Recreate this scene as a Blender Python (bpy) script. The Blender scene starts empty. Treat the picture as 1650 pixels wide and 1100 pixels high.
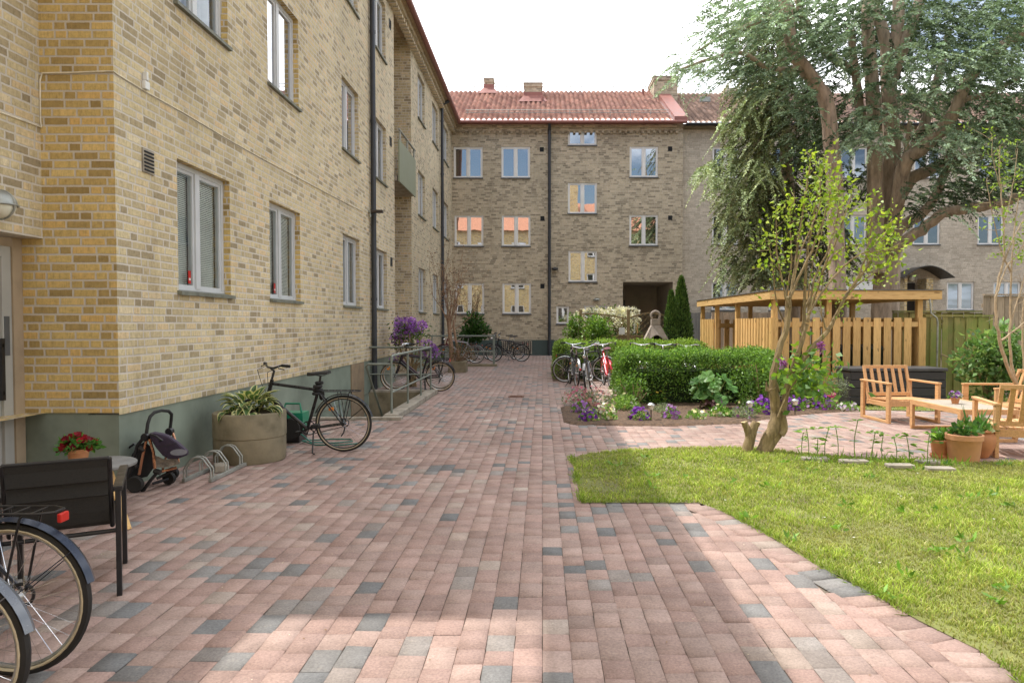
import bpy, math, random
import numpy as np
from mathutils import Vector, Matrix
random.seed(7); rng = np.random.default_rng(11)
S = bpy.context.scene; COL = S.collection
pi = math.pi; R = math.radians
# ------------------------------------------------------------------ camera model (photo is 1650x1100, 24 mm lens)
F, CX, CY, H = 1100.0, 874.0, 550.0, 1.6
TH = math.atan(30/1100)
def ray(px, py):
    a, b = (px-CX)/F, (CY-py)/F
    return (a, math.cos(TH)+b*math.sin(TH), -math.sin(TH)+b*math.cos(TH))
def G(px, py, z=0.0):
    d = ray(px, py); t = (z-H)/d[2]; return (d[0]*t, d[1]*t, z)
def AY(px, py, Y):
    d = ray(px, py); t = Y/d[1]; return (d[0]*t, Y, H+d[2]*t)
def AX(px, py, X):
    d = ray(px, py); t = X/d[0]; return (X, d[1]*t, H+d[2]*t)
def gz(y): return 0.0 if y < 20 else min((y-20)/9.6*0.16, 0.16)
cam = bpy.data.cameras.new("camera"); camo = bpy.data.objects.new("camera", cam); COL.objects.link(camo)
camo.location = (0, 0, H); camo.rotation_euler = (pi/2-TH, 0, 0)
cam.sensor_width = 36; cam.lens = 24; cam.shift_x = -(CX-825)/1650; cam.clip_start = .05; cam.clip_end = 2000
S.camera = camo
S.view_settings.view_transform = 'Standard'; S.view_settings.look = 'None'; S.view_settings.exposure = 0
S.cycles.use_denoising = True; S.cycles.max_bounces = 8; S.cycles.transparent_max_bounces = 12
S.cycles.sample_clamp_indirect = 6
# ------------------------------------------------------------------ node helper
class NB:
    def __init__(s, nt): s.nt = nt; nt.nodes.clear()
    def n(s, t, **kw):
        x = s.nt.nodes.new(t)
        for k, v in kw.items(): setattr(x, k, v)
        return x
    def put(s, sock, v):
        if isinstance(v, bpy.types.NodeSocket): s.nt.links.new(v, sock)
        elif v is not None:
            if sock.type == 'RGBA' and len(v) == 3: v = (*v, 1)
            sock.default_value = v
    def m(s, op, *ins, clamp=False):
        x = s.n('ShaderNodeMath', operation=op); x.use_clamp = clamp
        for i, v in enumerate(ins): s.put(x.inputs[i], v)
        return x.outputs[0]
    def vec(s, x, y, z):
        c = s.n('ShaderNodeCombineXYZ')
        for i, v in enumerate((x, y, z)): s.put(c.inputs[i], v)
        return c.outputs[0]
    def mix(s, f, a, b, mode='MIX'):
        x = s.n('ShaderNodeMix', data_type='RGBA', blend_type=mode); x.clamp_factor = True
        s.put(x.inputs[0], f); s.put(x.inputs[6], a); s.put(x.inputs[7], b)
        return x.outputs[2]
    def ramp(s, f, stops, interp='LINEAR'):
        x = s.n('ShaderNodeValToRGB'); e = x.color_ramp.elements; x.color_ramp.interpolation = interp
        while len(e) < len(stops): e.new(0.5)
        for i, (p, c) in enumerate(stops):
            e[i].position = p; e[i].color = (*c, 1) if len(c) == 3 else c
        s.put(x.inputs[0], f); return x.outputs[0]
    def noise(s, vecsock, scale, detail=3, rough=.55, dist=0.0):
        x = s.n('ShaderNodeTexNoise'); x.inputs['Scale'].default_value = scale
        x.inputs['Detail'].default_value = detail; x.inputs['Roughness'].default_value = rough
        x.inputs['Distortion'].default_value = dist
        if vecsock is not None: s.put(x.inputs['Vector'], vecsock)
        return x.outputs['Fac']
    def white(s, v, dims='2D'):
        x = s.n('ShaderNodeTexWhiteNoise', noise_dimensions=dims)
        s.put(x.inputs['W' if dims == '1D' else 'Vector'], v); return x.outputs
    def mr(s, v, a, b, c=0., d=1., smooth=True):
        x = s.n('ShaderNodeMapRange'); x.interpolation_type = 'SMOOTHSTEP' if smooth else 'LINEAR'
        for i, q in enumerate((v, a, b, c, d)): s.put(x.inputs[i], q)
        return x.outputs[0]
    def bump(s, h, dist, strength=.6):
        x = s.n('ShaderNodeBump'); x.inputs['Distance'].default_value = dist; x.inputs['Strength'].default_value = strength
        s.put(x.inputs['Height'], h); return x.outputs[0]
    def coord(s, which='Object'):
        return s.n('ShaderNodeTexCoord').outputs[which]
    def sep(s, v):
        x = s.n('ShaderNodeSeparateXYZ'); s.put(x.inputs[0], v); return x.outputs
    def attr(s, name='tint'):
        return s.n('ShaderNodeAttribute', attribute_name=name).outputs['Color']
    def out(s, sh):
        o = s.n('ShaderNodeOutputMaterial'); s.nt.links.new(sh, o.inputs[0])
    def bsdf(s, col, rough=.6, metal=0., normal=None, spec=None):
        b = s.n('ShaderNodeBsdfPrincipled'); s.put(b.inputs['Base Color'], col); s.put(b.inputs['Roughness'], rough)
        b.inputs['Metallic'].default_value = metal
        if spec is not None: b.inputs['Specular IOR Level'].default_value = spec
        if normal is not None: s.put(b.inputs['Normal'], normal)
        return b.outputs[0]
def newmat(name):
    m = bpy.data.materials.new(name); m.use_nodes = True; return m, NB(m.node_tree)
def lin(r, g, b):
    return tuple(((c/255)/12.92 if c/255 < .04045 else ((c/255+.055)/1.055)**2.4) for c in (r, g, b))
def simple(name, col, rough=.6, metal=0., nscale=8., namt=.25, bump=0., stretch=(1, 1, 1), dark=None, spec=None):
    m, b = newmat(name)
    co = b.coord(); mp = b.n('ShaderNodeMapping'); mp.inputs['Scale'].default_value = stretch; b.put(mp.inputs[0], co)
    nz = b.noise(mp.outputs[0], nscale, 5, .6)
    d = dark or tuple(c*(1-namt*1.6) for c in col); l = tuple(min(1, c*(1+namt)) for c in col)
    c = b.ramp(nz, [(.25, d), (.5, col), (.78, l)])
    c = b.mix(1., c, b.attr(), 'MULTIPLY')
    nr = b.bump(b.noise(mp.outputs[0], nscale*5, 4, .6), bump, .5) if bump else None
    rr = b.mr(nz, .2, .8, max(0.02, rough-.1), min(1, rough+.1))
    b.out(b.bsdf(c, rr, metal, nr, spec)); return m
def woodmat(name, col, dark, scale=1.0, axis=2, rough=.6, knots=True, stain=None):
    m, b = newmat(name)
    st = [14*scale]*3; st[axis] = 1.1*scale
    mp = b.n('ShaderNodeMapping'); mp.inputs['Scale'].default_value = st; b.put(mp.inputs[0], b.coord())
    g = b.noise(mp.outputs[0], 3.2, 6, .62, .6); g2 = b.noise(mp.outputs[0], 14, 3, .6)
    c = b.ramp(g, [(.3, dark), (.5, col), (.75, tuple(min(1, x*1.12) for x in col))])
    c = b.mix(b.mr(g2, .55, .75, 0, .25), c, dark)
    if knots:
        st2 = [6]*3; st2[axis] = 2.6
        mp2 = b.n('ShaderNodeMapping'); mp2.inputs['Scale'].default_value = st2; b.put(mp2.inputs[0], b.coord())
        k = b.noise(mp2.outputs[0], 2.0, 1, .3)
        c = b.mix(b.mr(k, .70, .76, 0, .7), c, tuple(x*.35 for x in dark))
    if stain:
        k = b.noise(b.coord(), 1.6, 4, .6); c = b.mix(b.mr(k, .38, .62, 0, .85), c, stain)
    c = b.mix(1., c, b.attr(), 'MULTIPLY')
    b.out(b.bsdf(c, rough, 0, b.bump(g, .003, .5))); return m
def leafmat(name, trans=.4, rough=.45, spec=.4):
    m, b = newmat(name)
    c = b.attr(); nz = b.noise(b.coord(), 9, 2)
    c = b.mix(1., c, b.ramp(nz, [(.3, (.75,)*3), (.7, (1.2, 1.2, 1.1))]), 'MULTIPLY')
    p = b.bsdf(c, rough, spec=spec)
    t = b.n('ShaderNodeBsdfTranslucent'); b.put(t.inputs[0], b.mix(1., c, (1.25, 1.2, .7, 1), 'MULTIPLY'))
    mx = b.n('ShaderNodeMixShader'); mx.inputs[0].default_value = trans
    b.nt.links.new(p, mx.inputs[1]); b.nt.links.new(t.outputs[0], mx.inputs[2]); b.out(mx.outputs[0]); return m
def brickmat(name, stops, mortar, course=.08, near=None, cs=(.246, .123), streak=.35, edge=(.0045, .008)):
    m, b = newmat(name)
    geo = b.n('ShaderNodeNewGeometry'); nx, ny, nz_ = b.sep(geo.outputs['True Normal'])
    co = b.coord(); X, Y, Z = b.sep(co)
    wn = b.noise(co, 14, 2); wob = b.m('MULTIPLY', b.m('SUBTRACT', wn, .5), .008)
    ax = b.m('GREATER_THAN', b.m('ABSOLUTE', nx), .6); az = b.m('GREATER_THAN', b.m('ABSOLUTE', nz_), .6)
    u = b.m('ADD', b.m('MULTIPLY', Y, ax), b.m('MULTIPLY', X, b.m('SUBTRACT', 1., ax)))
    v = b.m('ADD', Z, b.m('MULTIPLY', az, b.m('MULTIPLY', Y, 1.0)))
    v = b.m('ADD', v, wob); u = b.m('ADD', u, wob)
    s_, h_ = cs; P = 2*s_+h_
    row = b.m('FLOOR', b.m('DIVIDE', v, course)); fv = b.m('SUBTRACT', v, b.m('MULTIPLY', row, course))
    us = b.m('ADD', u, b.m('MULTIPLY', b.white(row, '1D')[0], P*3.7))
    us = b.m('ADD', us, b.m('MULTIPLY', b.m('MODULO', row, 2.), s_*.5))
    k = b.m('FLOOR', b.m('DIVIDE', us, P)); t = b.m('SUBTRACT', us, b.m('MULTIPLY', k, P))
    a = b.m('GREATER_THAN', t, s_); bb = b.m('GREATER_THAN', t, 2*s_); ab = b.m('ADD', a, bb)
    idn = b.m('ADD', b.m('MULTIPLY', k, 3.), ab)
    loc = b.m('SUBTRACT', t, b.m('MULTIPLY', ab, s_)); wid = b.m('SUBTRACT', s_, b.m('MULTIPLY', bb, s_-h_))
    du = b.m('MINIMUM', loc, b.m('SUBTRACT', wid, loc)); dv = b.m('MINIMUM', fv, b.m('SUBTRACT', course, fv))
    d = b.m('MINIMUM', du, dv); d = b.m('ADD', d, b.m('MULTIPLY', b.m('SUBTRACT', b.noise(co, 60, 3), .5), .007))
    mask = b.mr(d, edge[0], edge[1])
    wo = b.white(b.vec(idn, row, 0.), '2D')
    c = b.ramp(wo[0], stops)
    if near:
        c = b.mix(b.mr(Y, near[0], near[1], .75, 0.), c, b.mix(1., c, near[2], 'MULTIPLY'))
        c = b.mix(b.m('MULTIPLY', b.m('SUBTRACT', 1., ax), b.mr(Y, 6.0, 9.0, 1., 0.)), c, b.mix(1., c, (1.05, .93, .60, 1), 'MULTIPLY'))
    mp = b.n('ShaderNodeMapping'); mp.inputs['Scale'].default_value = (34, 34, 5); b.put(mp.inputs[0], co)
    stn = b.noise(mp.outputs[0], 1.6, 4, .7)
    c = b.mix(b.mr(stn, .45, .72, 0, streak), c, (.22, .16, .08, 1))
    c = b.mix(1., c, b.ramp(b.noise(co, 22, 4, .65), [(.3, (.80, .79, .76)), (.5, (1, 1, 1)), (.7, (1.14, 1.14, 1.12))]), 'MULTIPLY'); pk = b.noise(co, 70, 2, .6); c = b.mix(b.mr(pk, .67, .74, 0, .6), c, (.10, .075, .05, 1))
    big = b.noise(co, .35, 4, .6)
    mc = b.mix(b.noise(co, 25, 3), tuple(x*.8 for x in mortar), mortar)
    c = b.mix(mask, mc, c)
    c = b.mix(1., c, b.ramp(big, [(.3, (.84, .83, .81)), (.7, (1.06, 1.05, 1.04))]), 'MULTIPLY')
    mp3 = b.n('ShaderNodeMapping'); mp3.inputs['Scale'].default_value = (1.6, 1.6, .22); b.put(mp3.inputs[0], co)
    c = b.mix(b.mr(b.noise(mp3.outputs[0], 1.6, 4, .65), .52, .72, 0, .34), c, b.mix(1., c, (.62, .58, .54, 1), 'MULTIPLY'))
    hgt = b.m('ADD', mask, b.m('MULTIPLY', stn, .5))
    b.out(b.bsdf(c, .88, 0, b.bump(hgt, .007, .7), spec=.25)); return m
# ------------------------------------------------------------------ mesh builder
def rotz(p, a, c=(0, 0)):
    x, y = p[0]-c[0], p[1]-c[1]; ca, sa = math.cos(a), math.sin(a)
    return (c[0]+x*ca-y*sa, c[1]+x*sa+y*ca, p[2])
WL = {}
class MB:
    def __init__(s): s.v = []; s.f = []; s.c = []; s.tint = (1, 1, 1); s.xf = None
    def add(s, vs, fs):
        o = len(s.v)
        if s.xf: vs = [s.xf(p) for p in vs]
        s.v += [tuple(p) for p in vs]; s.c += [s.tint]*len(vs); s.f += [tuple(i+o for i in f) for f in fs]; return s
    def quad(s, *p): return s.add(p, [tuple(range(len(p)))])
    def box(s, x0, x1, y0, y1, z0, z1, rot=None):
        vs = [(x, y, z) for z in (z0, z1) for y in (y0, y1) for x in (x0, x1)]
        if rot: vs = [rotz(p, rot[0], rot[1]) for p in vs]
        return s.add(vs, [(0, 2, 3, 1), (4, 5, 7, 6), (0, 1, 5, 4), (2, 6, 7, 3), (0, 4, 6, 2), (1, 3, 7, 5)])
    def bar(s, p, q, w, h, up=(0, 0, 1)):
        p, q = Vector(p), Vector(q); d = (q-p).normalized(); up = Vector(up)
        if abs(d.dot(up)) > .98: up = Vector((0, 1, 0))
        sd = d.cross(up).normalized()*w/2; u = sd.cross(d).normalized()*h/2
        vs = [a+x*sd+y*u for a in (p, q) for x, y in ((-1, -1), (1, -1), (1, 1), (-1, 1))]
        return s.add(vs, [(3, 2, 1, 0), (4, 5, 6, 7), (0, 1, 5, 4), (1, 2, 6, 5), (2, 3, 7, 6), (3, 0, 4, 7)])
    def tube(s, pts, r, n=8, closed=False):
        pts = [Vector(p) for p in pts]; k = len(pts)
        rs = list(r) if hasattr(r, '__len__') else [r]*k
        T = []
        for i in range(k):
            a = pts[(i-1) % k] if (closed or i) else pts[0]; b = pts[(i+1) % k] if (closed or i < k-1) else pts[-1]
            t = (b-a); T.append(t.normalized() if t.length > 1e-9 else Vector((0, 0, 1)))
        ref = Vector((0, 0, 1)) if abs(T[0].z) < .9 else Vector((1, 0, 0))
        u = T[0].cross(ref).normalized(); vs = []
        for i in range(k):
            u = (u-T[i]*u.dot(T[i])); u = u.normalized() if u.length > 1e-6 else T[i].orthogonal().normalized()
            w = T[i].cross(u)
            for j in range(n):
                a = 2*pi*j/n; vs.append(pts[i]+rs[i]*(math.cos(a)*u+math.sin(a)*w))
        fs = []
        for i in range(k if closed else k-1):
            i2 = (i+1) % k
            for j in range(n):
                j2 = (j+1) % n; fs.append((i*n+j, i*n+j2, i2*n+j2, i2*n+j))
        if not closed: fs += [tuple(range(n-1, -1, -1)), tuple((k-1)*n+j for j in range(n))]
        return s.add(vs, fs)
    def ring(s, c, R_, r, axis='y', n=40, m=8, a0=0, a1=2*pi):
        full = abs(a1-a0-2*pi) < 1e-6; N = n if full else n+1; pts = []
        for i in range(N):
            a = a0+(a1-a0)*i/n; p = R_*math.cos(a), R_*math.sin(a)
            pts.append({'y': (c[0]+p[0], c[1], c[2]+p[1]), 'z': (c[0]+p[0], c[1]+p[1], c[2]), 'x': (c[0], c[1]+p[0], c[2]+p[1])}[axis])
        return s.tube(pts, r, m, full)
    def lathe(s, prof, c=(0, 0, 0), n=28, axis='z', jit=0):
        k = len(prof); vs = []
        for r, z in prof:
            for j in range(n):
                a = 2*pi*j/n; x, y = r*math.cos(a), r*math.sin(a)
                vs.append((c[0]+x, c[1]+y, c[2]+z) if axis == 'z' else (c[0]+x, c[1]+z, c[2]+y) if axis == 'y' else (c[0]+z, c[1]+x, c[2]+y))
        fs = [(i*n+j, i*n+(j+1) % n, (i+1)*n+(j+1) % n, (i+1)*n+j) for i in range(k-1) for j in range(n)]
        if prof[0][0] > 1e-6: fs.append(tuple(range(n-1, -1, -1)))
        if prof[-1][0] > 1e-6: fs.append(tuple((k-1)*n+j for j in range(n)))
        return s.add(vs, fs)
    def ball(s, c, r, n=14, m=9, sq=(1, 1, 1)):
        vs = []; fs = []
        for i in range(m+1):
            th = pi*i/m
            for j in range(n):
                a = 2*pi*j/n; vs.append((c[0]+sq[0]*r*math.sin(th)*math.cos(a), c[1]+sq[1]*r*math.sin(th)*math.sin(a), c[2]+sq[2]*r*math.cos(th)))
        for i in range(m):
            for j in range(n): fs.append((i*n+j, i*n+(j+1) % n, (i+1)*n+(j+1) % n, (i+1)*n+j))
        return s.add(vs, fs)
    def strip(s, pts, sides):   # ribbon: each point p with side vector sd, slightly crowned
        vs = []; n = len(pts)
        for p, (sd, crown) in zip(pts, sides):
            p, sd, cr = Vector(p), Vector(sd), Vector(crown); vs += [p-sd, p+cr, p+sd]
        fs = []
        for i in range(n-1):
            for j in (0, 1): fs.append((i*3+j, i*3+j+1, (i+1)*3+j+1, (i+1)*3+j))
        return s.add(vs, fs)
    def build(s, name, mat, parent=None, smooth=False, bevel=0, world=False, kind=None):
        me = bpy.data.meshes.new(name)
        v = s.v
        if world and parent is not None:
            o = WL.get(parent.name, (0, 0, 0)); v = [(p[0]-o[0], p[1]-o[1], p[2]-o[2]) for p in v]
        me.from_pydata(v, [], s.f); me.validate()
        at = me.attributes.new('tint', 'FLOAT_COLOR', 'POINT')
        at.data.foreach_set('color', np.array([(*c, 1) for c in s.c], dtype=np.float32).ravel())
        if smooth: me.polygons.foreach_set('use_smooth', [True]*len(me.polygons))
        me.materials.append(mat)
        o = bpy.data.objects.new(name, me); COL.objects.link(o); o.parent = parent
        WL[o.name] = WL.get(parent.name, (0, 0, 0)) if (parent is not None and world) else (0, 0, 0)
        if smooth:
            try: me.set_sharp_from_angle(angle=R(38))
            except Exception: pass
        if bevel:
            b = o.modifiers.new('bevel', 'BEVEL'); b.width = bevel; b.segments = 2; b.limit_method = 'ANGLE'; b.angle_limit = R(40)
        if kind: o['kind'] = kind
        return o
def tag(o, label, cat, group=None, kind=None):
    o['label'] = label; o['category'] = cat
    if group: o['group'] = group
    if kind: o['kind'] = kind
    return o
def thing(name, label, cat, loc=(0, 0, 0), rz=0.0, group=None, lean=None):
    o = bpy.data.objects.new(name, None); COL.objects.link(o); o.empty_display_size = .2
    o.location = loc; o.rotation_euler = (lean or 0, 0, rz); WL[o.name] = tuple(loc)
    return tag(o, label, cat, group)
def npmesh(name, V, nper, C, mat, parent=None, kind=None, faces=None, world=True, smooth=False):
    V = np.asarray(V, dtype=np.float32).reshape(-1, 3).copy()
    if world and parent is not None: V -= np.array(WL.get(parent.name, (0, 0, 0)), dtype=np.float32)
    me = bpy.data.meshes.new(name); n = len(V); me.vertices.add(n); me.vertices.foreach_set('co', V.ravel())
    if faces is None: li = np.arange(n, dtype=np.int32); nf = n//nper; k = nper
    else: faces = np.asarray(faces, dtype=np.int32); nf, k = faces.shape; li = faces.ravel()
    me.loops.add(len(li)); me.loops.foreach_set('vertex_index', li)
    me.polygons.add(nf); me.polygons.foreach_set('loop_start', np.arange(0, nf*k, k, dtype=np.int32))
    me.update(calc_edges=True)
    C = np.asarray(C, dtype=np.float32)
    if len(C) != n: C = np.repeat(C, n//len(C), axis=0)
    at = me.attributes.new('tint', 'FLOAT_COLOR', 'POINT')
    at.data.foreach_set('color', np.hstack([C, np.ones((n, 1), np.float32)]).ravel())
    if smooth: me.polygons.foreach_set('use_smooth', [True]*nf)
    me.materials.append(mat)
    o = bpy.data.objects.new(name, me); COL.objects.link(o); o.parent = parent
    if kind: o['kind'] = kind
    return o
def unit(a): a = np.asarray(a, float); return a/np.maximum(np.linalg.norm(a, axis=-1, keepdims=True), 1e-9)
def leaves(name, P, D, L, W, C, mat, parent=None, side=None, fold=.12, shape=.5, kind=None):
    P = np.asarray(P, float); n = len(P); D = unit(np.asarray(D, float))
    if side is None: side = rng.normal(size=(n, 3))
    Sd = unit(np.cross(D, side)); Nn = np.cross(Sd, D)
    L = np.broadcast_to(L, (n,))[:, None]; W = np.broadcast_to(W, (n,))[:, None]
    mid = P+D*L*shape
    V = np.stack([P, mid+Sd*W/2+Nn*W*fold, P+D*L, mid-Sd*W/2+Nn*W*fold], axis=1)
    return npmesh(name, V, 4, np.asarray(C), mat, parent, kind)
def rcol(n, cols, jit=.18, w=None):
    cols = np.array(cols); i = rng.choice(len(cols), n, p=w); c = cols[i]*(1+rng.normal(size=(n, 1))*jit)
    return np.clip(c, .004, 1)
def inpoly(P, poly):
    x, y = P[:, 0], P[:, 1]; r = np.zeros(len(P), bool); n = len(poly); j = n-1
    for i in range(n):
        xi, yi = poly[i][:2]; xj, yj = poly[j][:2]
        c = ((yi > y) != (yj > y)) & (x < (xj-xi)*(y-yi)/(yj-yi+1e-12)+xi); r ^= c; j = i
    return r
# ------------------------------------------------------------------ materials
STL = [(0, (.34, .28, .19)), (.12, (.44, .365, .245)), (.30, (.55, .46, .305)), (.55, (.63, .535, .35)), (.75, (.67, .57, .375)), (.9, (.69, .53, .335)), (1, (.73, .645, .47))]
STB = [(0, (.27, .23, .17)), (.2, (.39, .33, .245)), (.45, (.50, .425, .315)), (.75, (.57, .485, .36)), (1, (.63, .54, .40))]
STG = [(0, (.48, .42, .345)), (.4, (.57, .505, .42)), (1, (.65, .58, .485))]
M_BRICK = brickmat('yellow_brick', STL, (.70, .64, .55), near=(5.0, 14., (1.02, 1.0, .91, 1)), edge=(.0072, .0115), cs=(.232, .115))
M_BRICKB = brickmat('tan_brick', STB, (.60, .54, .45), cs=(.232, .115))
M_BRICKG = brickmat('grey_brick', STG, (.45, .40, .33), edge=(.003, .006))
M_PLINTH = simple('green_plinth_paint', (.205, .24, .19), .8, nscale=1.5, namt=.28, bump=.004)
M_PLINTHB = simple('dark_green_plinth_paint', (.06, .085, .08), .8, nscale=3, namt=.15)
M_CONC = simple('concrete', (.33, .29, .235), .9, nscale=6, namt=.35, bump=.006)
M_CONCD = simple('stained_concrete', (.22, .185, .12), .9, nscale=3.0, namt=.42, bump=.008, dark=(.09, .075, .04))
M_FRAME = simple('grey_window_paint', (.56, .57, .58), .45, nscale=3, namt=.06)
M_FRAMEW = simple('white_window_paint', (.78, .765, .74), .5, nscale=3, namt=.06)
M_SILL = simple('dark_sheet_sill', (.10, .105, .11), .5, nscale=5, namt=.2)
M_SILLG = simple('weathered_copper_sill', (.16, .165, .13), .6, nscale=9, namt=.4)
M_DPIPE = simple('dark_downpipe_metal', (.045, .05, .06), .42, .3, nscale=4, namt=.25)
M_REDM = simple('red_sheet_metal', (.27, .11, .09), .5, .1, nscale=3, namt=.2)
M_TILE = simple('red_clay_tile', (.50, .285, .225), .8, nscale=2.2, namt=.22, bump=.003)
M_TILEG = simple('brown_clay_tile', (.36, .25, .20), .85, nscale=2.2, namt=.3, bump=.003)
M_BALC = simple('sage_balcony_sheet', (.25, .27, .19), .5, nscale=2, namt=.08)
M_PLAST = simple('grey_plaster', (.50, .45, .38), .9, nscale=3, namt=.12)
M_BLACK = simple('black_paint', (.018, .018, .02), .35, .1, nscale=12, namt=.3)
M_RUB = simple('black_rubber', (.016, .015, .014), .75, nscale=30, namt=.3)
M_STEEL = simple('brushed_steel', (.50, .50, .49), .35, .85, nscale=20, namt=.2)
M_GALV = simple('galvanised_steel', (.36, .37, .34), .5, .6, nscale=9, namt=.25)
M_RAIL = simple('grey_green_railing_paint', (.20, .225, .195), .55, .1, nscale=7, namt=.2)
M_CHROME = simple('chrome', (.75, .75, .76), .14, 1.0, nscale=5, namt=.05)
M_PINE = woodmat('fresh_pine', (.68, .43, .165), (.47, .25, .08))
M_PINEH = woodmat('fresh_pine_beam', (.68, .44, .18), (.46, .25, .08), axis=0)
M_PINEY = woodmat('fresh_pine_side_beam', (.68, .44, .18), (.46, .25, .08), axis=1)
M_ACAC = woodmat('oiled_garden_wood', (.62, .36, .17), (.44, .23, .09), scale=1.3, axis=1, knots=False)
M_FENCE = woodmat('green_stained_fence', (.33, .27, .085), (.17, .14, .04), stain=(.20, .24, .045))
M_OLDW = woodmat('weathered_grey_boards', (.36, .28, .20), (.19, .15, .10), scale=1.2)
M_TRELW = woodmat('brown_trellis_wood', (.26, .185, .09), (.13, .09, .04), knots=False)
M_TERRA = simple('terracotta', (.52, .225, .10), .8, nscale=5, namt=.2, bump=.003, dark=(.36, .16, .075))
M_TERRAP = simple('pale_terracotta', (.62, .31, .16), .85, nscale=3.5, namt=.18, bump=.003)
M_SOIL = simple('potting_soil', (.06, .04, .025), .95, nscale=30, namt=.5, bump=.02)
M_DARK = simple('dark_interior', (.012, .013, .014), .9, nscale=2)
M_CURT = simple('pale_curtain', (.62, .64, .66), .9, nscale=9, namt=.1, stretch=(1, 1, .05))
M_BLIND = simple('grey_green_blind', (.82, .84, .78), .6, nscale=4, namt=.08)
M_WHITE = simple('white_paint', (.72, .72, .70), .5, nscale=4, namt=.05)
M_RED = simple('red_plastic', (.50, .02, .015), .3, nscale=4, namt=.1)
M_ORANGE = simple('orange_reflector', (.80, .25, .02), .3, nscale=4, namt=.1)
M_LEAF = leafmat('fresh_leaves', .4)
M_CONIF = leafmat('conifer_needles', .14, .6, .2)
M_GRASS = leafmat('grass_blades', .35, .6, .15)
M_PETAL = leafmat('petals', .3, .6, .2)
M_BARK = simple('cedar_bark', (.37, .29, .215), .95, nscale=9, namt=.45, bump=.03, stretch=(1, 1, .25), dark=(.16, .12, .085))
M_BARKL = simple('lilac_bark', (.29, .215, .115), .95, nscale=26, namt=.5, bump=.03, stretch=(1, 1, .22), dark=(.10, .07, .035))
M_TWIG = simple('pale_twig_bark', (.40, .31, .20), .85, nscale=20, namt=.25)
M_BARKC = simple('copper_bark', (.30, .19, .12), .85, nscale=14, namt=.35, bump=.01)
M_CUT = simple('fresh_cut_wood', (.62, .44, .22), .8, nscale=20, namt=.15)
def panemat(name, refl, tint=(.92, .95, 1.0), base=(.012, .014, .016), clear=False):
    m, b = newmat(name)
    g = b.n('ShaderNodeBsdfGlossy'); g.inputs['Roughness'].default_value = .012; b.put(g.inputs['Color'], tint)
    nz = b.noise(b.coord(), 1.1, 2); b.put(g.inputs['Normal'], b.bump(nz, .012, .10))
    if clear:
        d = b.n('ShaderNodeBsdfTransparent'); d.inputs[0].default_value = (.95, .97, .96, 1); d = d.outputs[0]
    else: d = b.bsdf(base, .3)  # opaque dark base stands in for the unlit room behind
    fr = b.n('ShaderNodeFresnel'); fr.inputs['IOR'].default_value = 1.5
    f = b.m('ADD', b.m('MULTIPLY', fr.outputs[0], 1.0), refl, clamp=True)
    mx = b.n('ShaderNodeMixShader'); b.put(mx.inputs[0], f); b.nt.links.new(d, mx.inputs[1]); b.nt.links.new(g.outputs[0], mx.inputs[2])
    b.out(mx.outputs[0]); return m
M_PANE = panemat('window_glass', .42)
M_PANEC = panemat('clear_window_glass', .06, clear=True)
M_GLOBE = simple('opal_glass', (.70, .68, .56), .3, nscale=2, namt=.05)
# ------------------------------------------------------------------ daylight
SUN = Vector((-.45, .25, 1.0)).normalized()     # towards the sun: high, from the back left
EL = math.asin(SUN.z)
W = bpy.data.worlds.new("World"); S.world = W; W.use_nodes = True; b = NB(W.node_tree)
sky = b.n('ShaderNodeTexSky'); sky.sky_type = 'NISHITA'; sky.sun_disc = False
sky.sun_elevation = EL; sky.sun_rotation = math.atan2(SUN.x, SUN.y)
sky.air_density = 1.2; sky.dust_density = .8
bg1 = b.n('ShaderNodeBackground'); b.put(bg1.inputs[0], sky.outputs[0]); bg1.inputs[1].default_value = .15
gen = b.coord('Generated'); gx, gy, gzz = b.sep(gen)
k = b.m('ADD', b.m('MAXIMUM', gzz, 0.), .22)
pv = b.vec(b.m('DIVIDE', gx, k), b.m('DIVIDE', gy, k), 0.)
cl = b.noise(pv, 1.15, 6, .58, .3)
bias = b.m('ADD', cl, b.m('ADD', b.m('MULTIPLY', gy, .10), b.m('MULTIPLY', gx, -.06)))
fac = b.mr(bias, .36, .56)
shade = b.ramp(b.noise(pv, 2.6, 5, .6), [(.3, (.86, .88, .92)), (.65, (1, .995, .985))])
bg2 = b.n('ShaderNodeBackground'); b.put(bg2.inputs[0], shade); bg2.inputs[1].default_value = 3.05
mx = b.n('ShaderNodeMixShader'); b.put(mx.inputs[0], fac); W.node_tree.links.new(bg1.outputs[0], mx.inputs[1]); W.node_tree.links.new(bg2.outputs[0], mx.inputs[2])
wo = b.n('ShaderNodeOutputWorld'); W.node_tree.links.new(mx.outputs[0], wo.inputs[0])
sl = bpy.data.lights.new('sun', 'SUN'); so = bpy.data.objects.new('sun', sl); COL.objects.link(so)
sl.energy = 5.0; sl.angle = R(.55); sl.color = (1, .955, .89)
so.rotation_euler = SUN.to_track_quat('Z', 'Y').to_euler(); so.location = (-10, 6, 25)
# ------------------------------------------------------------------ ground
PIT = (-4.0, -2.66, 11.38, 15.7)
mb = MB(); xs = [-400, PIT[0], PIT[1], 400]; ys = [-400, PIT[2], PIT[3], 20, 29.6, 400]
for i in range(3):
    for j in range(5):
        if i == 1 and j == 1: continue
        mb.quad((xs[i], ys[j], gz(ys[j])-.016), (xs[i+1], ys[j], gz(ys[j])-.016), (xs[i+1], ys[j+1], gz(ys[j+1])-.016), (xs[i], ys[j+1], gz(ys[j+1])-.016))
M_GROUND = simple('sandy_joint_soil', (.17, .135, .10), .95, nscale=60, namt=.45, bump=.01)
mb.build('ground', M_GROUND, kind='structure')
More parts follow.
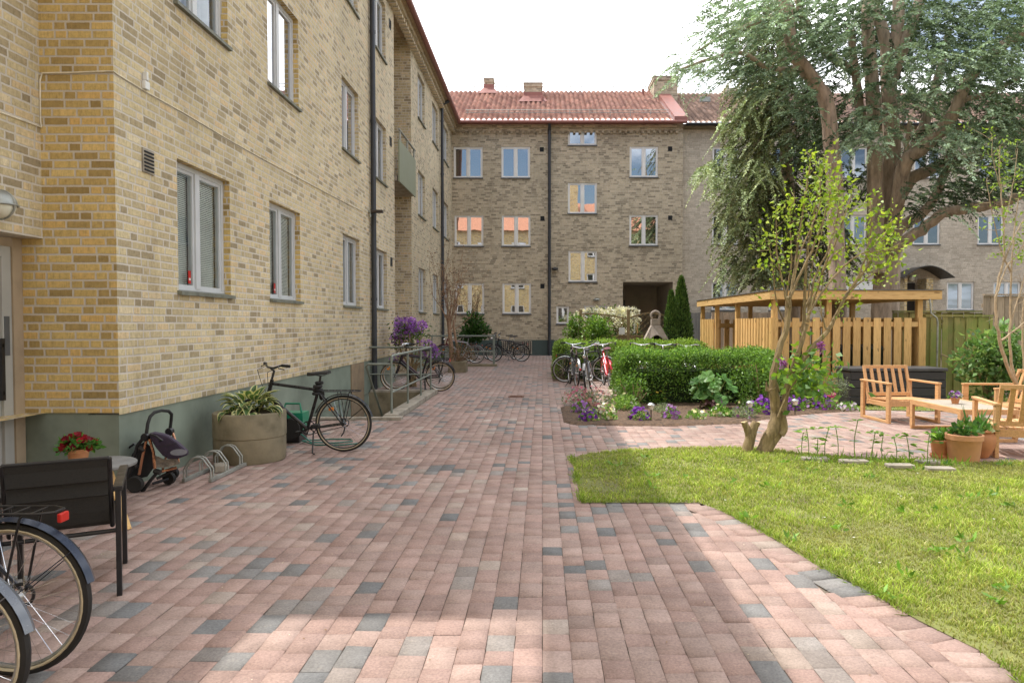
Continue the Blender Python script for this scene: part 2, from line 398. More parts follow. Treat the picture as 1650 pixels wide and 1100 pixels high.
# lawn and bed outlines (world metres)
cur = [G(*p)[:2] for p in ((1128, 811), (1160, 823), (1206, 845), (1255, 873), (1310, 908), (1362, 934), (1412, 961), (1480, 1000), (1577, 1048), (1647, 1100))]+[(2.27, 2.3), (2.5, 1.2), (2.7, .3)]
LAWN = [(.345, 8.05), (.345, 6.025), (1.36, 6.025)]+cur+[(13, .3), (13, 7.9), (5.6, 7.75), (5.0, 7.82), (4.0, 7.95), (3.3, 8.3), (2.5, 8.72), (1.7, 8.72), (.95, 8.48), (.55, 8.3)]
BED = [(.34, 12.94), (.345, 11.0), (.53, 10.68), (1.2, 10.6), (2.18, 10.6), (3.08, 10.8), (4.15, 11.68), (5.0, 12.1), (5.74, 12.45), (5.8, 13.1), (4.9, 14.9), (1.35, 14.9), (1.25, 13.4)]
STRIP = [(5.75, 12.5), (7.2, 12.3), (9.0, 11.9), (12, 11.6), (14, 14.4), (5.75, 14.4)]
HBED = [(.33, 18.75), (4.7, 18.75), (4.7, 24.2), (.33, 24.2)]
def dense(poly, step=.12):
    out = []
    for i in range(len(poly)):
        a, c = poly[i], poly[(i+1) % len(poly)]; n = max(1, int(math.dist(a, c)/step))
        out += [(a[0]+(c[0]-a[0])*t/n, a[1]+(c[1]-a[1])*t/n) for t in range(n)]
    return out
def sheet(name, poly, z, mat, kind='structure', rough=0.0):
    import bmesh
    bm = bmesh.new(); vs = [bm.verts.new((p[0], p[1], z)) for p in poly]; bm.faces.new(vs); bmesh.ops.triangulate(bm, faces=bm.faces[:])
    me = bpy.data.meshes.new(name); bm.to_mesh(me); bm.free()
    at = me.attributes.new('tint', 'FLOAT_COLOR', 'POINT'); at.data.foreach_set('color', [1.0]*4*len(me.vertices))
    me.materials.append(mat); o = bpy.data.objects.new(name, me); COL.objects.link(o); o['kind'] = kind; return o
M_LAWN = simple('lawn_soil', (.17, .18, .05), .95, nscale=2.2, namt=.3, bump=.01, dark=(.11, .085, .04))
sheet('lawn', LAWN, .005, M_LAWN); sheet('grass_strip', STRIP, .010, M_LAWN)
def mulch(name, poly, mat):
    xs = [p[0] for p in poly]; ys = [p[1] for p in poly]; st = .045
    gx_ = np.arange(min(xs)-.09, max(xs)+.09, st); gy_ = np.arange(min(ys)-.09, max(ys)+.09, st); X, Y = np.meshgrid(gx_, gy_)
    P = np.stack([X.ravel(), Y.ravel()], 1); ins = inpoly(P, poly).reshape(X.shape)
    Z = .012+rng.random(X.shape)*.035; Z[~ins] = -.002
    for _ in (0,):
        Z2 = Z.copy(); Z2[1:-1, 1:-1] = .5*Z[1:-1, 1:-1]+.125*(Z[:-2, 1:-1]+Z[2:, 1:-1]+Z[1:-1, :-2]+Z[1:-1, 2:]); Z = np.where(ins, Z2, Z)
    Z = Z+np.vectorize(gz)(Y)
    V = np.stack([X, Y, Z], 2).reshape(-1, 3); ny, nx = X.shape; idx = np.arange(ny*nx).reshape(ny, nx)
    f = np.stack([idx[:-1, :-1], idx[:-1, 1:], idx[1:, 1:], idx[1:, :-1]], 2).reshape(-1, 4)
    keep = ins.ravel()[f].any(axis=1); f = f[keep]
    c = np.clip(.75+.5*rng.random((len(V), 1))*np.ones((1, 3)), 0, 1.4)
    npmesh(name, V, 4, c, mat, None, 'structure', faces=f)
M_MULCH = simple('brown_mulch', (.115, .07, .042), .95, nscale=28, namt=.55, bump=.03)
mulch('flower_bed_soil', BED, M_MULCH); mulch('hedge_bed_soil', HBED, M_MULCH)
# paving: every block a bevelled quad with its own colour
def pavers():
    P = []; Q = []
    w = .14
    x = -5.6
    while x < 10.6:
        y = .6+rng.random()*.2
        y1 = 30.2 if x < .32 else 18.7 if x < 4.7 else 13.2
        while y < y1:
            l = rng.choice([.21, .175, .14], p=[.34, .42, .24])
            P.append((x+w/2, y+l/2, w, l)); y += l
        x += w
    P = np.array(P); c = P[:, :2]
    bad = np.zeros(len(P), bool)
    for poly in (LAWN, BED, STRIP, HBED):
        q = np.ones(len(P), bool)
        for sx_ in (-1, 1):
            for sy_ in (-1, 1): q &= inpoly(np.stack([P[:, 0]+sx_*P[:, 2]/2, P[:, 1]+sy_*P[:, 3]/2], 1), poly)
        bad |= q
    bad |= (c[:, 0] > PIT[0]-.1) & (c[:, 0] < PIT[1]+.26) & (c[:, 1] > PIT[2]-.2) & (c[:, 1] < PIT[3]+.1)
    bad |= (c[:, 0] < -4.05) & (c[:, 1] > 6.5)
    cc = np.array(cur); d = np.min(np.linalg.norm(c[:, None, :]-cc[None], axis=2), axis=1)
    t = inpoly(c, [(1.40, 6.03)]+[(p[0]-.0, p[1]) for p in cur]+[(9, .3), (9, 6.0)])
    bad |= t
    P = P[~bad]; c = P[:, :2]; n = len(P)
    ang = np.zeros(n)
    # soldier course along the curved lawn edge
    E = []; acc = 0
    pts = dense(cur, .02)[:-1]
    pts = pts[:int(len(pts))]
    last = None
    for i in range(1, len(pts)-1):
        if pts[i][1] < .5 or math.dist(pts[i], pts[i-1]) > .1: break
        acc += math.dist(pts[i], pts[i-1])
        if acc >= .142:
            acc = 0; tx, ty = pts[i+1][0]-pts[i-1][0], pts[i+1][1]-pts[i-1][1]; L = math.hypot(tx, ty); nx, ny = ty/L, -tx/L
            if nx > 0: nx, ny = -nx, -ny
            E.append((pts[i][0]+nx*.10, pts[i][1]+ny*.10, .136, .21, math.atan2(ny, nx)-pi/2))
    E = np.array(E); near = np.min(np.linalg.norm(c[:, None, :]-E[None, :, :2], axis=2), axis=1)
    P = P[near > .07]; ang = np.concatenate([np.zeros(len(P)), E[:, 4]]); P = np.vstack([P, E[:, :4]]); n = len(P)
    hx, hy = P[:, 2]/2-.001, P[:, 3]/2-.001; bv = .0045
    sx = np.array([-1, 1, 1, -1]); sy = np.array([-1, -1, 1, 1])
    j = rng.normal(size=(n, 4, 2))*.0022
    ix = sx*(hx[:, None]-bv)+j[..., 0]; iy = sy*(hy[:, None]-bv)+j[..., 1]
    ox = sx*hx[:, None]+j[..., 0]*.6; oy = sy*hy[:, None]+j[..., 1]*.6
    def wr(x, y): return P[:, :1]+x*np.cos(ang)[:, None]-y*np.sin(ang)[:, None], P[:, 1:2]+x*np.sin(ang)[:, None]+y*np.cos(ang)[:, None]
    ix, iy = wr(ix, iy); ox, oy = wr(ox, oy)
    zt = rng.normal(size=(n, 1))*.0013+rng.normal(size=(n, 4))*.0012-.0015
    g = np.vectorize(gz)
    zt[-len(E):] += .005
    V = np.concatenate([np.stack([ix, iy, zt+g(iy)], 2), np.stack([ox, oy, np.full_like(ox, -.0075)+g(oy)], 2)], axis=1)
    Y = P[:, 1]; r = rng.random(n); pg = np.where(Y > 12, .22, np.where(P[:, 0] > 2.6, .08, .13))
    cl_red = np.array([(.325, .185, .145), (.34, .20, .155), (.305, .178, .142), (.345, .215, .17), (.315, .20, .16)])
    cl_tan = np.array([(.34, .245, .19), (.31, .235, .185), (.35, .265, .21)])
    cl_gr = np.array([(.15, .155, .155), (.18, .18, .175), (.13, .14, .145), (.23, .205, .185), (.24, .20, .175)])
    # grey blocks come in small runs
    cell = np.floor(P[:, 0]/.42)*131+np.floor(P[:, 1]/.55)*17; hsh = np.modf(np.abs(np.sin(cell*12.9898)*43758.5))[0]
    isg = r < pg*np.where(hsh < .4, 1.9, .4)
    C = cl_red[rng.integers(0, 5, n)].copy(); tn = (~isg) & (rng.random(n) < .05); C[tn] = cl_tan[rng.integers(0, 3, tn.sum())]
    C[isg] = cl_gr[rng.integers(0, 5, isg.sum())]
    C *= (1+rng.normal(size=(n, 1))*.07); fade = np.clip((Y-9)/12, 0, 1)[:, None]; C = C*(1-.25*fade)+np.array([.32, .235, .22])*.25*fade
    g0 = C.mean(axis=1, keepdims=True); C = np.clip((C*.58+g0*.42*np.array([1.09, .985, .925]))*1.17, .02, 1)
    base = (np.arange(n)*8)[:, None]
    f = np.concatenate([base+np.array([[0, 1, 2, 3]])]+[base+np.array([[4+a, 4+(a+1) % 4, (a+1) % 4, a]]) for a in range(4)], axis=0)
    m, b = newmat('concrete_pavers')
    co = b.coord(); n1 = b.noise(co, 5, 5, .65); n2 = b.noise(co, 75, 5, .75); n3 = b.noise(co, .6, 4, .6)
    c_ = b.mix(1., b.attr(), b.ramp(n1, [(.28, (.80, .79, .78)), (.5, (1, 1, 1)), (.75, (1.16, 1.17, 1.18))]), 'MULTIPLY')
    c_ = b.mix(1., c_, b.ramp(n2, [(.3, (.72, .72, .72)), (.5, (1, 1, 1)), (.72, (1.3, 1.3, 1.28))]), 'MULTIPLY')
    c_ = b.mix(1., c_, b.ramp(n3, [(.3, (.80, .79, .78)), (.7, (1.10, 1.10, 1.10))]), 'MULTIPLY')
    du = b.noise(co, 11, 6, .75); c_ = b.mix(b.mr(du, .55, .78, 0, .38), c_, (.48, .41, .33, 1))
    b.out(b.bsdf(c_, .85, 0, b.bump(n2, .004, .7), spec=.25))
    npmesh('paving', V.reshape(-1, 3), 4, np.repeat(C, 8, axis=0), m, None, 'structure', faces=f)
pavers()
# ------------------------------------------------------------------ walls with openings
def wall(mb, P, u0, u1, z0, z1, ops, depth=.13):
    us = sorted({u0, u1, *[o[0] for o in ops], *[o[1] for o in ops]}); zs = sorted({z0, z1, *[o[2] for o in ops], *[o[3] for o in ops]})
    us = [u for u in us if u0-1e-6 <= u <= u1+1e-6]; zs = [z for z in zs if z0-1e-6 <= z <= z1+1e-6]
    for i in range(len(us)-1):
        for j in range(len(zs)-1):
            uc, zc = (us[i]+us[i+1])/2, (zs[j]+zs[j+1])/2
            if any(o[0] < uc < o[1] and o[2] < zc < o[3] for o in ops): continue
            mb.quad(P(us[i], zs[j], 0), P(us[i+1], zs[j], 0), P(us[i+1], zs[j+1], 0), P(us[i], zs[j+1], 0))
    for a, c, e, f in ops:
        for q in (((a, e), (a, f)), ((c, f), (c, e)), ((a, f), (c, f)), ((c, e), (a, e))):
            (ua, za), (ub, zb) = q
            mb.quad(P(ua, za, 0), P(ub, zb, 0), P(ub, zb, depth), P(ua, za, depth))
def pbox(mb, P, u0, u1, z0, z1, d0, d1):
    vs = [P(u, z, d) for d in (d0, d1) for z in (z0, z1) for u in (u0, u1)]
    mb.add(vs, [(0, 2, 3, 1), (4, 5, 7, 6), (0, 1, 5, 4), (2, 6, 7, 3), (0, 4, 6, 2), (1, 3, 7, 5)])
def window(par, P, u0, u1, z0, z1, mf, ms, rec=.09, inner='dark', split=.5, t=.055, sill=True, sticker=False, lights=2, tilt=0., pane=None):
    mb = MB(); e = .002; u0 += e; u1 -= e; z0 += e; z1 -= e; d0, d1 = rec, rec+.07
    pbox(mb, P, u0, u0+t, z0, z1, d0, d1); pbox(mb, P, u1-t, u1, z0, z1, d0, d1)
    pbox(mb, P, u0+t, u1-t, z0, z0+t, d0, d1); pbox(mb, P, u0+t, u1-t, z1-t, z1, d0, d1)
    panes = []
    if lights == 2:
        um = u0+(u1-u0)*split; pbox(mb, P, um-.05, um+.05, z0+t, z1-t, d0-.008, d1); segs = [(u0+t, um-.05), (um+.05, u1-t)]
    else: segs = [(u0+t, u1-t)]
    s = .038
    for a, c in segs:     # sashes
        pbox(mb, P, a, a+s, z0+t, z1-t, d0+.012, d1-.003); pbox(mb, P, c-s, c, z0+t, z1-t, d0+.012, d1-.003)
        pbox(mb, P, a+s, c-s, z0+t, z0+t+s, d0+.012, d1-.003); pbox(mb, P, a+s, c-s, z1-t-s, z1-t, d0+.012, d1-.003)
        panes.append((a+s, c-s, z0+t+s, z1-t-s))
    fr = mb.build('window', mf, par, bevel=0, world=True)
    mp = MB()
    for a, c, e0, e1 in panes: h_ = (c-a)/2*tilt; mp.quad(P(a, e0, d0+.03-h_), P(c, e0, d0+.03+h_), P(c, e1, d0+.03+h_), P(a, e1, d0+.03-h_))
    clear = inner != 'dark'
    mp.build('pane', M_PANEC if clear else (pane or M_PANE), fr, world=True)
    if sill:
        m2 = MB(); h = .035
        vs = [P(u0-.03, z0+.004, -.05), P(u1+.03, z0+.004, -.05), P(u1+.03, z0+.03, d0), P(u0-.03, z0+.03, d0),
              P(u0-.03, z0-h, -.05), P(u1+.03, z0-h, -.05), P(u1+.03, z0-h, .003), P(u0-.03, z0-h, .003)]
        m2.add(vs, [(0, 1, 2, 3), (4, 5, 1, 0), (4, 0, 3, 7), (5, 6, 2, 1), (4, 7, 6, 5)]); m2.build('sill', ms, fr, world=True)
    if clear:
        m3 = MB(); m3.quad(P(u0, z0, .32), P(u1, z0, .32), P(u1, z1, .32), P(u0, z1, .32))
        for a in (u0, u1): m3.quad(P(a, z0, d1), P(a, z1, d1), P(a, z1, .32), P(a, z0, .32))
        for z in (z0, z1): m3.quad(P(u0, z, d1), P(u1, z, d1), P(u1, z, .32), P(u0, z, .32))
        m3.build('window_recess', M_DARK if inner != 'curtain' else M_CURT, fr, world=True)  # dark backing behind blinds stands in for the unlit room
    if inner == 'blind':
        m4 = MB(); z = z0+t+s
        while z < z1-t-s:
            for a, c, _, _ in panes: m4.quad(P(a-.02, z, d0+.085), P(c+.02, z, d0+.085), P(c+.02, z+.0195, d0+.096), P(a-.02, z+.0195, d0+.096))
            z += .0225
        m4.build('blind', M_BLIND, fr, world=True)
    if inner == 'curtain':
        m4 = MB()
        for a, c, e0, e1 in panes:
            k = 14
            for i in range(k):
                q0, q1 = a+(c-a)*i/k, a+(c-a)*(i+1)/k; w0, w1 = .02*math.sin(i*1.9), .02*math.sin((i+1)*1.9)
                m4.quad(P(q0, e0, d0+.1+w0), P(q1, e0, d0+.1+w1), P(q1, e1, d0+.1+w1), P(q0, e1, d0+.1+w0))
        m4.build('curtain', M_CURT, fr, world=True)
    if sticker:
        a, c, e0, e1 = panes[0]; m5 = MB(); m5.box(0, 0, 0, 0, 0, 0); m5 = MB()
        pbox(m5, P, c-.085, c-.03, e0+.02, e0+.17, d0+.022, d0+.026); st = m5.build('sticker', M_RED, fr, world=True)
        m6 = MB(); pbox(m6, P, c-.077, c-.038, e0+.06, e0+.085, d0+.0205, d0+.0215)
        m6.build('sticker_mark', M_WHITE, fr, world=True)
    return fr
EAVE = 10.3
def tile_roof(par, x0, x1, ye, ze, yr, zr, mat, cols):
    per = .235; nc = int((x1-x0)/per); sub = 8; nx = nc*sub+1; rows = 17; L = math.hypot(yr-ye, zr-ze); nrm = np.array([0, -(zr-ze)/L, (yr-ye)/L])
    xs = x0+np.arange(nx)/sub*per; ph = (np.arange(nx) % sub)/sub
    prof = .045*np.sin(2*pi*ph)+.012*np.cos(4*pi*ph); V = []; C = []
    tc = np.array(cols)[rng.integers(0, len(cols), (rows, nc+1))]*(1+rng.normal(size=(rows, nc+1, 1))*.10)
    for r in range(rows):
        for s, lift in ((0, .05 if r else .015), (1, .012)):
            t = (r+s)/rows; p = np.array([0, ye+(yr-ye)*t, ze+(zr-ze)*t])
            V.append(np.stack([xs, np.full(nx, p[1]), np.full(nx, p[2])], 1)+nrm*(prof+lift)[:, None])
            C.append(tc[r, np.minimum(np.arange(nx)//sub, nc)])
    V = np.array(V); n = 2*rows; idx = np.arange(n*nx).reshape(n, nx)
    f = np.stack([idx[:-1, :-1], idx[:-1, 1:], idx[1:, 1:], idx[1:, :-1]], 2).reshape(-1, 4)
    return npmesh('roof', V.reshape(-1, 3), 4, np.clip(np.array(C).reshape(-1, 3), .1, 2), mat, par, faces=f, smooth=False)
def downpipe(par, x, y, z0, z1, r=.055, mat=M_DPIPE, kx=0, ky=0):
    mb = MB(); pts = [(x, y, z0), (x, y, z1-.35)]
    if kx or ky: pts += [(x+kx*.1, y+ky*.1, z1-.22), (x+kx*.8, y+ky*.8, z1-.12), (x+kx, y+ky, z1)]
    else: pts.append((x, y, z1))
    mb.tube(pts, r, 12)
    z = z0+1.1
    while z < z1-.5: mb.lathe([(r+.008, -.03), (r+.008, .03)], (x, y, z), 12); z += 2.05
    mb.lathe([(r+.02, 0), (r+.02, .5)], (x, y, z0+.15), 12)
    return mb.build('downpipe', mat, par, smooth=True, world=True)
# ---- left wing
LB = thing('apartment_building', 'yellow brick apartment wing running along the left side with green plinth', 'building', (-4.0, 6.43, 0))
PX = lambda u, z, d: (-4.0-d, u, z)
cols4 = [(7.52, 8.78), (10.05, 11.31), (13.73, 14.97), (16.48, 17.6)]
colsF = [(22.1, 23.4), (25.0, 26.3), (27.8, 29.2)]
fl = [1.94, 5.09, 8.2]; wh = 1.46
mb = MB()
opsA = [(a, c, z, z+wh) for z in fl for a, c in cols4]; opsB = [(a, c, z, z+wh) for z in fl for a, c in colsF]
wall(mb, PX, 6.43, 18.57, .73, EAVE, opsA); wall(mb, PX, 20.95, 30.3, .73, EAVE, opsB)
# recess behind the balcony
RX = -5.3
mb.quad((-4, 18.57, 0), (RX, 18.57, 0), (RX, 18.57, EAVE), (-4, 18.57, EAVE)); mb.quad((RX, 20.95, 0), (-4, 20.95, 0), (-4, 20.95, EAVE), (RX, 20.95, EAVE))
mb.quad((RX, 18.57, 0), (RX, 20.95, 0), (RX, 20.95, EAVE), (RX, 18.57, EAVE))
# return wall and the set-back near part
wall(mb, lambda u, z, d: (u, 6.43+d, z), -4.69, -4.0, .75, EAVE, []); 
PN = lambda u, z, d: (-4.69-d, u, z)
wall(mb, PN, -3.0, 6.43, 0.75, 6.85, [(4.6, 6.43, .75, 2.39)], .26)  # unseen top edge is made up, kept low to let sun onto the paving
mb.quad((-14, 6.432, 6.8), (-4.69, 6.432, 6.8), (-4.69, 6.432, EAVE), (-14, 6.432, EAVE))
mb.build('wall', M_BRICK, LB, world=True)
mb = MB(); mb.box(-4.3, -4.012, 6.445, 18.55, -1.9, .73); mb.box(-4.3, -4.012, 20.97, 30.3, 0, .73); mb.box(-4.9, -4.30, 6.442, 6.7, -.1, .75); mb.box(-5, -4.70, -3, 4.4, -.1, .75)
mb.build('plinth', M_PLINTH, LB, world=True)
mb = MB(); mb.box(-4.01, -3.99, 14.25, 15.25, -1.8, .722); mb.build('pier', simple('brown_render', (.27, .195, .12), .9, nscale=4, namt=.2), LB, world=True)
kinds = {(0, 0): 'blind', (0, 1): 'blind', (0, 2): 'curtain', (0, 3): 'curtain', (1, 0): 'curtain', (1, 3): 'curtain', (2, 3): 'curtain'}
for fi, z in enumerate(fl):
    for ci, (a, c) in enumerate(cols4):
        window(LB, PX, a, c, z, z+wh, M_FRAME, M_SILLG, .085, kinds.get((fi, ci), 'dark'), split=.47, sticker=(fi == 0 and ci < 2))
    for ci, (a, c) in enumerate(colsF): window(LB, PX, a, c, z, z+wh, M_FRAME, M_SILLG, .085, 'dark')
mb = MB(); mb.box(-5.2, -4.66, -3, 6.40, 6.83, 6.95); mb.build('added_parapet', M_CONC, LB, world=True)  # unseen cap added on the made-up low wall top
# eave: cornice, dentils, gutter, roof
mb = MB(); mb.box(-4.0, -3.86, 6.43, 30.3, EAVE-.32, EAVE-.2); mb.box(-4.0, -3.78, 6.43, 30.3, EAVE-.2, EAVE-.07)
y = 6.5
while y < 30: mb.box(-4, -3.80, y, y+.11, EAVE-.42, EAVE-.321); y += .25
mb.quad((-4, 18.57, EAVE-.05), (RX, 18.57, EAVE-.05), (RX, 20.95, EAVE-.05), (-4, 20.95, EAVE-.05))
mb.build('cornice', M_BRICK, LB, world=True)
mb = MB(); mb.box(-4.3, -3.68, -3.2, 30.0, EAVE-.07, EAVE+.02); mb.box(-4.62, -4.3, -3.2, 6.43, EAVE-.05, EAVE); mb.build('soffit_and_shadow_strip', simple('eave_board', (.42, .31, .2), .8), LB, world=True)  # unseen stretch beside the low wall is added to cast a shadow band
mb = MB(); mb.tube([(-3.60, -3.2, EAVE-.02), (-3.60, 29.8, EAVE-.02)], .085, 12); mb.build('gutter', M_REDM, LB, smooth=True, world=True)  # near stretch over the low wall is added with the shadow strip
mb = MB(); mb.quad((-3.62, 6.25, EAVE+.06), (-3.62, 36, EAVE+.06), (-9.6, 36, EAVE+3.45), (-9.6, 12.2, EAVE+3.45)); mb.quad((-9.6, 12.2, EAVE+3.45), (-9.6, 36, EAVE+3.45), (-15.6, 36, EAVE+.06), (-15.6, 6.25, EAVE+.06)); mb.add([(-15.6, 6.25, EAVE+.06), (-3.62, 6.25, EAVE+.06), (-9.6, 12.2, EAVE+3.45)], [(0, 1, 2)]); mb.build('roof', M_TILE, LB, world=True)  # unseen hipped near end, shaped to let sun onto the paving
mb = MB(); mb.quad((-15, 6.43, 0), (-15, 36, 0), (-15, 36, EAVE), (-15, 6.43, EAVE)); mb.quad((-15, -3, 6.84), (-4.69, -3, 6.84), (-4.69, 6.43, 6.84), (-15, 6.43, 6.84)); mb.build('rear_wall', M_BRICK, LB, world=True)  # includes the unseen flat roof made up for the low near part
downpipe(LB, -3.92, 15.93, -1.0, EAVE, .062, kx=.3); downpipe(LB, -3.9, 26.75, .12, EAVE, .06, kx=.3)
for y, z in ((6.86, 3.22), (18.0, 3.2), (18.0, 6.35), (18.0, 9.4)):
    mb = MB(); mb.box(-4.005, -3.985, y, y+.2, z-.11, z+.13); f = mb.build('vent', M_SILL if y > 8 else M_CONC, LB, world=True)
    m2 = MB()
    for i in range(6): m2.box(-3.985, -3.975, y+.02, y+.18, z-.09+i*.036, z-.075+i*.036)
    m2.build('vent_slats', M_DARK, f, world=True)
# balcony in the recess
mb = MB(); mb.box(RX, -3.93, 18.6, 20.92, 5.45, 5.6); bal = mb.build('balcony', M_CONC, LB, world=True)
mb = MB(); mb.box(-3.90, -3.86, 18.58, 20.94, 5.42, 6.55); mb.build('balcony_panel', M_BALC, bal, world=True)
mb = MB(); mb.tube([(-3.88, 18.58, 6.83), (-3.88, 20.94, 6.83)], .03, 8)
for y in (18.75, 19.75, 20.78): mb.box(-3.905, -3.865, y-.05, y+.05, 6.55, 6.83)
mb.build('balcony_rail', M_GALV, bal, world=True)
# entrance door at the near end
mb = MB(); mb.box(-4.99, -4.90, 4.6, 4.75, 0, 2.3); mb.box(-4.99, -4.90, 6.20, 6.31, 0, 2.3); mb.box(-4.99, -4.90, 4.75, 6.20, 2.2, 2.3); mb.box(-4.97, -4.93, 4.75, 6.20, .02, 2.2)
dr = mb.build('door', simple('pale_grey_door', (.42, .415, .385), .5, nscale=3, namt=.08), LB, world=True, bevel=.004)
mb = MB(); mb.box(-4.90, -4.86, 6.13, 6.17, .90, 1.46); mb.box(-4.93, -4.86, 6.14, 6.16, .95, .98); mb.box(-4.93, -4.86, 6.14, 6.16, 1.38, 1.41); mb.build('door_handle', M_BLACK, dr, world=True)
mb = MB(); mb.box(-4.91, -4.895, 6.215, 6.275, 1.3, 1.66); mb.build('lock_plate', M_SILL, dr, world=True)
mb = MB(); mb.box(-5.0, -4.885, 6.312, 6.428, -.05, 2.385); mb.build('door_reveal', simple('beige_render', (.40, .31, .21), .9, nscale=5, namt=.12), LB, world=True)
mb = MB(); mb.quad((-4.95, 4.55, 2.388), (-4.69, 4.55, 2.388), (-4.69, 6.43, 2.388), (-4.95, 6.43, 2.388)); mb.build('door_soffit', M_PLAST, LB, world=True)
# ---- back wing
BB = thing('apartment_building', 'brown brick apartment wing with red tiled roof closing the end of the courtyard', 'building', (1.1, 30.3, .16))
PY = lambda u, z, d: (u, 30.3+d, z)
def upx(x): return (x-CX)/F*30.3/ (1/ (math.cos(TH))) if False else AY(x, 400, 30.3)[0]
def zpx(y): return AY(874, y, 30.3)[2]
wins = [(731.5, 778, 237, 287), (808, 854, 236.5, 287), (732.5, 779, 347, 397), (808.5, 854.7, 347, 397), (733, 780, 456, 506), (809.5, 855.5, 456, 506),
        (915, 961, 210, 234.5), (915, 961.5, 294.5, 344.5), (916, 962, 404, 454.5), (1014, 1059.5, 236, 286), (1014, 1060, 346, 396), (896.5, 917, 493, 522), (941.5, 979, 492, 512)]
ops = []
for x0, x1, y0, y1 in wins: ops.append((upx(x0), upx(x1), zpx(y1), zpx(y0)))
PASS = (upx(1004), upx(1084.5), 0, zpx(454))
mb = MB(); wall(mb, PY, -4.0, 6.2, .12, EAVE+.1, ops+[(PASS[0], PASS[1], .12, PASS[3])], .13)
mb.quad((6.2, 30.3, 0), (6.2, 30.7, 0), (6.2, 30.7, EAVE), (6.2, 30.3, EAVE)); mb.build('wall', M_BRICKB, BB, world=True)
for i, o in enumerate(ops): window(BB, PY, *o, M_FRAMEW, M_SILL, .03, 'dark', t=.05, lights=1 if i == 11 else 2, sill=i != 12, tilt={0: .062, 2: .064, 4: .06, 1: .02, 3: .018, 5: .02}.get(i, 0))
mb = MB(); mb.box(-4, PASS[0], 30.282, 30.32, .1, .84); mb.box(PASS[1], 6.19, 30.282, 30.32, .1, .84); mb.build('plinth', M_PLINTHB, BB, world=True)
a, c, _, zt = PASS
mb = MB(); mb.quad((a, 30.43, 0), (a, 30.43, zt), (a, 38, zt), (a, 38, 0)); mb.quad((c, 30.43, 0), (c, 38, 0), (c, 38, zt), (c, 30.43, zt)); mb.quad((a, 30.43, zt), (c, 30.43, zt), (c, 38, zt), (a, 38, zt)); mb.quad((a, 34.5, 0), (c, 34.5, 0), (c, 34.5, zt), (a, 34.5, zt)); mb.build('passage', M_PLAST, BB, world=True)
mb = MB(); mb.box(a+.02, a+.45, 33.2, 33.3, .1, 2.7); mb.build('passage_door', M_SILL, BB, world=True)
mb = MB(); mb.box(-4, 6.16, 30.22, 30.3, EAVE-.28, EAVE-.14); mb.box(-4, 6.18, 30.15, 30.3, EAVE-.14, EAVE)
x = -3.9
while x < 6.1: mb.box(x, x+.11, 30.18, 30.3, EAVE-.38, EAVE-.281); x += .25
mb.build('cornice', M_BRICKB, BB, world=True)
mb = MB(); mb.tube([(-3.6, 29.82, EAVE+.0), (6.25, 29.82, EAVE+.0)], .075, 12); mb.build('gutter', M_REDM, BB, smooth=True, world=True); mb = MB(); mb.box(-3.6, 5.7, 29.9, 29.96, EAVE-.08, EAVE+.09); mb.build('eave_board', M_REDM, BB, world=True)
tile_roof(BB, -12, 5.75, 29.85, EAVE+.08, 35.5, 13.5, M_TILE, [(1, 1, 1), (.9, .85, .85), (1.1, 1.05, 1.0), (.8, .75, .75), (1.15, 1.15, 1.1)])
def roofz(y): return EAVE+.08+(y-29.85)/(35.5-29.85)*(13.5-EAVE-.08)
mb = MB(); mb.add([(5.72, 29.8, roofz(29.8)+.18), (6.28, 29.8, roofz(29.8)+.18), (6.28, 35.5, 13.75), (5.72, 35.5, 13.75), (5.72, 29.8, roofz(29.8)-.1), (6.28, 29.8, roofz(29.8)-.1), (6.28, 35.5, 13.4), (5.72, 35.5, 13.4)], [(0, 1, 2, 3), (0, 4, 5, 1), (0, 3, 7, 4), (1, 5, 6, 2), (2, 6, 7, 3)]); mb.build('firewall_flashing', M_REDM, BB, world=True)
def chimney(par, x0, x1, y0, y1, z1, base=True):
    mb = MB(); zb = roofz(y0)-.2; mb.box(x0, x1, y0, y1, zb, z1-.16); mb.box(x0-.04, x1+.04, y0-.04, y1+.04, z1-.16, z1-.02)
    ch = mb.build('chimney', M_BRICKB, par, world=True)
    if base:
        mb = MB(); mb.box(x0-.05, x1+.05, y0-.05, y1+.05, zb, roofz(y0)+.42); mb.add([(x0-.3, y0-.45, roofz(y0-.45)+.09), (x1+.3, y0-.45, roofz(y0-.45)+.09), (x1+.05, y0-.05, roofz(y0)+.25), (x0-.05, y0-.05, roofz(y0)+.25)], [(0, 1, 2, 3)]); mb.build('chimney_flashing', M_REDM, ch, world=True)
    mb = MB(); mb.box(x0-.06, x1+.06, y0-.06, y1+.06, z1-.02, z1+.04); mb.build('chimney_cap', M_CONC, ch, world=True)
q = AY(845.5, 134.7, 33.4); q2 = AY(872.5, 134.7, 33.4); chimney(BB, q[0], q2[0], 33.4, 34.2, q[2])
q = AY(781, 127.5, 35.2); q2 = AY(794, 127.5, 35.2); chimney(BB, q[0], q2[0], 35.2, 35.9, q[2])
q = AY(1054, 124, 33.9); q2 = AY(1092, 124, 33.9); chimney(BB, q[0], q2[0], 33.9, 35.6, q[2], False)
for px, py, Y in ((874, 166, 33.0), (1036, 153, 34.6)):
    q = AY(px, py, Y); mb = MB(); mb.tube([(q[0], Y, roofz(Y)-.1), (q[0], Y, q[2]+.28)], .07, 10); mb.build('vent_pipe', M_REDM, BB, smooth=True, world=True)
mb = MB()
for dz in (0.0, .14): mb.tube([(-9, 35.45, 13.72+dz), (5.5, 35.45, 13.72+dz)], .018, 5)
x = -9
while x < 5.5: mb.tube([(x, 35.45, 13.45), (x, 35.45, 13.87)], .014, 5); x += .55
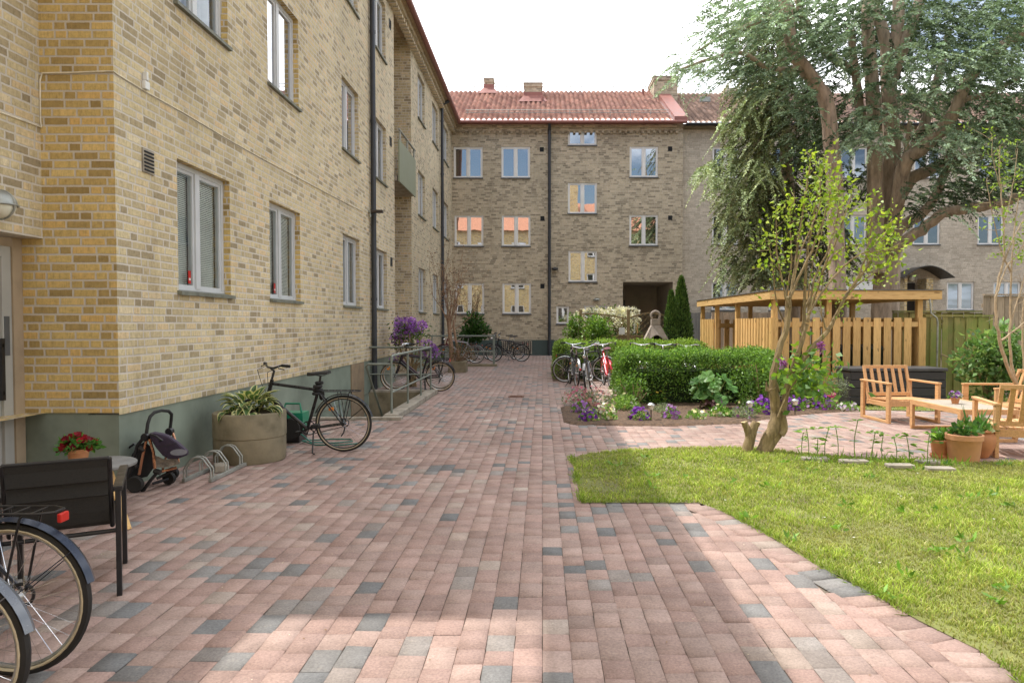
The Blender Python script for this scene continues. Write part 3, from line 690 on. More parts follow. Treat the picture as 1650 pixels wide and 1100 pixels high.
mb.build('ridge_rail', M_GALV, BB, world=True)
mb = MB()
for dz in (.16, .27): mb.tube([(-3.4, 30.5, roofz(30.5)+dz), (5.6, 30.5, roofz(30.5)+dz)], .018, 5)
x = -3.3
while x < 5.6: mb.tube([(x, 30.5, roofz(30.5)), (x, 30.5, roofz(30.5)+.28)], .014, 5); x += .9
mb.build('snow_guard', M_GALV, BB, world=True)
downpipe(BB, upx(885.3), 30.2, .16, EAVE, .065, ky=-.35)
for px, py in ((873, 241), (874, 352), (874, 461), (1079, 240), (1079.6, 351)):
    mb = MB(); u, z = upx(px), zpx(py); pbox(mb, PY, u-.09, u+.09, z-.1, z+.1, -.012, .01); mb.build('vent', M_DARK, BB, world=True)
# lattice grille low on the back wall
mb = MB(); u0, u1, z0, z1 = upx(808), upx(856), zpx(570), zpx(549); pbox(mb, PY, u0, u1, z0, z1, -.021, -.02); gr = mb.build('grille', M_DARK, BB, world=True)
mb = MB()
i = u0+.05
while i < u1:
    pbox(mb, PY, i-.012, i+.012, z0, z1, -.045, -.022); i += .085
z = z0+.05
while z < z1: pbox(mb, PY, u0, u1, z-.012, z+.012, -.047, -.0225); z += .085
pbox(mb, PY, u0-.03, u1+.03, z1-.03, z1+.01, -.05, -.0225); pbox(mb, PY, u1-.01, u1+.03, z0, z1, -.05, -.0225); mb.build('grille_bars', M_CONC, gr, world=True)
# ---- grey-brown neighbour on the right
GB = thing('apartment_building', 'pale greyish brick apartment building behind the cedar with brown tiled roof', 'building', (16, 30.55, .16))
PG = lambda u, z, d: (u, 30.55+d, z)
def ug(x): return AY(x, 400, 30.55)[0]
def zg(y): return AY(874, y, 30.55)[2]
rows_g = [(237, 287), (346.5, 394.5), (454, 500)]
colg = [(1147, 1190), (1240, 1284), (1352, 1396), (1471, 1514.5), (1575, 1617), (1676, 1718)]
ops = []
for r, (y0, y1) in enumerate(rows_g):
    for cidx, (x0, x1) in enumerate(colg):
        if r == 2: 
            if cidx == 3: x0, x1 = 1527, 1571
            elif cidx == 4: x0, x1 = 1602, 1646
            elif cidx == 2: continue
        ops.append((ug(x0), ug(x1), zg(y1), zg(y0)))
DOOR = (ug(1449), ug(1478), .16, zg(455))
mb = MB(); wall(mb, PG, 6.2, 27, .12, EAVE, ops+[DOOR], .13); mb.build('wall', M_BRICKG, GB, world=True)
M_PANED = panemat('dim_window_glass', .16, (.75, .86, 1.0))
for o in ops: window(GB, PG, *o, M_FRAMEW, M_SILL, .05, 'dark', t=.045, pane=M_PANED)
mb = MB(); mb.box(DOOR[0]-.02, DOOR[1]+.02, 30.7, 30.75, .1, DOOR[3]); dd = mb.build('door', simple('dark_brown_door', (.03, .024, .02), .5), GB, world=True)
tile_roof(GB, 6.3, 27, 30.1, EAVE+.05, 35.7, 13.45, M_TILEG, [(1, 1, 1), (.75, .72, .7), (1.25, 1.2, 1.15), (.9, .85, .8)])
mb = MB(); mb.tube([(6.3, 30.1, EAVE-.02), (27, 30.1, EAVE-.02)], .07, 10); mb.build('gutter', M_BLACK, GB, smooth=True, world=True)
mb = MB(); mb.box(6.2, 27, 30.25, 30.55, EAVE-.12, EAVE+.03); mb.box(6.3, 27, 30.15, 30.249, EAVE-.1, EAVE+.06); mb.build('eave_board', M_CONCD, GB, world=True)
mb = MB(); mb.box(7.6, 8.1, 33.2, 33.3, roofz(33.2)+.02, roofz(33.2)+.25); mb.build('roof_hatch', M_GALV, GB, world=True)
q = AY(1176, 147, 35.6); mb = MB(); mb.box(q[0]-.35, q[0]+.35, 35.4, 36.2, 13.0, q[2]+.1); mb.build('chimney', M_BRICKG, GB, world=True)
q0 = ug(1486); mb = MB(); pbox(mb, PG, ug(1478)+.02, ug(1489), .1, zg(450), -.75, -.003); pbox(mb, PG, ug(1444), ug(1449)-.02, .1, zg(450), -.75, -.003); mb.build('porch_wall', M_BRICK, GB, world=True)
mb = MB(); xa, xb = ug(1436), ug(1516); k = 14; zb0 = zg(453)
for i in range(k):
    t0, t1 = i/k, (i+1)/k
    def zz(t): return zb0+.5*math.sin(pi*min(1, t*1.0))+.08
    mb.add([(xa+(xb-xa)*t, 30.56-d, zz(t)+o) for t in (t0, t1) for d in (0, 1.1) for o in (0, .03)], [(0, 1, 5, 4), (2, 6, 7, 3), (1, 3, 7, 5), (0, 4, 6, 2), (0, 2, 3, 1), (4, 5, 7, 6)])
mb.build('porch_canopy', M_BLACK, GB, world=True)
mb = MB(); mb.ball((ug(1467), 30.4, zg(449)), .13); mb.build('porch_lamp', M_GLOBE, GB, smooth=True, world=True)
mb = MB(); mb.box(ug(1335), ug(1398), 29.6, 29.64, zg(474), zg(456)); mb.build('white_parapet_panel', M_WHITE, GB, world=True)
# ---- opposite wing behind the viewpoint (seen mirrored in the back windows)
OB = thing('apartment_building', 'sunlit cream wing with orange tiled roof mirrored in the back windows', 'building', (0, -7, 0))
PO = lambda u, z, d: (u, -7-d, z)
ops = [(x, x+1.3, z, z+1.45) for x in (-11, -7.6, -4.6, -1.6, 1.4, 4.4, 7.4, 10.4) for z in (1.9, 5.0, 8.1)]
mb = MB(); wall(mb, PO, -16, 16, 0, 10.7, ops, .13); mb.build('wall', M_BRICK, OB, world=True)
for o in ops: window(OB, PO, *o, M_FRAMEW, M_SILL, .04, 'dark')
mb = MB(); mb.quad((-16.3, -6.6, 10.65), (16.3, -6.6, 10.65), (16.3, -12, 14.2), (-16.3, -12, 14.2)); mb.quad((-16.3, -12, 14.2), (16.3, -12, 14.2), (16.3, -17.5, 10.65), (-16.3, -17.5, 10.65)); mb.build('roof', simple('orange_clay_tile', (.58, .26, .15), .8, nscale=8, namt=.3), OB, world=True)
mb = MB(); mb.box(2.2, 3.6, -11, -9.6, 11, 15.6); mb.build('chimney', M_BRICK, OB, world=True)
mb = MB(); mb.quad((-16, -17, 0), (16, -17, 0), (16, -17, 10.7), (-16, -17, 10.7))
for x in (-16, 16): mb.add([(x, -7, 0), (x, -17, 0), (x, -17, 10.7), (x, -12, 14.1), (x, -7, 10.7)], [(0, 1, 2, 3, 4)])
mb.build('rear_wall', M_BRICK, OB, world=True)
# ------------------------------------------------------------------ bicycles
def bike(label, loc, heading, col=(.02, .02, .022), lean=.06, steer=0., mixte=False, swept=False, tyre=(.016, .015, .014), basket=False, saddle=None,
         rack=True, fender=True, light=True, stand=True, group='bicycles parked in the courtyard', fine=1, r=.345, name='bicycle', fcol=None, skirt=None, wall=None, tail=True):
    t = thing(name, label, 'bicycle', loc, heading, group, lean)
    mf = simple('bike_frame_paint', col, .3, .2, nscale=14, namt=.12); mt = simple('bike_tyre', tyre, .75, nscale=25, namt=.2)
    mfe = simple('bike_mudguard', fcol or col, .25, .3, nscale=10, namt=.12)
    msd = simple('bike_saddle', saddle or (.02, .02, .02), .5, nscale=14, namt=.2)
    xr, xf = -.53, .53; bb = (-.08, 0, .285); st = (-.235, 0, .80); n1 = 44 if fine else 28
    stx = lambda p: rotz(p, steer, (.40, 0))
    ht, hb = (.345, 0, .90), (.40, 0, .70)
    mb = MB(); tb = .019
    top0 = (-.225, 0, .77) if not mixte else (-.17, 0, .50)
    mb.tube([bb, st], tb, 8); mb.tube([hb, bb], tb*1.25, 8); mb.tube([(ht[0]+.015, 0, ht[2]-.05), top0], tb, 8); mb.tube([ht, hb], .024, 8)
    for sg in (1, -1):
        mb.tube([(bb[0], sg*.03, bb[2]), (xr, sg*.065, r)], .011, 6); mb.tube([(st[0]-.0, sg*.02, st[2]-.06), (xr, sg*.065, r)], .009, 6)
    fr = mb.build('frame', mf, t, smooth=True)
    mb = MB(); mb.tube([st, (-.255, 0, .95)], .014, 8); mb.build('seat_post', M_STEEL if not fine == 2 else M_BLACK, fr, smooth=True)
    # fork
    mb = MB(); mb.xf = stx
    for sg in (1, -1): mb.tube([(.405, sg*.05, .69), (.45, sg*.055, .55), (.50, sg*.055, .42), (xf, sg*.055, r)], .012, 6)
    mb.tube([(.405, -.05, .695), (.405, .05, .695)], .014, 6); mb.build('fork', mf, t, smooth=True)
    # wheels
    for cx, xf_ in ((xr, None), (xf, stx)):
        c = (cx, 0, r); R_ = r-.02
        mb = MB(); mb.xf = xf_; mb.ring(c, R_-.022, .012, 'y', n1, 6); mb.lathe([(.02, -.05), (.028, -.03), (.016, -.01), (.016, .01), (.028, .03), (.02, .05)], c, 10, 'y')
        w = mb.build('wheel', M_STEEL if fine != 2 else M_BLACK, t, smooth=True)
        mb = MB(); mb.xf = xf_; mb.ring(c, R_, .0205, 'y', n1, 8); mb.build('tyre', mt, w, smooth=True)
        if wall:
            mb = MB(); mb.xf = xf_
            for sg in (1, -1): mb.ring((cx, sg*.0125, r), R_-.010, .009, 'y', n1, 5)
            mb.build('tyre_sidewall', simple('bike_sidewall', wall, .7, nscale=20, namt=.15), w, smooth=True)
        mb = MB(); mb.xf = xf_; ns = 32 if fine else 20
        for i in range(ns):
            a = 2*pi*i/ns; o = .35*(1 if i % 2 else -1); sg = 1 if (i//2) % 2 else -1
            mb.tube([(cx+.024*math.cos(a+o*3), sg*.03, r+.024*math.sin(a+o*3)), (cx+(R_-.025)*math.cos(a), 0, r+(R_-.025)*math.sin(a))], .0013 if fine else .002, 3)
        mb.build('spokes', M_CHROME, w)
        if fender:
            mb = MB(); mb.xf = xf_; a0, a1 = (R(-12), R(150)) if cx > 0 else (R(28), R(188))
            if cx < 0: a0, a1 = R(20), R(167)
            else: a0, a1 = R(40), R(190)
            pts = []; sd = []
            for i in range(25):
                a = a0+(a1-a0)*i/24; pts.append((cx+(r+.012)*math.cos(a), 0, r+(r+.012)*math.sin(a))); sd.append(((0, .027, 0), (.014*math.cos(a), 0, .014*math.sin(a))))
            mb.strip(pts, sd)
            for sg in (1, -1): mb.tube([(cx, sg*.06, r), (cx+(r+.015)*math.cos(a1-.45), sg*.028, r+(r+.015)*math.sin(a1-.45))] if cx < 0 else [(cx, sg*.06, r), (cx+(r+.015)*math.cos(a1-.3), sg*.028, r+(r+.015)*math.sin(a1-.3))], .0025, 4)
            mb.build('mudguard', mfe, t, smooth=True)
    # handlebar
    mb = MB(); mb.xf = stx
    mb.tube([(.345, 0, .90), (.315, 0, 1.0), (.36, 0, 1.04)], .015, 8)
    if swept: hp = [(.12, -.30, 1.06), (.25, -.30, 1.085), (.36, -.22, 1.09), (.38, -.08, 1.05), (.38, .08, 1.05), (.36, .22, 1.09), (.25, .30, 1.085), (.12, .30, 1.06)]
    else: hp = [(.28, -.32, 1.075), (.32, -.2, 1.08), (.36, -.08, 1.045), (.36, .08, 1.045), (.32, .2, 1.08), (.28, .32, 1.075)]
    mb.tube(hp, .012, 8); hbar = mb.build('handlebar', M_BLACK if fine == 2 else M_CHROME, t, smooth=True)
    for i, sg in ((0, -1), (-1, 1)):
        e = Vector(hp[i]); q = Vector(hp[1 if i == 0 else -2]); d = (q-e).normalized(); mb = MB(); mb.xf = stx
        mb.tube([e-d*.005, e+d*.12], .018, 8); mb.build('grip', M_RUB, hbar, smooth=True)
        mb = MB(); mb.xf = stx; mb.tube([e+d*.15+Vector((.02, 0, -.01)), e+d*.1+Vector((.06, 0, -.03)), e+d*.02+Vector((.05, 0, -.04))], .006, 5); mb.build('brake_lever', M_BLACK, hbar, smooth=True)
    if fine:
        mb = MB(); mb.xf = stx; mb.tube([(.33, -.15, 1.06), (.48, -.1, 1.02), (.47, -.02, .85), (.42, .02, .72)], .004, 5); mb.tube([(.33, .15, 1.06), (.46, .12, 1.0), (.42, .05, .84), (.38, .02, .76)], .004, 5); mb.build('cable_loop', M_BLACK, hbar, smooth=True)
    # saddle
    mb = MB(); prof = []
    for i in range(9):
        x = i/8; w = .078*(1-x)**.7+.016; prof.append((-.36+.27*x, w, .985+.012*math.cos(x*pi)-.0))
    vs = []
    for x, w, z in prof: vs += [(x, -w, z-.028), (x, -w*.75, z+.004), (x, 0, z+.016), (x, w*.75, z+.004), (x, w, z-.028)]
    fs = [(i*5+j, i*5+j+1, i*5+6+j, i*5+5+j) for i in range(8) for j in range(4)]+[(0, 5, 9, 4), (0, 1, 2, 3, 4), (40, 44, 43, 42, 41)]+[(i*5, i*5+4, i*5+9, i*5+5) for i in range(8)]
    mb.add(vs, fs); mb.tube([(-.32, .02, .955), (-.26, .02, .945), (-.14, .01, .965)], .005, 5); mb.build('saddle', msd, t, smooth=True)
    # drivetrain
    mb = MB(); mb.ring((bb[0], -.055, bb[2]), .085, .006, 'y', 24, 5); mb.tube([(bb[0], -.07, bb[2]), (bb[0]+.15, -.09, bb[2]-.07)], .011, 6); mb.tube([(bb[0], .07, bb[2]), (bb[0]-.15, .09, bb[2]+.07)], .011, 6)
    mb.tube([(bb[0], -.075, bb[2]), (bb[0], .075, bb[2])], .022, 10)
    for i in range(5):
        a = i*2*pi/5; mb.tube([(bb[0], -.055, bb[2]), (bb[0]+.082*math.cos(a), -.055, bb[2]+.082*math.sin(a))], .007, 4)
    ck = mb.build('crank', M_BLACK if fine == 2 else M_STEEL, t, smooth=True)
    for p in ((bb[0]+.15, -.145, bb[2]-.07), (bb[0]-.15, .145, bb[2]+.07)):
        mb = MB(); mb.box(p[0]-.045, p[0]+.045, p[1]-.045, p[1]+.045, p[2]-.012, p[2]+.012); mb.build('pedal', M_RUB, ck, bevel=.004)
    mb = MB(); mb.tube([(bb[0], -.055, bb[2]+.085), (xr, -.055, r+.045)], .005, 4); mb.tube([(bb[0], -.055, bb[2]-.085), (xr, -.055, r-.045)], .005, 4); mb.ring((xr, -.055, r), .05, .008, 'y', 18, 5)
    if fine: mb.tube([(xr, -.06, r-.05), (xr+.02, -.06, r-.13), (xr+.05, -.06, r-.17)], .009, 5)
    mb.build('chain', M_BLACK, t)
    if skirt:
        mb = MB()
        for sg in (1, -1):
            vs = [(xr, sg*.045, r+.02)]+[(xr+(r-.01)*math.cos(a), sg*.045, r+(r-.01)*math.sin(a)) for a in [R(18+i*9) for i in range(13)]]
            mb.add(vs, [(0, i, i+1) for i in range(1, 13)])
        mb.build('coat_guard', simple('red_coat_guard', skirt, .4), t)
    if rack:
        mb = MB(); z = 2*r+.055; x0, x1 = -.75, -.27
        mb.tube([(x1, .06, z), (x0+.06, .06, z), (x0, .03, z), (x0, -.03, z), (x0+.06, -.06, z), (x1, -.06, z), (-.25, 0, z-.02)], .0065, 6)
        for i in range(5): mb.tube([(-.34-.08*i, -.06, z), (-.34-.08*i, .06, z)], .004, 5)
        for sg in (1, -1): mb.tube([(xr, sg*.075, r), (-.62, sg*.065, z-.02), (-.64, sg*.06, z)], .006, 5); mb.tube([(xr, sg*.075, r), (-.48, sg*.06, z)], .005, 5)
        rk = mb.build('luggage_rack', M_BLACK, t, smooth=True)
        if tail:
            mb = MB(); mb.box(x0-.026, x0-.006, -.028, .028, z-.05, z-.008); mb.build('tail_light', M_RED, rk, bevel=.006)
    elif tail and fender:
        mb = MB(); a = R(168); mb.box(xr+(r+.04)*math.cos(a)-.015, xr+(r+.04)*math.cos(a)+.01, -.025, .025, r+.1, r+.15); mb.build('tail_light', M_RED, t, bevel=.005)
    if light:
        mb = MB(); mb.xf = stx; mb.lathe([(.012, -.05), (.035, -.03), (.04, .02), (.03, .035)], (.47, 0, .86), 12, 'x'); mb.build('head_light', M_CHROME, t, smooth=True)
    for cx, xf_ in ((xr, None), (xf, stx)):
        mb = MB(); mb.xf = xf_; mb.box(cx+.12, cx+.18, -.012, .012, r+.16, r+.20); mb.build('spoke_reflector', M_ORANGE, t, bevel=.004)
    if basket:
        mb = MB(); mb.xf = stx; x0, x1, y0, y1, z0, z1 = .45, .72, -.18, .18, .86, 1.06
        for z in (z0, z0+.07, z0+.14, z1): mb.tube([(x0, y0, z), (x1, y0, z), (x1, y1, z), (x0, y1, z)], .005, 5, True)
        for i in range(8):
            y = y0+(y1-y0)*i/7; mb.tube([(x1, y, z0), (x1, y, z1)], .003, 4); mb.tube([(x0, y, z0), (x0, y, z1)], .003, 4); mb.tube([(x0, y, z0), (x1, y, z0)], .003, 4)
        for i in range(6):
            x = x0+(x1-x0)*i/5; mb.tube([(x, y0, z0), (x, y0, z1)], .003, 4); mb.tube([(x, y1, z0), (x, y1, z1)], .003, 4)
        mb.build('basket', M_BLACK, t)
    if stand:
        mb = MB(); e = -.0; mb.tube([(bb[0]-.09, .05, bb[2]-.03), (bb[0]-.13, .22, .02-.22*math.sin(lean or 0)), (bb[0]-.16, .235, .012-.235*math.sin(lean or 0))], .009, 6); mb.build('kickstand', M_BLACK, t, smooth=True)
    return t
LEFT = pi
# main bike beside the planter, and the two cut off at the lower left
bk = bike('black city bicycle with turned handlebar standing beside the round concrete planter', (-3.0, 8.46, 0), LEFT, lean=-.03, steer=R(48), fine=2, light=False, wall=(.40, .34, .24), r=.352, tail=False)
mb = MB()
for k_, z in enumerate((.86, .82, .77, .73)): mb.ring((-.238+.01*k_, .03*(k_ % 2), z), .034+.006*(k_ % 3), .02, 'z', 14, 6)
mb.ring((-.25, -.05, .70), .05, .018, 'x', 14, 6)
for c in bk.children:
    if c.name.startswith('frame'): mb.build('cable_lock', M_RUB, c, smooth=True)
bike('bicycle with dark mudguard, rear rack and red tail light cut off at lower left', (-2.92, 3.06, 0), LEFT, col=(.03, .035, .05), fcol=(.035, .045, .07), lean=-.02, steer=.05, fine=1, wall=(.50, .43, .29), stand=False, r=.352)
bike('nearest bicycle at the lower left corner with short grey mudguard and cream tyre walls', (-2.83, 2.58, 0), LEFT, col=(.05, .05, .055), fcol=(.16, .175, .20), lean=-.02, wall=(.55, .48, .34), rack=False, stand=False, tail=False)
# behind the stairwell railing
bike('dark bicycle with beige tyres parked against the wall past the stairwell railing', (-2.92, 15.95, 0), LEFT, lean=-.08, swept=True, wall=(.55, .40, .25), light=False)
bike('second dark bicycle with beige tyres just behind the one at the stairwell railing', (-3.0, 16.5, 0), LEFT, lean=-.05, swept=True, wall=(.50, .38, .25), col=(.05, .02, .035))
# by the end wall
z26 = gz(26.2)
bike('black bicycle nearest the path in the group by the end wall', (-1.33, 26.3, gz(26.3)), LEFT, fine=0, r=.325, lean=-.05, light=False, basket=True)
bike('dark bicycle with white down tube behind the black one by the end wall', (-1.55, 27.2, gz(27.2)), LEFT, fine=0, r=.325, lean=.05, col=(.05, .055, .06))
bike('silver bicycle standing behind the far railing', (-3.0, 25.3, gz(25.3)), LEFT, fine=0, r=.325, lean=.05, col=(.35, .36, .38), tyre=(.12, .11, .10))
bike('maroon bicycle partly hidden behind the bare shrub and the far railing', (-3.3, 26.3, gz(26.3)), LEFT, fine=0, r=.325, lean=-.04, col=(.20, .03, .035), swept=True)
# between the hedges
bike('black bicycle with silver mudguards lying side on at the left end of the far hedge', (1.14, 18.35, 0), 0, lean=.06, fine=0, swept=True, fcol=(.5, .5, .5), wall=(.30, .28, .24), col=(.04, .04, .04), stand=False)
bike('slim bicycle seen from behind with red reflector by the far hedge', (.78, 17.4, 0), pi/2+.12, lean=.05, fine=0, swept=False, fcol=(.35, .35, .36), rack=False, r=.35)
bike('grey bicycle facing the viewer beside the flower bed', (1.08, 15.55, 0), -pi/2-.16, lean=.10, fine=1, swept=True, col=(.10, .10, .105), wall=(.45, .42, .34), rack=False, fcol=(.3, .3, .31))
bike('red bicycle with pink saddle and front basket between the two hedges', (1.62, 17.0, 0), pi/2+.06, lean=-.06, fine=1, mixte=True, swept=True, col=(.55, .03, .05), saddle=(.70, .38, .50), basket=True, rack=False, skirt=(.6, .06, .04), fcol=(.5, .03, .05))
bike('silver bicycle with tan saddle right of the red one behind the near hedge', (2.45, 16.9, 0), pi/2, lean=.05, fine=0, swept=True, saddle=(.55, .30, .15), col=(.4, .4, .4), rack=False)
bike('bicycle with dark straight handlebar hidden behind the near hedge', (2.95, 16.6, 0), pi/2, lean=.04, fine=0, rack=False)
bike('bicycle with chrome handlebar hidden behind the near hedge close to the shelter', (3.4, 16.0, 0), pi/2, lean=.04, fine=0, rack=False, swept=True, col=(.2, .2, .22))
# ------------------------------------------------------------------ sling chair, side table and pot at the left
d = (-.48, .87); l = (-.876, -.482)
def ch(f, s, z): return (-2.49+d[0]*f+l[0]*s, 3.98+d[1]*f+l[1]*s, z)
t = thing('garden_chair', 'black sling garden chair with metal frame beside the front door', 'chair', ch(.3, .28, 0))
for s_ in (0, .56):
    for f_, top in ((0, .62), (.62, .62)):
        mb = MB(); mb.bar(ch(f_, s_, 0), ch(f_, s_, top), .028, .05, up=(d[0], d[1], 0)); mb.build('leg', M_BLACK, t, bevel=.004, world=True)
    mb = MB(); mb.bar(ch(-.03, s_, .635), ch(.66, s_, .635), .05, .03); mb.build('armrest', M_BLACK, t, bevel=.005, world=True)
mb = MB()
for s_ in (.035, .525): mb.tube([ch(-.10, s_, .83), ch(-.01, s_, .60), ch(.08, s_, .40), ch(.58, s_, .43)], .014, 8)
mb.tube([ch(-.10, .035, .83), ch(-.10, .525, .83)], .012, 8); mb.tube([ch(.06, .0, .37), ch(.06, .56, .37)], .013, 8); mb.tube([ch(-.075, .035, .775), ch(-.075, .525, .775)], .012, 8)
mb.build('seat_frame', M_BLACK, t, smooth=True, world=True)
M_SLING = simple('black_sling_fabric', (.028, .027, .025), .85, nscale=90, namt=.35, bump=.002)
mb = MB(); P_ = [(-.112, .835), (-.112, .83), (-.09, .78), (-.077, .70), (-.052, .69), (-.045, .61), (-.03, .60), (0, .51), (.03, .44), (.085, .405), (.2, .392), (.58, .435)]
for (f0, z0), (f1, z1) in zip(P_, P_[1:]): mb.quad(ch(f0, .045, z0), ch(f0, .515, z0), ch(f1, .515, z1), ch(f1, .045, z1))
mb.build('sling', M_SLING, t, world=True)
tc = (-3.55, 5.36)
t = thing('side_table', 'low round grey side table on splayed wooden legs behind the sling chair', 'table', (*tc, 0))
mb = MB(); mb.lathe([(.0, .465), (.295, .465), (.305, .472), (.305, .488), (.295, .495), (0, .495)], (*tc, 0), 40); mb.build('tabletop', simple('grey_tabletop', (.19, .185, .175), .7, nscale=9, namt=.2), t, smooth=True, world=True)
for a in (R(-20), R(100), R(220)):
    mb = MB(); mb.bar((tc[0]+.16*math.cos(a), tc[1]+.16*math.sin(a), .465), (tc[0]+.36*math.cos(a), tc[1]+.36*math.sin(a), 0), .035, .06, up=(math.cos(a+1.57), math.sin(a+1.57), 0)); mb.build('leg', M_PINE, t, bevel=.004, world=True)
def pot(name, label, c, r0, r1, h, mat, cat='flower pot', group=None, prof=None, saucer=None, soil=.88):
    t = thing(name, label, cat, c, 0, group)
    pr = prof or [(0, 0), (r0, 0), (r0*1.02, .01), (r1*.96, h*.78), (r1*.97, h*.79), (r1*1.04, h*.80), (r1*1.05, h*.98), (r1*1.02, h), (r1*.93, h), (r1*.91, h*.85), (0, h*.84)]
    z0 = 0
    if saucer:
        mb = MB(); mb.lathe([(0, 0), (saucer*.9, 0), (saucer, .02), (saucer*1.02, saucer*.35), (saucer*.95, saucer*.36), (saucer*.85, .02), (0, .02)], (0, 0, 0), 32); mb.build('saucer', mat, t, smooth=True); z0 = .022
    mb = MB(); mb.lathe([(a, z+z0) for a, z in pr], (0, 0, 0), 36); mb.build('pot', mat, t, smooth=True)
    mb = MB(); mb.lathe([(0, h*soil+z0), (pr[-2][0]*1.01, h*soil-.004+z0)], (0, 0, 0), 20); mb.build('soil', M_SOIL, t)
    return t
def pansies(par, c, rad, h, nl, nf, cols, leafcols=((.06, .17, .03), (.10, .24, .05)), ps=.028, lw=.03, flat=.6, name='foliage'):
    P = rng.normal(size=(nl, 3)); P = unit(P); P[:, 2] = np.abs(P[:, 2]); rr = rng.random((nl, 1))**.45
    base = np.array(c); Q = base+P*rr*np.array([rad, rad, h*.8])
    D = P+rng.normal(size=(nl, 3))*.5
    leaves(name, Q, D, lw*(1+rng.random(nl)*.6), lw*.7, rcol(nl, leafcols, .25), M_LEAF, par)
    if nf == 0: return
    P = unit(rng.normal(size=(nf, 3))+np.array([0, -.35, .5])); P[:, 2] = np.abs(P[:, 2])
    cen = base+P*np.array([rad*.95, rad*.95, h])*(.75+.3*rng.random((nf, 1)))
    V = []; D_ = []; S_ = []; C = []
    for i in range(nf):
        nrm = unit((P[i]+rng.normal(size=3)*.35+np.array([0, -.5, .2]))[None])[0]; a = np.cross(nrm, [0.1, .2, 1]); a /= np.linalg.norm(a); b2 = np.cross(nrm, a); c0 = np.array(cols[rng.integers(len(cols))])*(1+rng.normal()*.2)
        for k_ in range(5):
            an = k_*2*pi/5+.3; V.append(cen[i]); D_.append(a*math.cos(an)+b2*math.sin(an)+nrm*.25); S_.append(nrm); C.append(np.clip(c0*(1-.12*(k_ % 2)), .003, 1))
    leaves('blossoms', V, D_, ps*(.85+.3*rng.random(len(V))), ps*.95, np.array(C), M_PETAL, par, side=np.array(S_), fold=.05, shape=.62)
p = pot('potted_pansies', 'small terracotta pot of dark red pansies on the round side table', (-3.60, 5.27, .496), .055, .075, .13, M_TERRA, 'potted flowers')
pansies(p, (-3.60, 5.27, .62), .14, .12, 240, 46, [(.22, .004, .012), (.13, .003, .01), (.3, .01, .02)], ps=.03, lw=.04)
# ------------------------------------------------------------------ folded pushchair
def sp(px, py, Y): return AY(px, py, Y)
t = thing('stroller', 'folded black and copper pushchair with purple canopy leaning at the plinth corner', 'pushchair', (-3.65, 6.62, 0))
M_COPP = simple('copper_tube', (.62, .32, .20), .28, .9, nscale=10, namt=.12); M_PURP = simple('purple_fabric', (.045, .032, .06), .8, nscale=40, namt=.25, bump=.002)
YN, YF = 6.45, 6.82
Z = lambda x, y: (180+x/6.11, 640+y/6.11)
def zn(x, y, Y=YN): return sp(*Z(x, y), Y)
mb = MB(); mb.tube([zn(340, 370), zn(355, 260), zn(378, 190, 6.5), zn(420, 148, 6.55), zn(490, 128, 6.66), zn(560, 135, 6.76), zn(590, 165, 6.8), zn(585, 230, YF), zn(572, 330, YF)], .0155, 10); mb.build('push_handle', M_RUB, t, smooth=True, world=True)
for (x, y, Y) in ((335, 390, YN), (572, 335, YF)):
    mb = MB(); q = zn(x, y, Y); mb.lathe([(0, -.028), (.034, -.028), (.04, -.015), (.04, .015), (.034, .028), (0, .028)], q, 14, 'y'); mb.lathe([(0, -.031), (.02, -.031), (.02, -.029)], q, 12, 'y'); mb.build('fold_joint', M_BLACK, t, smooth=True, world=True)
for P_, r_ in (([zn(345, 410), zn(300, 600), zn(270, 760)], .0125), ([zn(372, 410), zn(412, 540), zn(425, 700)], .0135), ([zn(275, 520, 6.55), zn(190, 780, 6.55)], .010), ([zn(600, 350, YF), zn(632, 450, YF), zn(655, 640, YF)], .0135), ([zn(470, 735, 6.55), zn(640, 690, 6.6)], .0135), ([zn(575, 360, YF), zn(540, 560, YF), zn(500, 720, YF)], .011)): mb = MB(); mb.tube(P_, r_, 8); mb.build('copper_tube', M_COPP, t, smooth=True, world=True)
mb = MB(); mb.tube([zn(320, 390), zn(255, 470), zn(215, 620), zn(160, 800), zn(130, 900)], .017, 8); mb.tube([zn(450, 735), zn(380, 820), zn(300, 930)], .017, 8); mb.tube([zn(225, 455, 6.6), zn(150, 510, 6.6), zn(130, 600, 6.6), zn(175, 700, 6.6)], .011, 8); mb.tube([zn(210, 470, 6.72), zn(165, 520, 6.72), zn(150, 600, 6.72)], .010, 8)
mb.tube([zn(270, 495), zn(325, 525)], .02, 8); mb.tube([zn(225, 650), zn(250, 690)], .02, 8); mb.tube([zn(420, 720), zn(480, 740)], .026, 8); mb.tube([zn(440, 800, 6.6), zn(640, 700, 6.7)], .014, 8); mb.tube([zn(400, 850, 6.6), zn(560, 800, 6.7)], .014, 8)
mb.build('black_frame', M_BLACK, t, smooth=True, world=True)
mb = MB()   # canopy: a curved shell over the near and far sides
prof = [(370, 365), (420, 352), (500, 365), (560, 385), (640, 440), (710, 500), (745, 535), (740, 570), (650, 605), (560, 605), (500, 570), (440, 500), (395, 430)]
A_ = [zn(x, y, 6.42) for x, y in prof]; cx_, cy_ = 540, 480
B_ = [zn(cx_+(x-cx_)*1.0+14, cy_+(y-cy_)*1.0-8, 6.78) for x, y in prof]
mid = [tuple((np.array(a)+np.array(b_))/2+np.array([0, 0, .012])) for a, b_ in zip(A_, B_)]
n_ = len(prof); Am = [tuple(np.array(a)*.86+np.array(zn(cx_, cy_, 6.36))*.14) for a in A_]
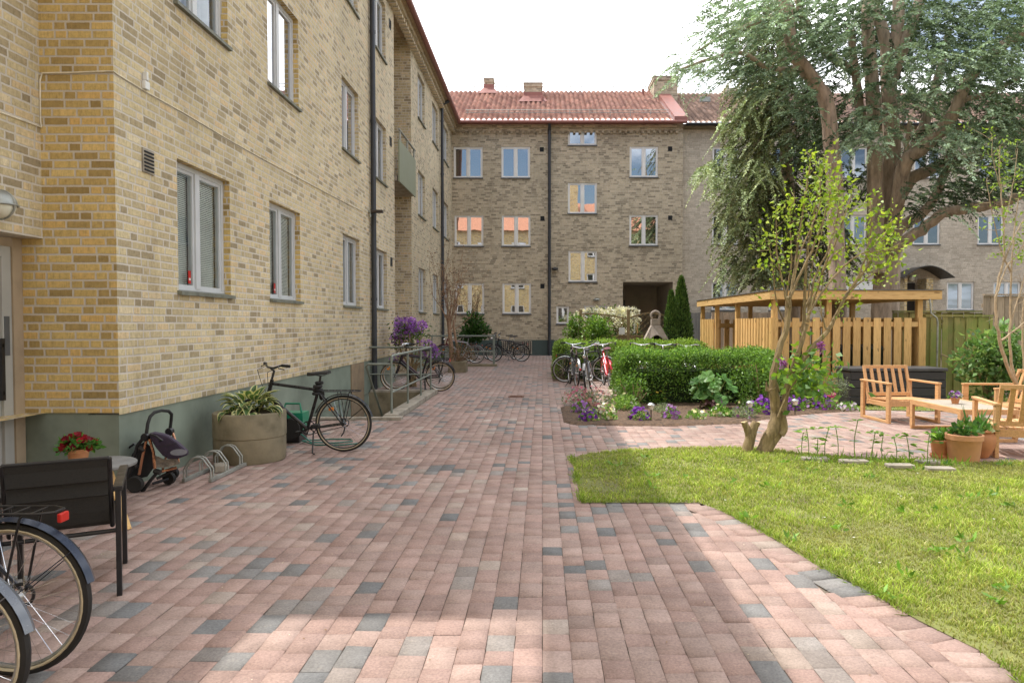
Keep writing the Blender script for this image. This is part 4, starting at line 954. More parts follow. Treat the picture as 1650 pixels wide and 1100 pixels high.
mb.add(Am+A_+mid+B_, [tuple(range(n_-1, -1, -1))]+[(k_*n_+i, k_*n_+(i+1) % n_, (k_+1)*n_+(i+1) % n_, (k_+1)*n_+i) for k_ in range(3) for i in range(n_)]+[tuple(3*n_+i for i in range(n_))])
cn = mb.build('canopy', M_PURP, t, smooth=True, world=True)
mb = MB(); mb.tube([zn(378, 362, 6.40), zn(440, 385, 6.38), zn(500, 425, 6.38), zn(470, 430, 6.38)], .009, 6); mb.tube([zn(460, 490, 6.375), zn(560, 470, 6.38), zn(640, 445, 6.41)], .003, 5); mb.build('canopy_seam', M_BLACK, cn, smooth=True, world=True)
mb = MB(); vs = [zn(575+85+85*math.cos(a), 540+32*math.sin(a)-.05*85*math.cos(a), 6.355) for a in [i*2*pi/20 for i in range(20)]]; mb.add(vs, [tuple(range(20))]); mb.build('canopy_badge', simple('grey_mesh_badge', (.22, .23, .27), .6), cn, world=True)
mb = MB(); prof = [(150, 700), (200, 560), (270, 470), (330, 430), (420, 520), (415, 690), (350, 780), (250, 800), (160, 880), (120, 880)]
A_ = [zn(x, y, 6.52) for x, y in prof]; B_ = [zn(x, y, 6.8) for x, y in prof]; n_ = len(prof)
mb.add(A_+B_, [tuple(range(n_-1, -1, -1)), tuple(range(n_, 2*n_))]+[(i, (i+1) % n_, n_+(i+1) % n_, n_+i) for i in range(n_)]); mb.build('seat_fabric', simple('black_seat_fabric', (.02, .019, .021), .85, nscale=30, namt=.3), t, world=True)
mb = MB(); prof = [(430, 570), (520, 610), (640, 600), (675, 650), (560, 690), (440, 690)]; A_ = [zn(x, y, 6.5) for x, y in prof]; B_ = [zn(x, y, 6.75) for x, y in prof]; n_ = len(prof)
mb.add(A_+B_, [tuple(range(n_-1, -1, -1)), tuple(range(n_, 2*n_))]+[(i, (i+1) % n_, n_+(i+1) % n_, n_+i) for i in range(n_)]); mb.build('rain_cover', simple('clear_plastic_sheet', (.30, .28, .25), .25, nscale=20, namt=.4), t, world=True)
for x, y, Y, rr in ((232, 862, 6.40, .078), (160, 880, 6.78, .078), (565, 808, 6.72, .062), (600, 790, 6.95, .062)):
    q = zn(x, y, Y); q = (q[0], q[1], rr+.002); mb = MB(); mb.lathe([(rr*.55, -.02), (rr*.9, -.024), (rr, -.014), (rr, .014), (rr*.9, .024), (rr*.55, .02)], q, 24, 'y'); w_ = mb.build('wheel', M_RUB, t, smooth=True, world=True)
    mb = MB(); mb.lathe([(.0, -.018), (rr*.26, -.018), (rr*.3, 0), (rr*.26, .018), (0, .018)], q, 12, 'y')
    for i in range(6): a = i*pi/3; mb.tube([q, (q[0]+rr*.7*math.cos(a), q[1], q[2]+rr*.7*math.sin(a))], .007, 5)
    mb.ring(q, rr*.72, .006, 'y', 20, 5); mb.build('wheel_hub', M_BLACK, w_, smooth=True, world=True)
# ------------------------------------------------------------------ floor bicycle stand, loose block, planter, hose
t = thing('bicycle_stand', 'low galvanised bicycle stand with paired hoops by the plinth', 'bike stand', (-3.46, 7.3, 0))
for x in (-3.60, -3.33): mb = MB(); mb.box(x-.017, x+.017, 6.80, 8.0, .003, .04); mb.build('base_rail', M_GALV, t, bevel=.003, world=True)
for y in (6.84, 7.16, 7.50):
    mb = MB()
    for dy in (-.028, .028): mb.tube([(-3.60, y+dy, .035), (-3.60, y+dy, .13), (-3.525, y+dy, .235), (-3.49, y+dy, .252), (-3.44, y+dy, .252), (-3.405, y+dy, .235), (-3.33, y+dy, .13), (-3.33, y+dy, .035)], .0085, 8)
    mb.build('hoop', M_GALV, t, smooth=True, world=True)
mb = MB(); mb.box(-.07, .07, -.10, .10, 0, .075); o = mb.build('paving_block', M_CONC, None, bevel=.008); o.location = (-3.47, 7.34, .002); o.rotation_euler = (0, 0, .5); tag(o, 'loose beige paving block lying inside the bicycle stand', 'block')
pc = (-3.43, 7.98, 0)
t = thing('planter', 'round stained concrete ring planter against the plinth', 'planter', pc)
mb = MB(); mb.lathe([(.385, 0), (.395, .02), (.398, .27), (.392, .275), (.394, .285), (.402, .29), (.402, .555), (.395, .565), (.34, .565), (.335, .50), (.335, .3)], (0, 0, 0), 56); mb.build('ring', M_CONCD, t, smooth=True)
mb = MB(); mb.lathe([(0, .53), (.336, .52)], (0, 0, 0), 24); mb.build('soil', M_SOIL, t)
def hosta(label, c, n, L, W, h):
    t = thing('hosta', label, 'plant', c); cen = np.array(c)
    Vg, Cg = [], []
    for i in range(n):
        a = rng.random()*2*pi; ring = rng.random(); el = R(78-62*ring+rng.normal()*6); l_ = L*(.7+.5*rng.random()); w_ = W*(.8+.4*rng.random())
        dirh = np.array([math.cos(a), math.sin(a), 0]); side = np.array([-math.sin(a), math.cos(a), 0]); st = .04+.10*(1-ring)+.03*rng.random(); base = dirh*(.05+.22*ring*rng.random())
        p0 = base.copy(); spine = [p0]; e = el; segs = 6
        p0 = p0+np.array([*(dirh[:2]*math.cos(el)), math.sin(el)])*st*1.2; spine = [p0]
        for k_ in range(segs): 
            e -= R(10+11*ring); p0 = p0+(dirh*math.cos(e)+np.array([0, 0, 1])*math.sin(e))*l_/segs; spine.append(p0)
        g1, g2 = np.array([.075, .14, .05])*(1+rng.normal()*.2), np.array([.13, .21, .06])
        cr = np.array([.66, .66, .36])*(1+rng.normal()*.08)
        prof = [.12, .75, 1., .95, .72, .38, .02]
        for k_ in range(segs):
            for (u0, u1, c) in ((-1, -.62, cr), (-.62, 0, g1), (0, .62, g1*1.15), (.62, 1, cr)):
                q = []
                for kk, uu in ((k_, u0), (k_, u1), (k_+1, u1), (k_+1, u0)):
                    q.append(spine[kk]+side*w_/2*prof[kk]*uu+np.array([0, 0, 1])*abs(uu)*w_*.16*prof[kk])
                Vg += q; Cg += [np.clip(c, .01, 1)]*4
    V = np.array(Vg)+cen
    npmesh('leaves', V, 4, np.array(Cg), M_LEAF, t); return t
hosta('cream edged hosta filling the concrete ring planter', (pc[0], pc[1], .53), 78, .20, .105, .3)
t = thing('hose_reel', 'green garden hose reel on the ground behind the planter', 'hose reel', (-3.38, 9.2, 0))
M_HOSEB = simple('green_plastic', (.012, .20, .11), .35, nscale=6, namt=.15); M_HOSE = simple('teal_hose', (.03, .16, .12), .4, nscale=8, namt=.2)
mb = MB(); mb.box(-3.5, -3.2, 9.08, 9.34, .17, .40); mb.tube([(-3.47, 9.1, .4), (-3.44, 9.12, .52), (-3.25, 9.12, .52), (-3.22, 9.1, .4)], .014, 8); mb.build('housing', M_HOSEB, t, bevel=.02, world=True)
mb = MB(); mb.box(-3.46, -3.24, 9.06, 9.36, .0, .16); mb.build('base', M_BLACK, t, bevel=.01, world=True)
mb = MB(); mb.lathe([(.05, -.06), (.14, -.06), (.14, -.045), (.06, -.04), (.06, .04), (.14, .045), (.14, .06), (.05, .06)], (-3.33, 9.0, .2), 24, 'y'); mb.build('drum', M_RUB, t, smooth=True, world=True)
mb = MB(); mb.tube([(-3.3, 9.0, .35), (-3.2, 8.97, .15), (-3.05, 8.95, .03), (-2.75, 9.0, .012), (-2.55, 9.12, .012), (-2.62, 9.3, .012), (-2.9, 9.3, .012), (-3.15, 9.2, .014), (-3.2, 9.05, .03), (-2.95, 8.85, .012), (-2.6, 8.86, .012), (-2.4, 9.0, .012)], .0095, 8); mb.build('hose', M_HOSE, t, smooth=True, world=True)
# ------------------------------------------------------------------ wall lamp, cable
q = AX(6, 330, -4.57); t = thing('wall_lamp', 'round bulkhead lamp with metal hood on the brick above the front door', 'lamp', (-4.69, q[1], q[2]))
mb = MB(); mb.lathe([(.0, .0), (.10, .0), (.10, .03), (.075, .05)], (-4.69, q[1], q[2]), 24, 'x'); mb.build('base', M_GALV, t, smooth=True, world=True)
mb = MB(); mb.ball((-4.60, q[1], q[2]-.005), .112, 22, 14); mb.build('glass_globe', M_GLOBE, t, smooth=True, world=True)
mb = MB()
vs = []; fs = []; n_, m_ = 22, 7
for i in range(m_+1):
    th = pi/2*i/m_
    for j in range(n_): a = 2*pi*j/n_; vs.append((-4.60+.122*math.sin(th)*math.cos(a), q[1]+.122*math.sin(th)*math.sin(a), q[2]+.122*math.cos(th)))
for i in range(m_):
    for j in range(n_): fs.append((i*n_+j, i*n_+(j+1) % n_, (i+1)*n_+(j+1) % n_, (i+1)*n_+j))
mb.add(vs, fs); mb.ring((-4.60, q[1], q[2]), .125, .009, 'z', 24, 6); mb.ring((-4.60, q[1], q[2]), .124, .008, 'y', 24, 6); mb.build('hood', M_GALV, t, smooth=True, world=True)
pts = [AX(-160, 128, -4.682), AX(-60, 160, -4.682), AX(0, 181, -4.682), AX(58, 202, -4.682)]
pts += [(-4.675, 6.418, AX(60, 203, -4.68)[2]), AY(65, 190, 6.42), AY(64.5, 130, 6.42), AY(68, 118, 6.42), AY(120, 117, 6.42), AY(172, 115, 6.42), (-3.992, 6.425, AY(173, 115, 6.42)[2])]
pts += [AX(188, 119, -3.99), AX(232, 146, -3.99), AX(300, 184, -3.99), AX(365, 223, -3.99), AX(420, 254, -3.99), AX(480, 286, -3.99), AX(540, 318, -3.99), AX(585, 341, -3.99)]
mb = MB(); mb.tube(pts, .0075, 6); o = mb.build('cable', simple('cream_cable', (.72, .66, .52), .6), None, smooth=True); tag(o, 'thin cream electric cable clipped across the brick wall to the downpipe lamp', 'cable')
q = AX(235, 135, -3.98); mb = MB(); mb.box(-3.998, -3.96, q[1]-.04, q[1]+.04, q[2]-.06, q[2]+.02); mb.box(-3.998, -3.95, q[1]-.03, q[1]+.0, q[2]+.025, q[2]+.11); o = mb.build('junction_box', M_WHITE, None, bevel=.005); tag(o, 'small white junction box where the cable forks on the left wall', 'junction box')
q = AX(604, 341, -3.85); t = thing('wall_lamp', 'dark flat floodlight bracketed to the near downpipe', 'lamp', (-3.9, 15.8, q[2]))
mb = MB(); mb.box(-3.93, -3.66, 15.70, 15.82, q[2]-.03, q[2]+.035); mb.build('lamp_head', simple('dark_brown_metal', (.04, .03, .026), .45), t, bevel=.012, world=True)
mb = MB(); mb.box(-4.0, -3.93, 15.72, 15.80, q[2]-.02, q[2]+.02); mb.lathe([(.02, -.1), (.025, -.06), (.012, 0)], (-3.95, 15.74, q[2]-.03), 10); mb.build('bracket', M_GALV, t, world=True)
for px, py, lb in ((894, 434, 'small dark wall lamp beside the downpipe on the end wall'), (961, 483, 'round grey wall lamp above the white rhododendron on the end wall')):
    u, z = upx(px), zpx(py); t = thing('wall_lamp', lb, 'lamp', (u, 30.3, z))
    mb = MB(); mb.box(u-.05, u+.05, 30.2, 30.299, z-.02, z+.08); mb.build('bracket', M_BLACK, t, world=True)
    mb = MB(); mb.lathe([(.0, .06), (.14, .05), (.16, 0), (.12, -.04), (0, -.06)], (u, 30.12, z), 18); mb.build('lamp_head', M_GALV if px > 900 else M_BLACK, t, smooth=True, world=True)
# ------------------------------------------------------------------ basement stairwell and railings
t = thing('basement_stairwell', 'sunken concrete basement stairwell beside the left wall', 'stairwell', (-3.3, 13.5, 0))
x0, x1, y0, y1 = PIT
mb = MB(); mb.box(x1+.004, x1+.24, y0-.02, y1+.05, -.1, .07); mb.box(x0+.02, x1, y0-.12, y0-.004, -.1, .035); mb.box(x1+.002, x1+.34, y0-.2, y0-.021, -.1, .05); mb.box(x0+.02, x1, y1+.004, y1+.18, -.1, .05); mb.build('kerb', M_CONC, t, bevel=.01, world=True)
mb = MB(); mb.quad((x0, y1, -2), (x1, y1, -2), (x1, y1, 0), (x0, y1, 0)); mb.quad((x1, y0, -2), (x1, y1, -2), (x1, y1, 0), (x1, y0, 0)); mb.quad((x0, y0, -2), (x1, y0, -2), (x1, y0, 0), (x0, y0, 0)); mb.quad((x0, y0, -1.9), (x1, y0, -1.9), (x1, y1, -1.9), (x0, y1, -1.9)); mb.build('retaining_wall', M_CONCD, t, world=True)
for i in range(9):
    mb = MB(); mb.box(x0+.02, x1-.01, y0+.01+.27*i, y0+.01+.27*(i+1), -1.89, -.18*(i+1)+.0); mb.build('step', M_CONC, t, world=True)
t = thing('railing', 'grey green tubular railing around the basement stairwell', 'railing', (-2.56, 13.5, 0)); rx = -2.56
ys_ = [11.55, 12.95, 14.35, 15.62]
for y in ys_: mb = MB(); mb.tube([(rx, y, .07), (rx, y, 1.04)], .02, 10); mb.build('post', M_RAIL, t, smooth=True, world=True)
mb = MB(); mb.tube([(rx, ys_[0], .96), (rx, ys_[0]+.08, 1.04), (rx, ys_[-1], 1.04)], .021, 10); mb.tube([(rx, ys_[-1], 1.04), (-3.98, ys_[-1]+.05, 1.04)], .021, 10); mb.build('top_rail', M_RAIL, t, smooth=True, world=True)
mb = MB(); mb.tube([(rx, ys_[0], .42), (rx, ys_[-1], .42)], .017, 8); mb.tube([(rx, ys_[-1], .42), (-3.98, ys_[-1]+.05, .42)], .017, 8); mb.build('middle_rail', M_RAIL, t, smooth=True, world=True)
mb = MB(); mb.tube([(rx, ys_[0], .90), (-2.95, 11.55, .90), (-3.0, 11.6, .86), (-3.0, 13.3, -.62)], .02, 10); mb.build('stair_handrail', M_RAIL, t, smooth=True, world=True)
t = thing('railing', 'grey tubular railing in front of the bicycles near the end wall', 'railing', (-2.8, 24.1, gz(24.1)))
g_ = gz(24.1)
for x, y in ((-1.73, 24.1), (-1.78, 25.3), (-3.9, 24.1)): mb = MB(); mb.tube([(x, y, gz(y)), (x, y, gz(y)+1.07)], .024, 8); mb.build('post', M_RAIL, t, smooth=True, world=True)
mb = MB(); mb.tube([(-3.98, 24.1, g_+1.07), (-1.8, 24.1, g_+1.07), (-1.73, 24.16, g_+1.07), (-1.78, 25.3, g_+1.07)], .026, 8); mb.build('top_rail', M_RAIL, t, smooth=True, world=True)
mb = MB(); mb.tube([(-3.98, 24.1, g_+.52), (-1.73, 24.1, g_+.52), (-1.78, 25.3, g_+.52)], .02, 8); mb.build('middle_rail', M_RAIL, t, smooth=True, world=True)
mb = MB(); mb.box(-3.98, -1.6, 23.95, 24.2, 0, g_+.08); o = mb.build('concrete_kerb', M_CONCD, None, bevel=.01); tag(o, 'mossy concrete kerb under the far railing', 'kerb')
mb = MB(); mb.box(-.17, .17, -.16, .16, 0, .008)
for i in range(5): mb.box(-.13, .13, -.125+i*.055, -.10+i*.055, .008, .013)
o = mb.build('drain_cover', simple('rusty_iron', (.16, .075, .05), .8, nscale=20, namt=.4), None, bevel=.003); o.location = (-.57, 14.8, .001); tag(o, 'rusty square drain cover set in the paved path', 'drain cover')
# ------------------------------------------------------------------ timber bicycle and bin shelter
t = thing('timber_shelter', 'new pine shelter with flat roof and slatted walls beside the hedge', 'shelter', (6.3, 14.2, 0))
sx0, sx1, sy0, sy1 = 4.77, 7.98, 14.2, 20.7
def post(x, y, z1=2.14, w=.11): mb = MB(); mb.box(x-w/2, x+w/2, y-w/2, y+w/2, 0, z1); mb.build('post', M_PINE, t, bevel=.006, world=True)
for x, y in ((sx0+.09, sy0+.12), (sx0+.09, 17.0), (sx0+.09, 19.0), (sx0+.09, sy1), (sx1-.09, sy0+.12), (sx1-.09, 17.4), (sx1-.09, sy1), (6.3, sy1), (6.0, sy0+.15)): post(x, y)
mb = MB(); mb.box(sx0-.06, 8.27, sy0-.06, sy0-.015, 2.085, 2.265); mb.build('fascia_beam', M_PINEH, t, bevel=.004, world=True)
mb = MB(); mb.box(sx0-.06, sx0-.015, sy0-.012, sy1+.15, 2.085, 2.263); mb.build('fascia_beam', M_PINEY, t, bevel=.004, world=True)
mb = MB(); mb.box(8.22, 8.265, sy0-.012, sy1+.15, 2.085, 2.263); mb.build('fascia_beam', M_PINEY, t, bevel=.004, world=True)
mb = MB()
for i in range(12): y = sy0+.25+i*.56; mb.box(sx0, 8.2, y-.022, y+.022, 2.09, 2.22)
mb.build('rafters', M_PINEH, t, world=True)
mb = MB(); mb.box(sx0-.08, 8.29, sy0-.08, sy1+.18, 2.268, 2.285); mb.build('roof', simple('grey_roof_felt', (.15, .14, .125), .95, nscale=12, namt=.2), t, world=True)
mb = MB(); x = sx0+.10
mb.tint = (1, .98, .95); mb.box(sx0-.005, sx0+.13, sy0-.005, sy0+.02, .08, 1.705)
x = 5.06
while x < 7.7: k_ = rng.normal()*.085; mb.tint = (1+k_, 1+k_*1.1, 1+k_*1.3); mb.box(x-.075, x+.075, sy0, sy0+.022, .09+rng.random()*.02, 1.70+rng.random()*.012); x += .212
mb.tint = (1, 1, 1); mb.box(7.83, 7.98, sy0-.002, sy0+.02, .08, 1.705); mb.build('front_slats', M_PINE, t, world=True)
mb = MB(); mb.box(sx0+.02, sx1-.02, sy0+.024, sy0+.06, 1.52, 1.62); mb.box(sx0+.02, sx1-.02, sy0+.024, sy0+.06, .25, .35); mb.build('front_rails', M_PINEH, t, world=True)
for ya, yb in ((sy0+.05, 16.95), (19.05, sy1)):
    mb = MB(); y = ya+.07
    while y < yb: k_ = rng.normal()*.085; mb.tint = (1+k_, 1+k_*1.1, 1+k_*1.3); mb.box(sx0, sx0+.024, y-.07, y+.07, .09, 1.70+rng.random()*.012); y += .205
    mb.build('side_slats', M_PINE, t, world=True)
mb = MB()
for z in (.3, 1.55): mb.box(sx0+.03, sx0+.06, sy0+.1, 16.98, z-.05, z+.05); mb.box(sx0+.03, sx0+.06, 19.02, sy1, z-.05, z+.05)
mb.build('side_rails', M_PINEY, t, world=True)
mb = MB(); y = sy0+.2
while y < sy1: mb.box(sx1-.03, sx1-.008, y-.075, y+.075, .09, 1.7); y += .26
x = sx0+.3
while x < sx1: mb.box(x-.075, x+.075, sy1-.02, sy1, .09, 1.7); x += .26
mb.build('rear_slats', M_PINE, t, world=True)
mb = MB(); mb.box(sx1-.06, sx1-.032, sy0+.1, sy1, 1.45, 1.58); mb.box(sx0+.1, sx1-.1, sy1-.06, sy1-.022, 1.45, 1.58); mb.build('rear_rails', M_PINEY, t, world=True)
mb = MB(); mb.box(sx0+.05, sx1-.03, sy0+.08, sy1, .002, .03); mb.build('floor_slab', M_CONC, t, world=True)
def bin_(label, x, y, col):
    t = thing('waste_bin', label, 'bin', (x, y, .03), 0, 'wheeled bins inside the timber shelter'); mt = simple('bin_plastic', col, .45, nscale=5, namt=.12)
    mb = MB(); vs = [(s1*w, s2*dd, z) for z, w, dd in ((.05, .24, .27), (1.0, .29, .34)) for s1, s2 in ((-1, -1), (1, -1), (1, 1), (-1, 1))]
    mb.add(vs, [(3, 2, 1, 0), (4, 5, 6, 7), (0, 1, 5, 4), (1, 2, 6, 5), (2, 3, 7, 6), (3, 0, 4, 7)]); mb.build('body', mt, t, bevel=.02)
    mb = MB(); vs = [(-.31, -.37, 1.002), (.31, -.37, 1.002), (.31, .37, 1.002), (-.31, .37, 1.002), (-.29, -.34, 1.05), (.29, -.34, 1.05), (.29, .3, 1.09), (-.29, .3, 1.09)]
    mb.add(vs, [(4, 5, 6, 7), (0, 1, 5, 4), (1, 2, 6, 5), (2, 3, 7, 6), (3, 0, 4, 7)]); mb.tube([(-.25, .4, 1.0), (.25, .4, 1.0)], .018, 8); mb.build('lid', mt, t, bevel=.01)
    for s1 in (-1, 1): mb = MB(); mb.lathe([(0, -.025), (.09, -.025), (.1, 0), (.09, .025), (0, .025)], (s1*.25, .25, .1), 18, 'x'); mb.build('wheel', M_RUB, t, smooth=True)
bin_('dark green wheeled bin seen through the opening in the side of the shelter', 5.7, 18.2, (.03, .06, .04)); bin_('wheeled bin behind the left front slats of the shelter', 5.6, 15.1, (.035, .04, .035)); bin_('wheeled bin behind the middle front slats of the shelter', 6.4, 15.1, (.03, .035, .04)); bin_('wheeled bin behind the right front slats of the shelter', 7.2, 15.1, (.03, .05, .04))
mb = MB(); mb.tube([(8.0, 14.12, 2.09), (8.02, 14.1, 1.80), (8.14, 14.1, 1.70), (8.16, 14.1, 1.60), (8.16, 14.1, .4)], .018, 8); o = mb.build('drainpipe', M_GALV, None, smooth=True); tag(o, 'thin grey drainpipe at the right corner of the pine shelter', 'pipe')
# storage box
t = thing('storage_box', 'black plank textured cushion box in front of the slatted shelter', 'storage box', (6.8, 13.3, 0)); M_BOX = simple('charcoal_plastic', (.028, .027, .028), .55, nscale=6, namt=.25, stretch=(1, 1, 6), bump=.004)
bx0, bx1, by0, by1 = 5.89, 7.72, 13.02, 13.68
mb = MB()
for i in range(4):
    z = .03+i*.16; mb.box(bx0, bx1, by0, by1, z, z+.155)
mb.build('body', M_BOX, t, bevel=.012, world=True)
mb = MB(); mb.box(bx0-.02, bx1+.02, by0-.025, by1+.02, .675, .735); mb.build('lid', simple('charcoal_lid', (.06, .06, .062), .5), t, bevel=.012, world=True)
mb = MB(); mb.box(bx0-.0045, bx0+.01, 13.27, 13.43, .53, .60); mb.build('handle_recess', M_DARK, t, bevel=.004, world=True)
# ------------------------------------------------------------------ fences
def fence(name, label, p0, p1, z0, z1, mat, pitch=.125, bw=.115, alt=.022, cap=True, cat='fence', base=0):
    p0, p1 = Vector((*p0, 0)), Vector((*p1, 0)); L = (p1-p0).length; dr_ = (p1-p0)/L; nn = Vector((dr_.y, -dr_.x, 0))
    t = thing(name, label, cat, ((p0+p1)/2)[:2]+(base,) if False else (*((p0+p1)/2)[:2], base))
    mb = MB(); s_ = 0; i = 0
    while s_ < L-.02:
        k_ = rng.normal()*.12; mb.tint = tuple(max(.3, 1+k_*q) for q in (1, .95, .9)); o = nn*(alt if i % 2 else 0); q0 = p0+dr_*s_+o; q1 = p0+dr_*min(L, s_+bw)+o; zt = z1+rng.normal()*.006
        a0, a1 = q0, q1; b0, b1 = q0-nn*.018, q1-nn*.018
        mb.add([(*v[:2], z) for z in (z0, zt) for v in (a0, a1, b1, b0)], [(3, 2, 1, 0), (4, 5, 6, 7), (0, 1, 5, 4), (1, 2, 6, 5), (2, 3, 7, 6), (3, 0, 4, 7)]); s_ += pitch; i += 1
    mb.tint = (1, 1, 1); mb.build('boards', mat, t, world=True)
    mb = MB()
    for z in (z0+.25, z1-.2): mb.bar((*(p0-nn*.05)[:2], z), (*(p1-nn*.05)[:2], z), .04, .09)
    if cap: mb.bar((*(p0+nn*.0)[:2], z1+.03), (*(p1+nn*.0)[:2], z1+.03), .10, .03)
    mb.build('rails', mat, t, world=True); return t
fence('board_fence', 'green tinged vertical board fence right of the pine shelter', (8.02, 14.35), (9.45, 14.35), .05, 1.72, M_FENCE)
fence('board_fence', 'lower capped green fence line running behind the pine shelter', (8.0, 15.6), (10.2, 15.6), .05, 1.83, M_FENCE)
fence('board_fence', 'taller weathered brown board fence at the right edge', (9.42, 14.6), (13, 14.5), .05, 2.17, M_OLDW, .15, .14, .0)
fence('board_fence', 'pale weathered board fence far behind the shelter', (6.1, 24.6), (9.0, 25.0), .05, 1.98, simple('pale_old_boards', (.46, .36, .27), .9, nscale=12, namt=.2, stretch=(1, 1, .1)), .15, .14, 0, False)
fence('board_wall', 'grey board screen against the pale brick building left of the shelter', (6.1, 29.6), (9.5, 29.6), .16, 2.05, simple('grey_boards', (.20, .19, .175), .9, nscale=10, namt=.2, stretch=(1, 1, .1)), .16, .15, 0, False)
t = thing('trellis_fence', 'brown lattice trellis fence with arched tops in front of the white rhododendron', 'trellis', (2.7, 23.2, gz(23.2)))
ty = 23.2; g_ = gz(ty); xp = [1.30, 2.92, 4.45]
for x in xp: mb = MB(); mb.box(x-.05, x+.05, ty-.05, ty+.05, g_, g_+2.0); mb.build('post', M_TRELW, t, bevel=.005, world=True)
for x0, x1, kind in ((1.36, 2.86, -1), (2.98, 4.39, 1)):
    top = lambda x: g_+1.72+.16*math.sin(pi*(x-x0)/(x1-x0)) if kind > 0 else g_+1.86-.0-.18*((x-x0)/(x1-x0))**2
    mb = MB()
    for k_ in range(12): a, b_ = x0+(x1-x0)*k_/12, x0+(x1-x0)*(k_+1)/12; mb.bar((a, ty, top(a)), (b_, ty, top(b_)), .05, .05)
    mb.bar((x0, ty, g_+1.1), (x1, ty, g_+1.1), .05, .06); mb.bar((x0, ty, g_+.3), (x1, ty, g_+.3), .05, .06)
    pn = mb.build('panel_frame', M_TRELW, t, world=True); mb = MB(); s_ = -1.2
    zb = g_+1.13
    while s_ < x1-x0:
        for sg in (1, -1):
            a = x0+s_ if sg > 0 else x1-s_; n_ = 24; seg = []
            for k_ in range(n_+1):
                x = a+sg*1.0*k_/n_; z = zb+1.0*k_/n_
                if x0 <= x <= x1 and z <= top(x): seg.append((x, ty-.012*sg, z))
            if len(seg) > 1: mb.bar(seg[0], seg[-1], .012, .03, up=(0, 1, 0))
        s_ += .2
    mb.build('lattice', M_TRELW, pn, world=True)
    mb = MB()
    for k_ in range(7): mb.box(x0, x1, ty-.01, ty+.01, g_+.33+k_*.108, g_+.33+k_*.108+.1)
    mb.build('lower_boards', M_TRELW, pn, world=True)
q = AY(1002, 533, ty-.06); mb = MB(); mb.box(q[0]-.10, q[0]+.10, ty-.07, ty-.055, q[2]-.12, q[2]+.12); o = mb.build('paper_notice', M_WHITE, None); tag(o, 'blank white notice sheet hung on the trellis', 'notice')
for i, (px, lb) in enumerate(((1022, 'long white barbecue tool hanging on the trellis'), (1027, 'shorter wooden barbecue tool hanging on the trellis'))):
    q = AY(px, 521, ty-.07); mb = MB(); mb.tube([(q[0], ty-.07, q[2]), (q[0], ty-.07, q[2]-.32+.05*i)], .016, 6); mb.ball((q[0], ty-.07, q[2]-.3), .025, 8, 6, (1, .4, 1.6)); o = mb.build('barbecue_tool', (M_WHITE, M_PINE)[i], None, smooth=True); tag(o, lb, 'tool')
# concrete barbecue
by = 22.6; g_ = gz(by); bxc = AY(1056, 540, by)[0]
t = thing('barbecue', 'grey brown concrete garden barbecue with arched chimney top', 'barbecue', (bxc, by, g_)); M_BBQ = simple('barbecue_concrete', (.37, .31, .26), .9, nscale=9, namt=.2, bump=.006)
def zy(py): return AY(1056, py, by)[2]
zt, zm, zb_, zl = zy(500), zy(514), zy(524), zy(546)
mb = MB(); hw, hw2, dd = .395, .145, .28
k_ = 12; arch = [(-.22+.44*i/k_, zl-.02+.16*math.sin(pi*i/k_)) for i in range(k_+1)]
front = [(-hw, zl-.02)]+arch+[(hw, zl-.02), (hw2, zb_), (-hw2, zb_)]
n_ = len(front); vs = [(bxc+x, by-dd+(.14 if z > zb_-.01 else 0), z) for x, z in front]+[(bxc+x*.98, by+dd*.6, z) for x, z in front]
mb.add(vs, [tuple(range(n_))]+[(i, n_+i, n_+(i+1) % n_, (i+1) % n_) for i in range(n_)]); mb.build('hood', M_BBQ, t, world=True)
mb = MB(); mb.box(bxc-.37, bxc+.37, by-.24, by+.2, g_, g_+.75); mb.box(bxc-.38, bxc-.22, by-.26, by+.2, g_+.75, zl-.03); mb.box(bxc+.22, bxc+.38, by-.26, by+.2, g_+.75, zl-.03); mb.box(bxc-.22, bxc+.22, by+.1, by+.2, g_+.75, zl); mb.build('base', M_BBQ, t, world=True)
mb = MB(); mb.box(bxc-.145, bxc+.145, by-.14, by+.12, zb_+.005, zm); mb.build('flue', M_BBQ, t, world=True, bevel=.01)
mb = MB(); mb.box(bxc-.2, bxc+.2, by-.05, by+.09, g_+.8, zl+.1); mb.build('fire_opening', M_DARK, t, world=True)
mb = MB(); rr = (zt-zm)*.62; mb.ring((bxc, by, zm+rr*.62), rr*.82, rr*.22, 'y', 18, 8, R(-35), R(215)); mb.build('chimney_arch', M_BBQ, t, smooth=True, world=True)
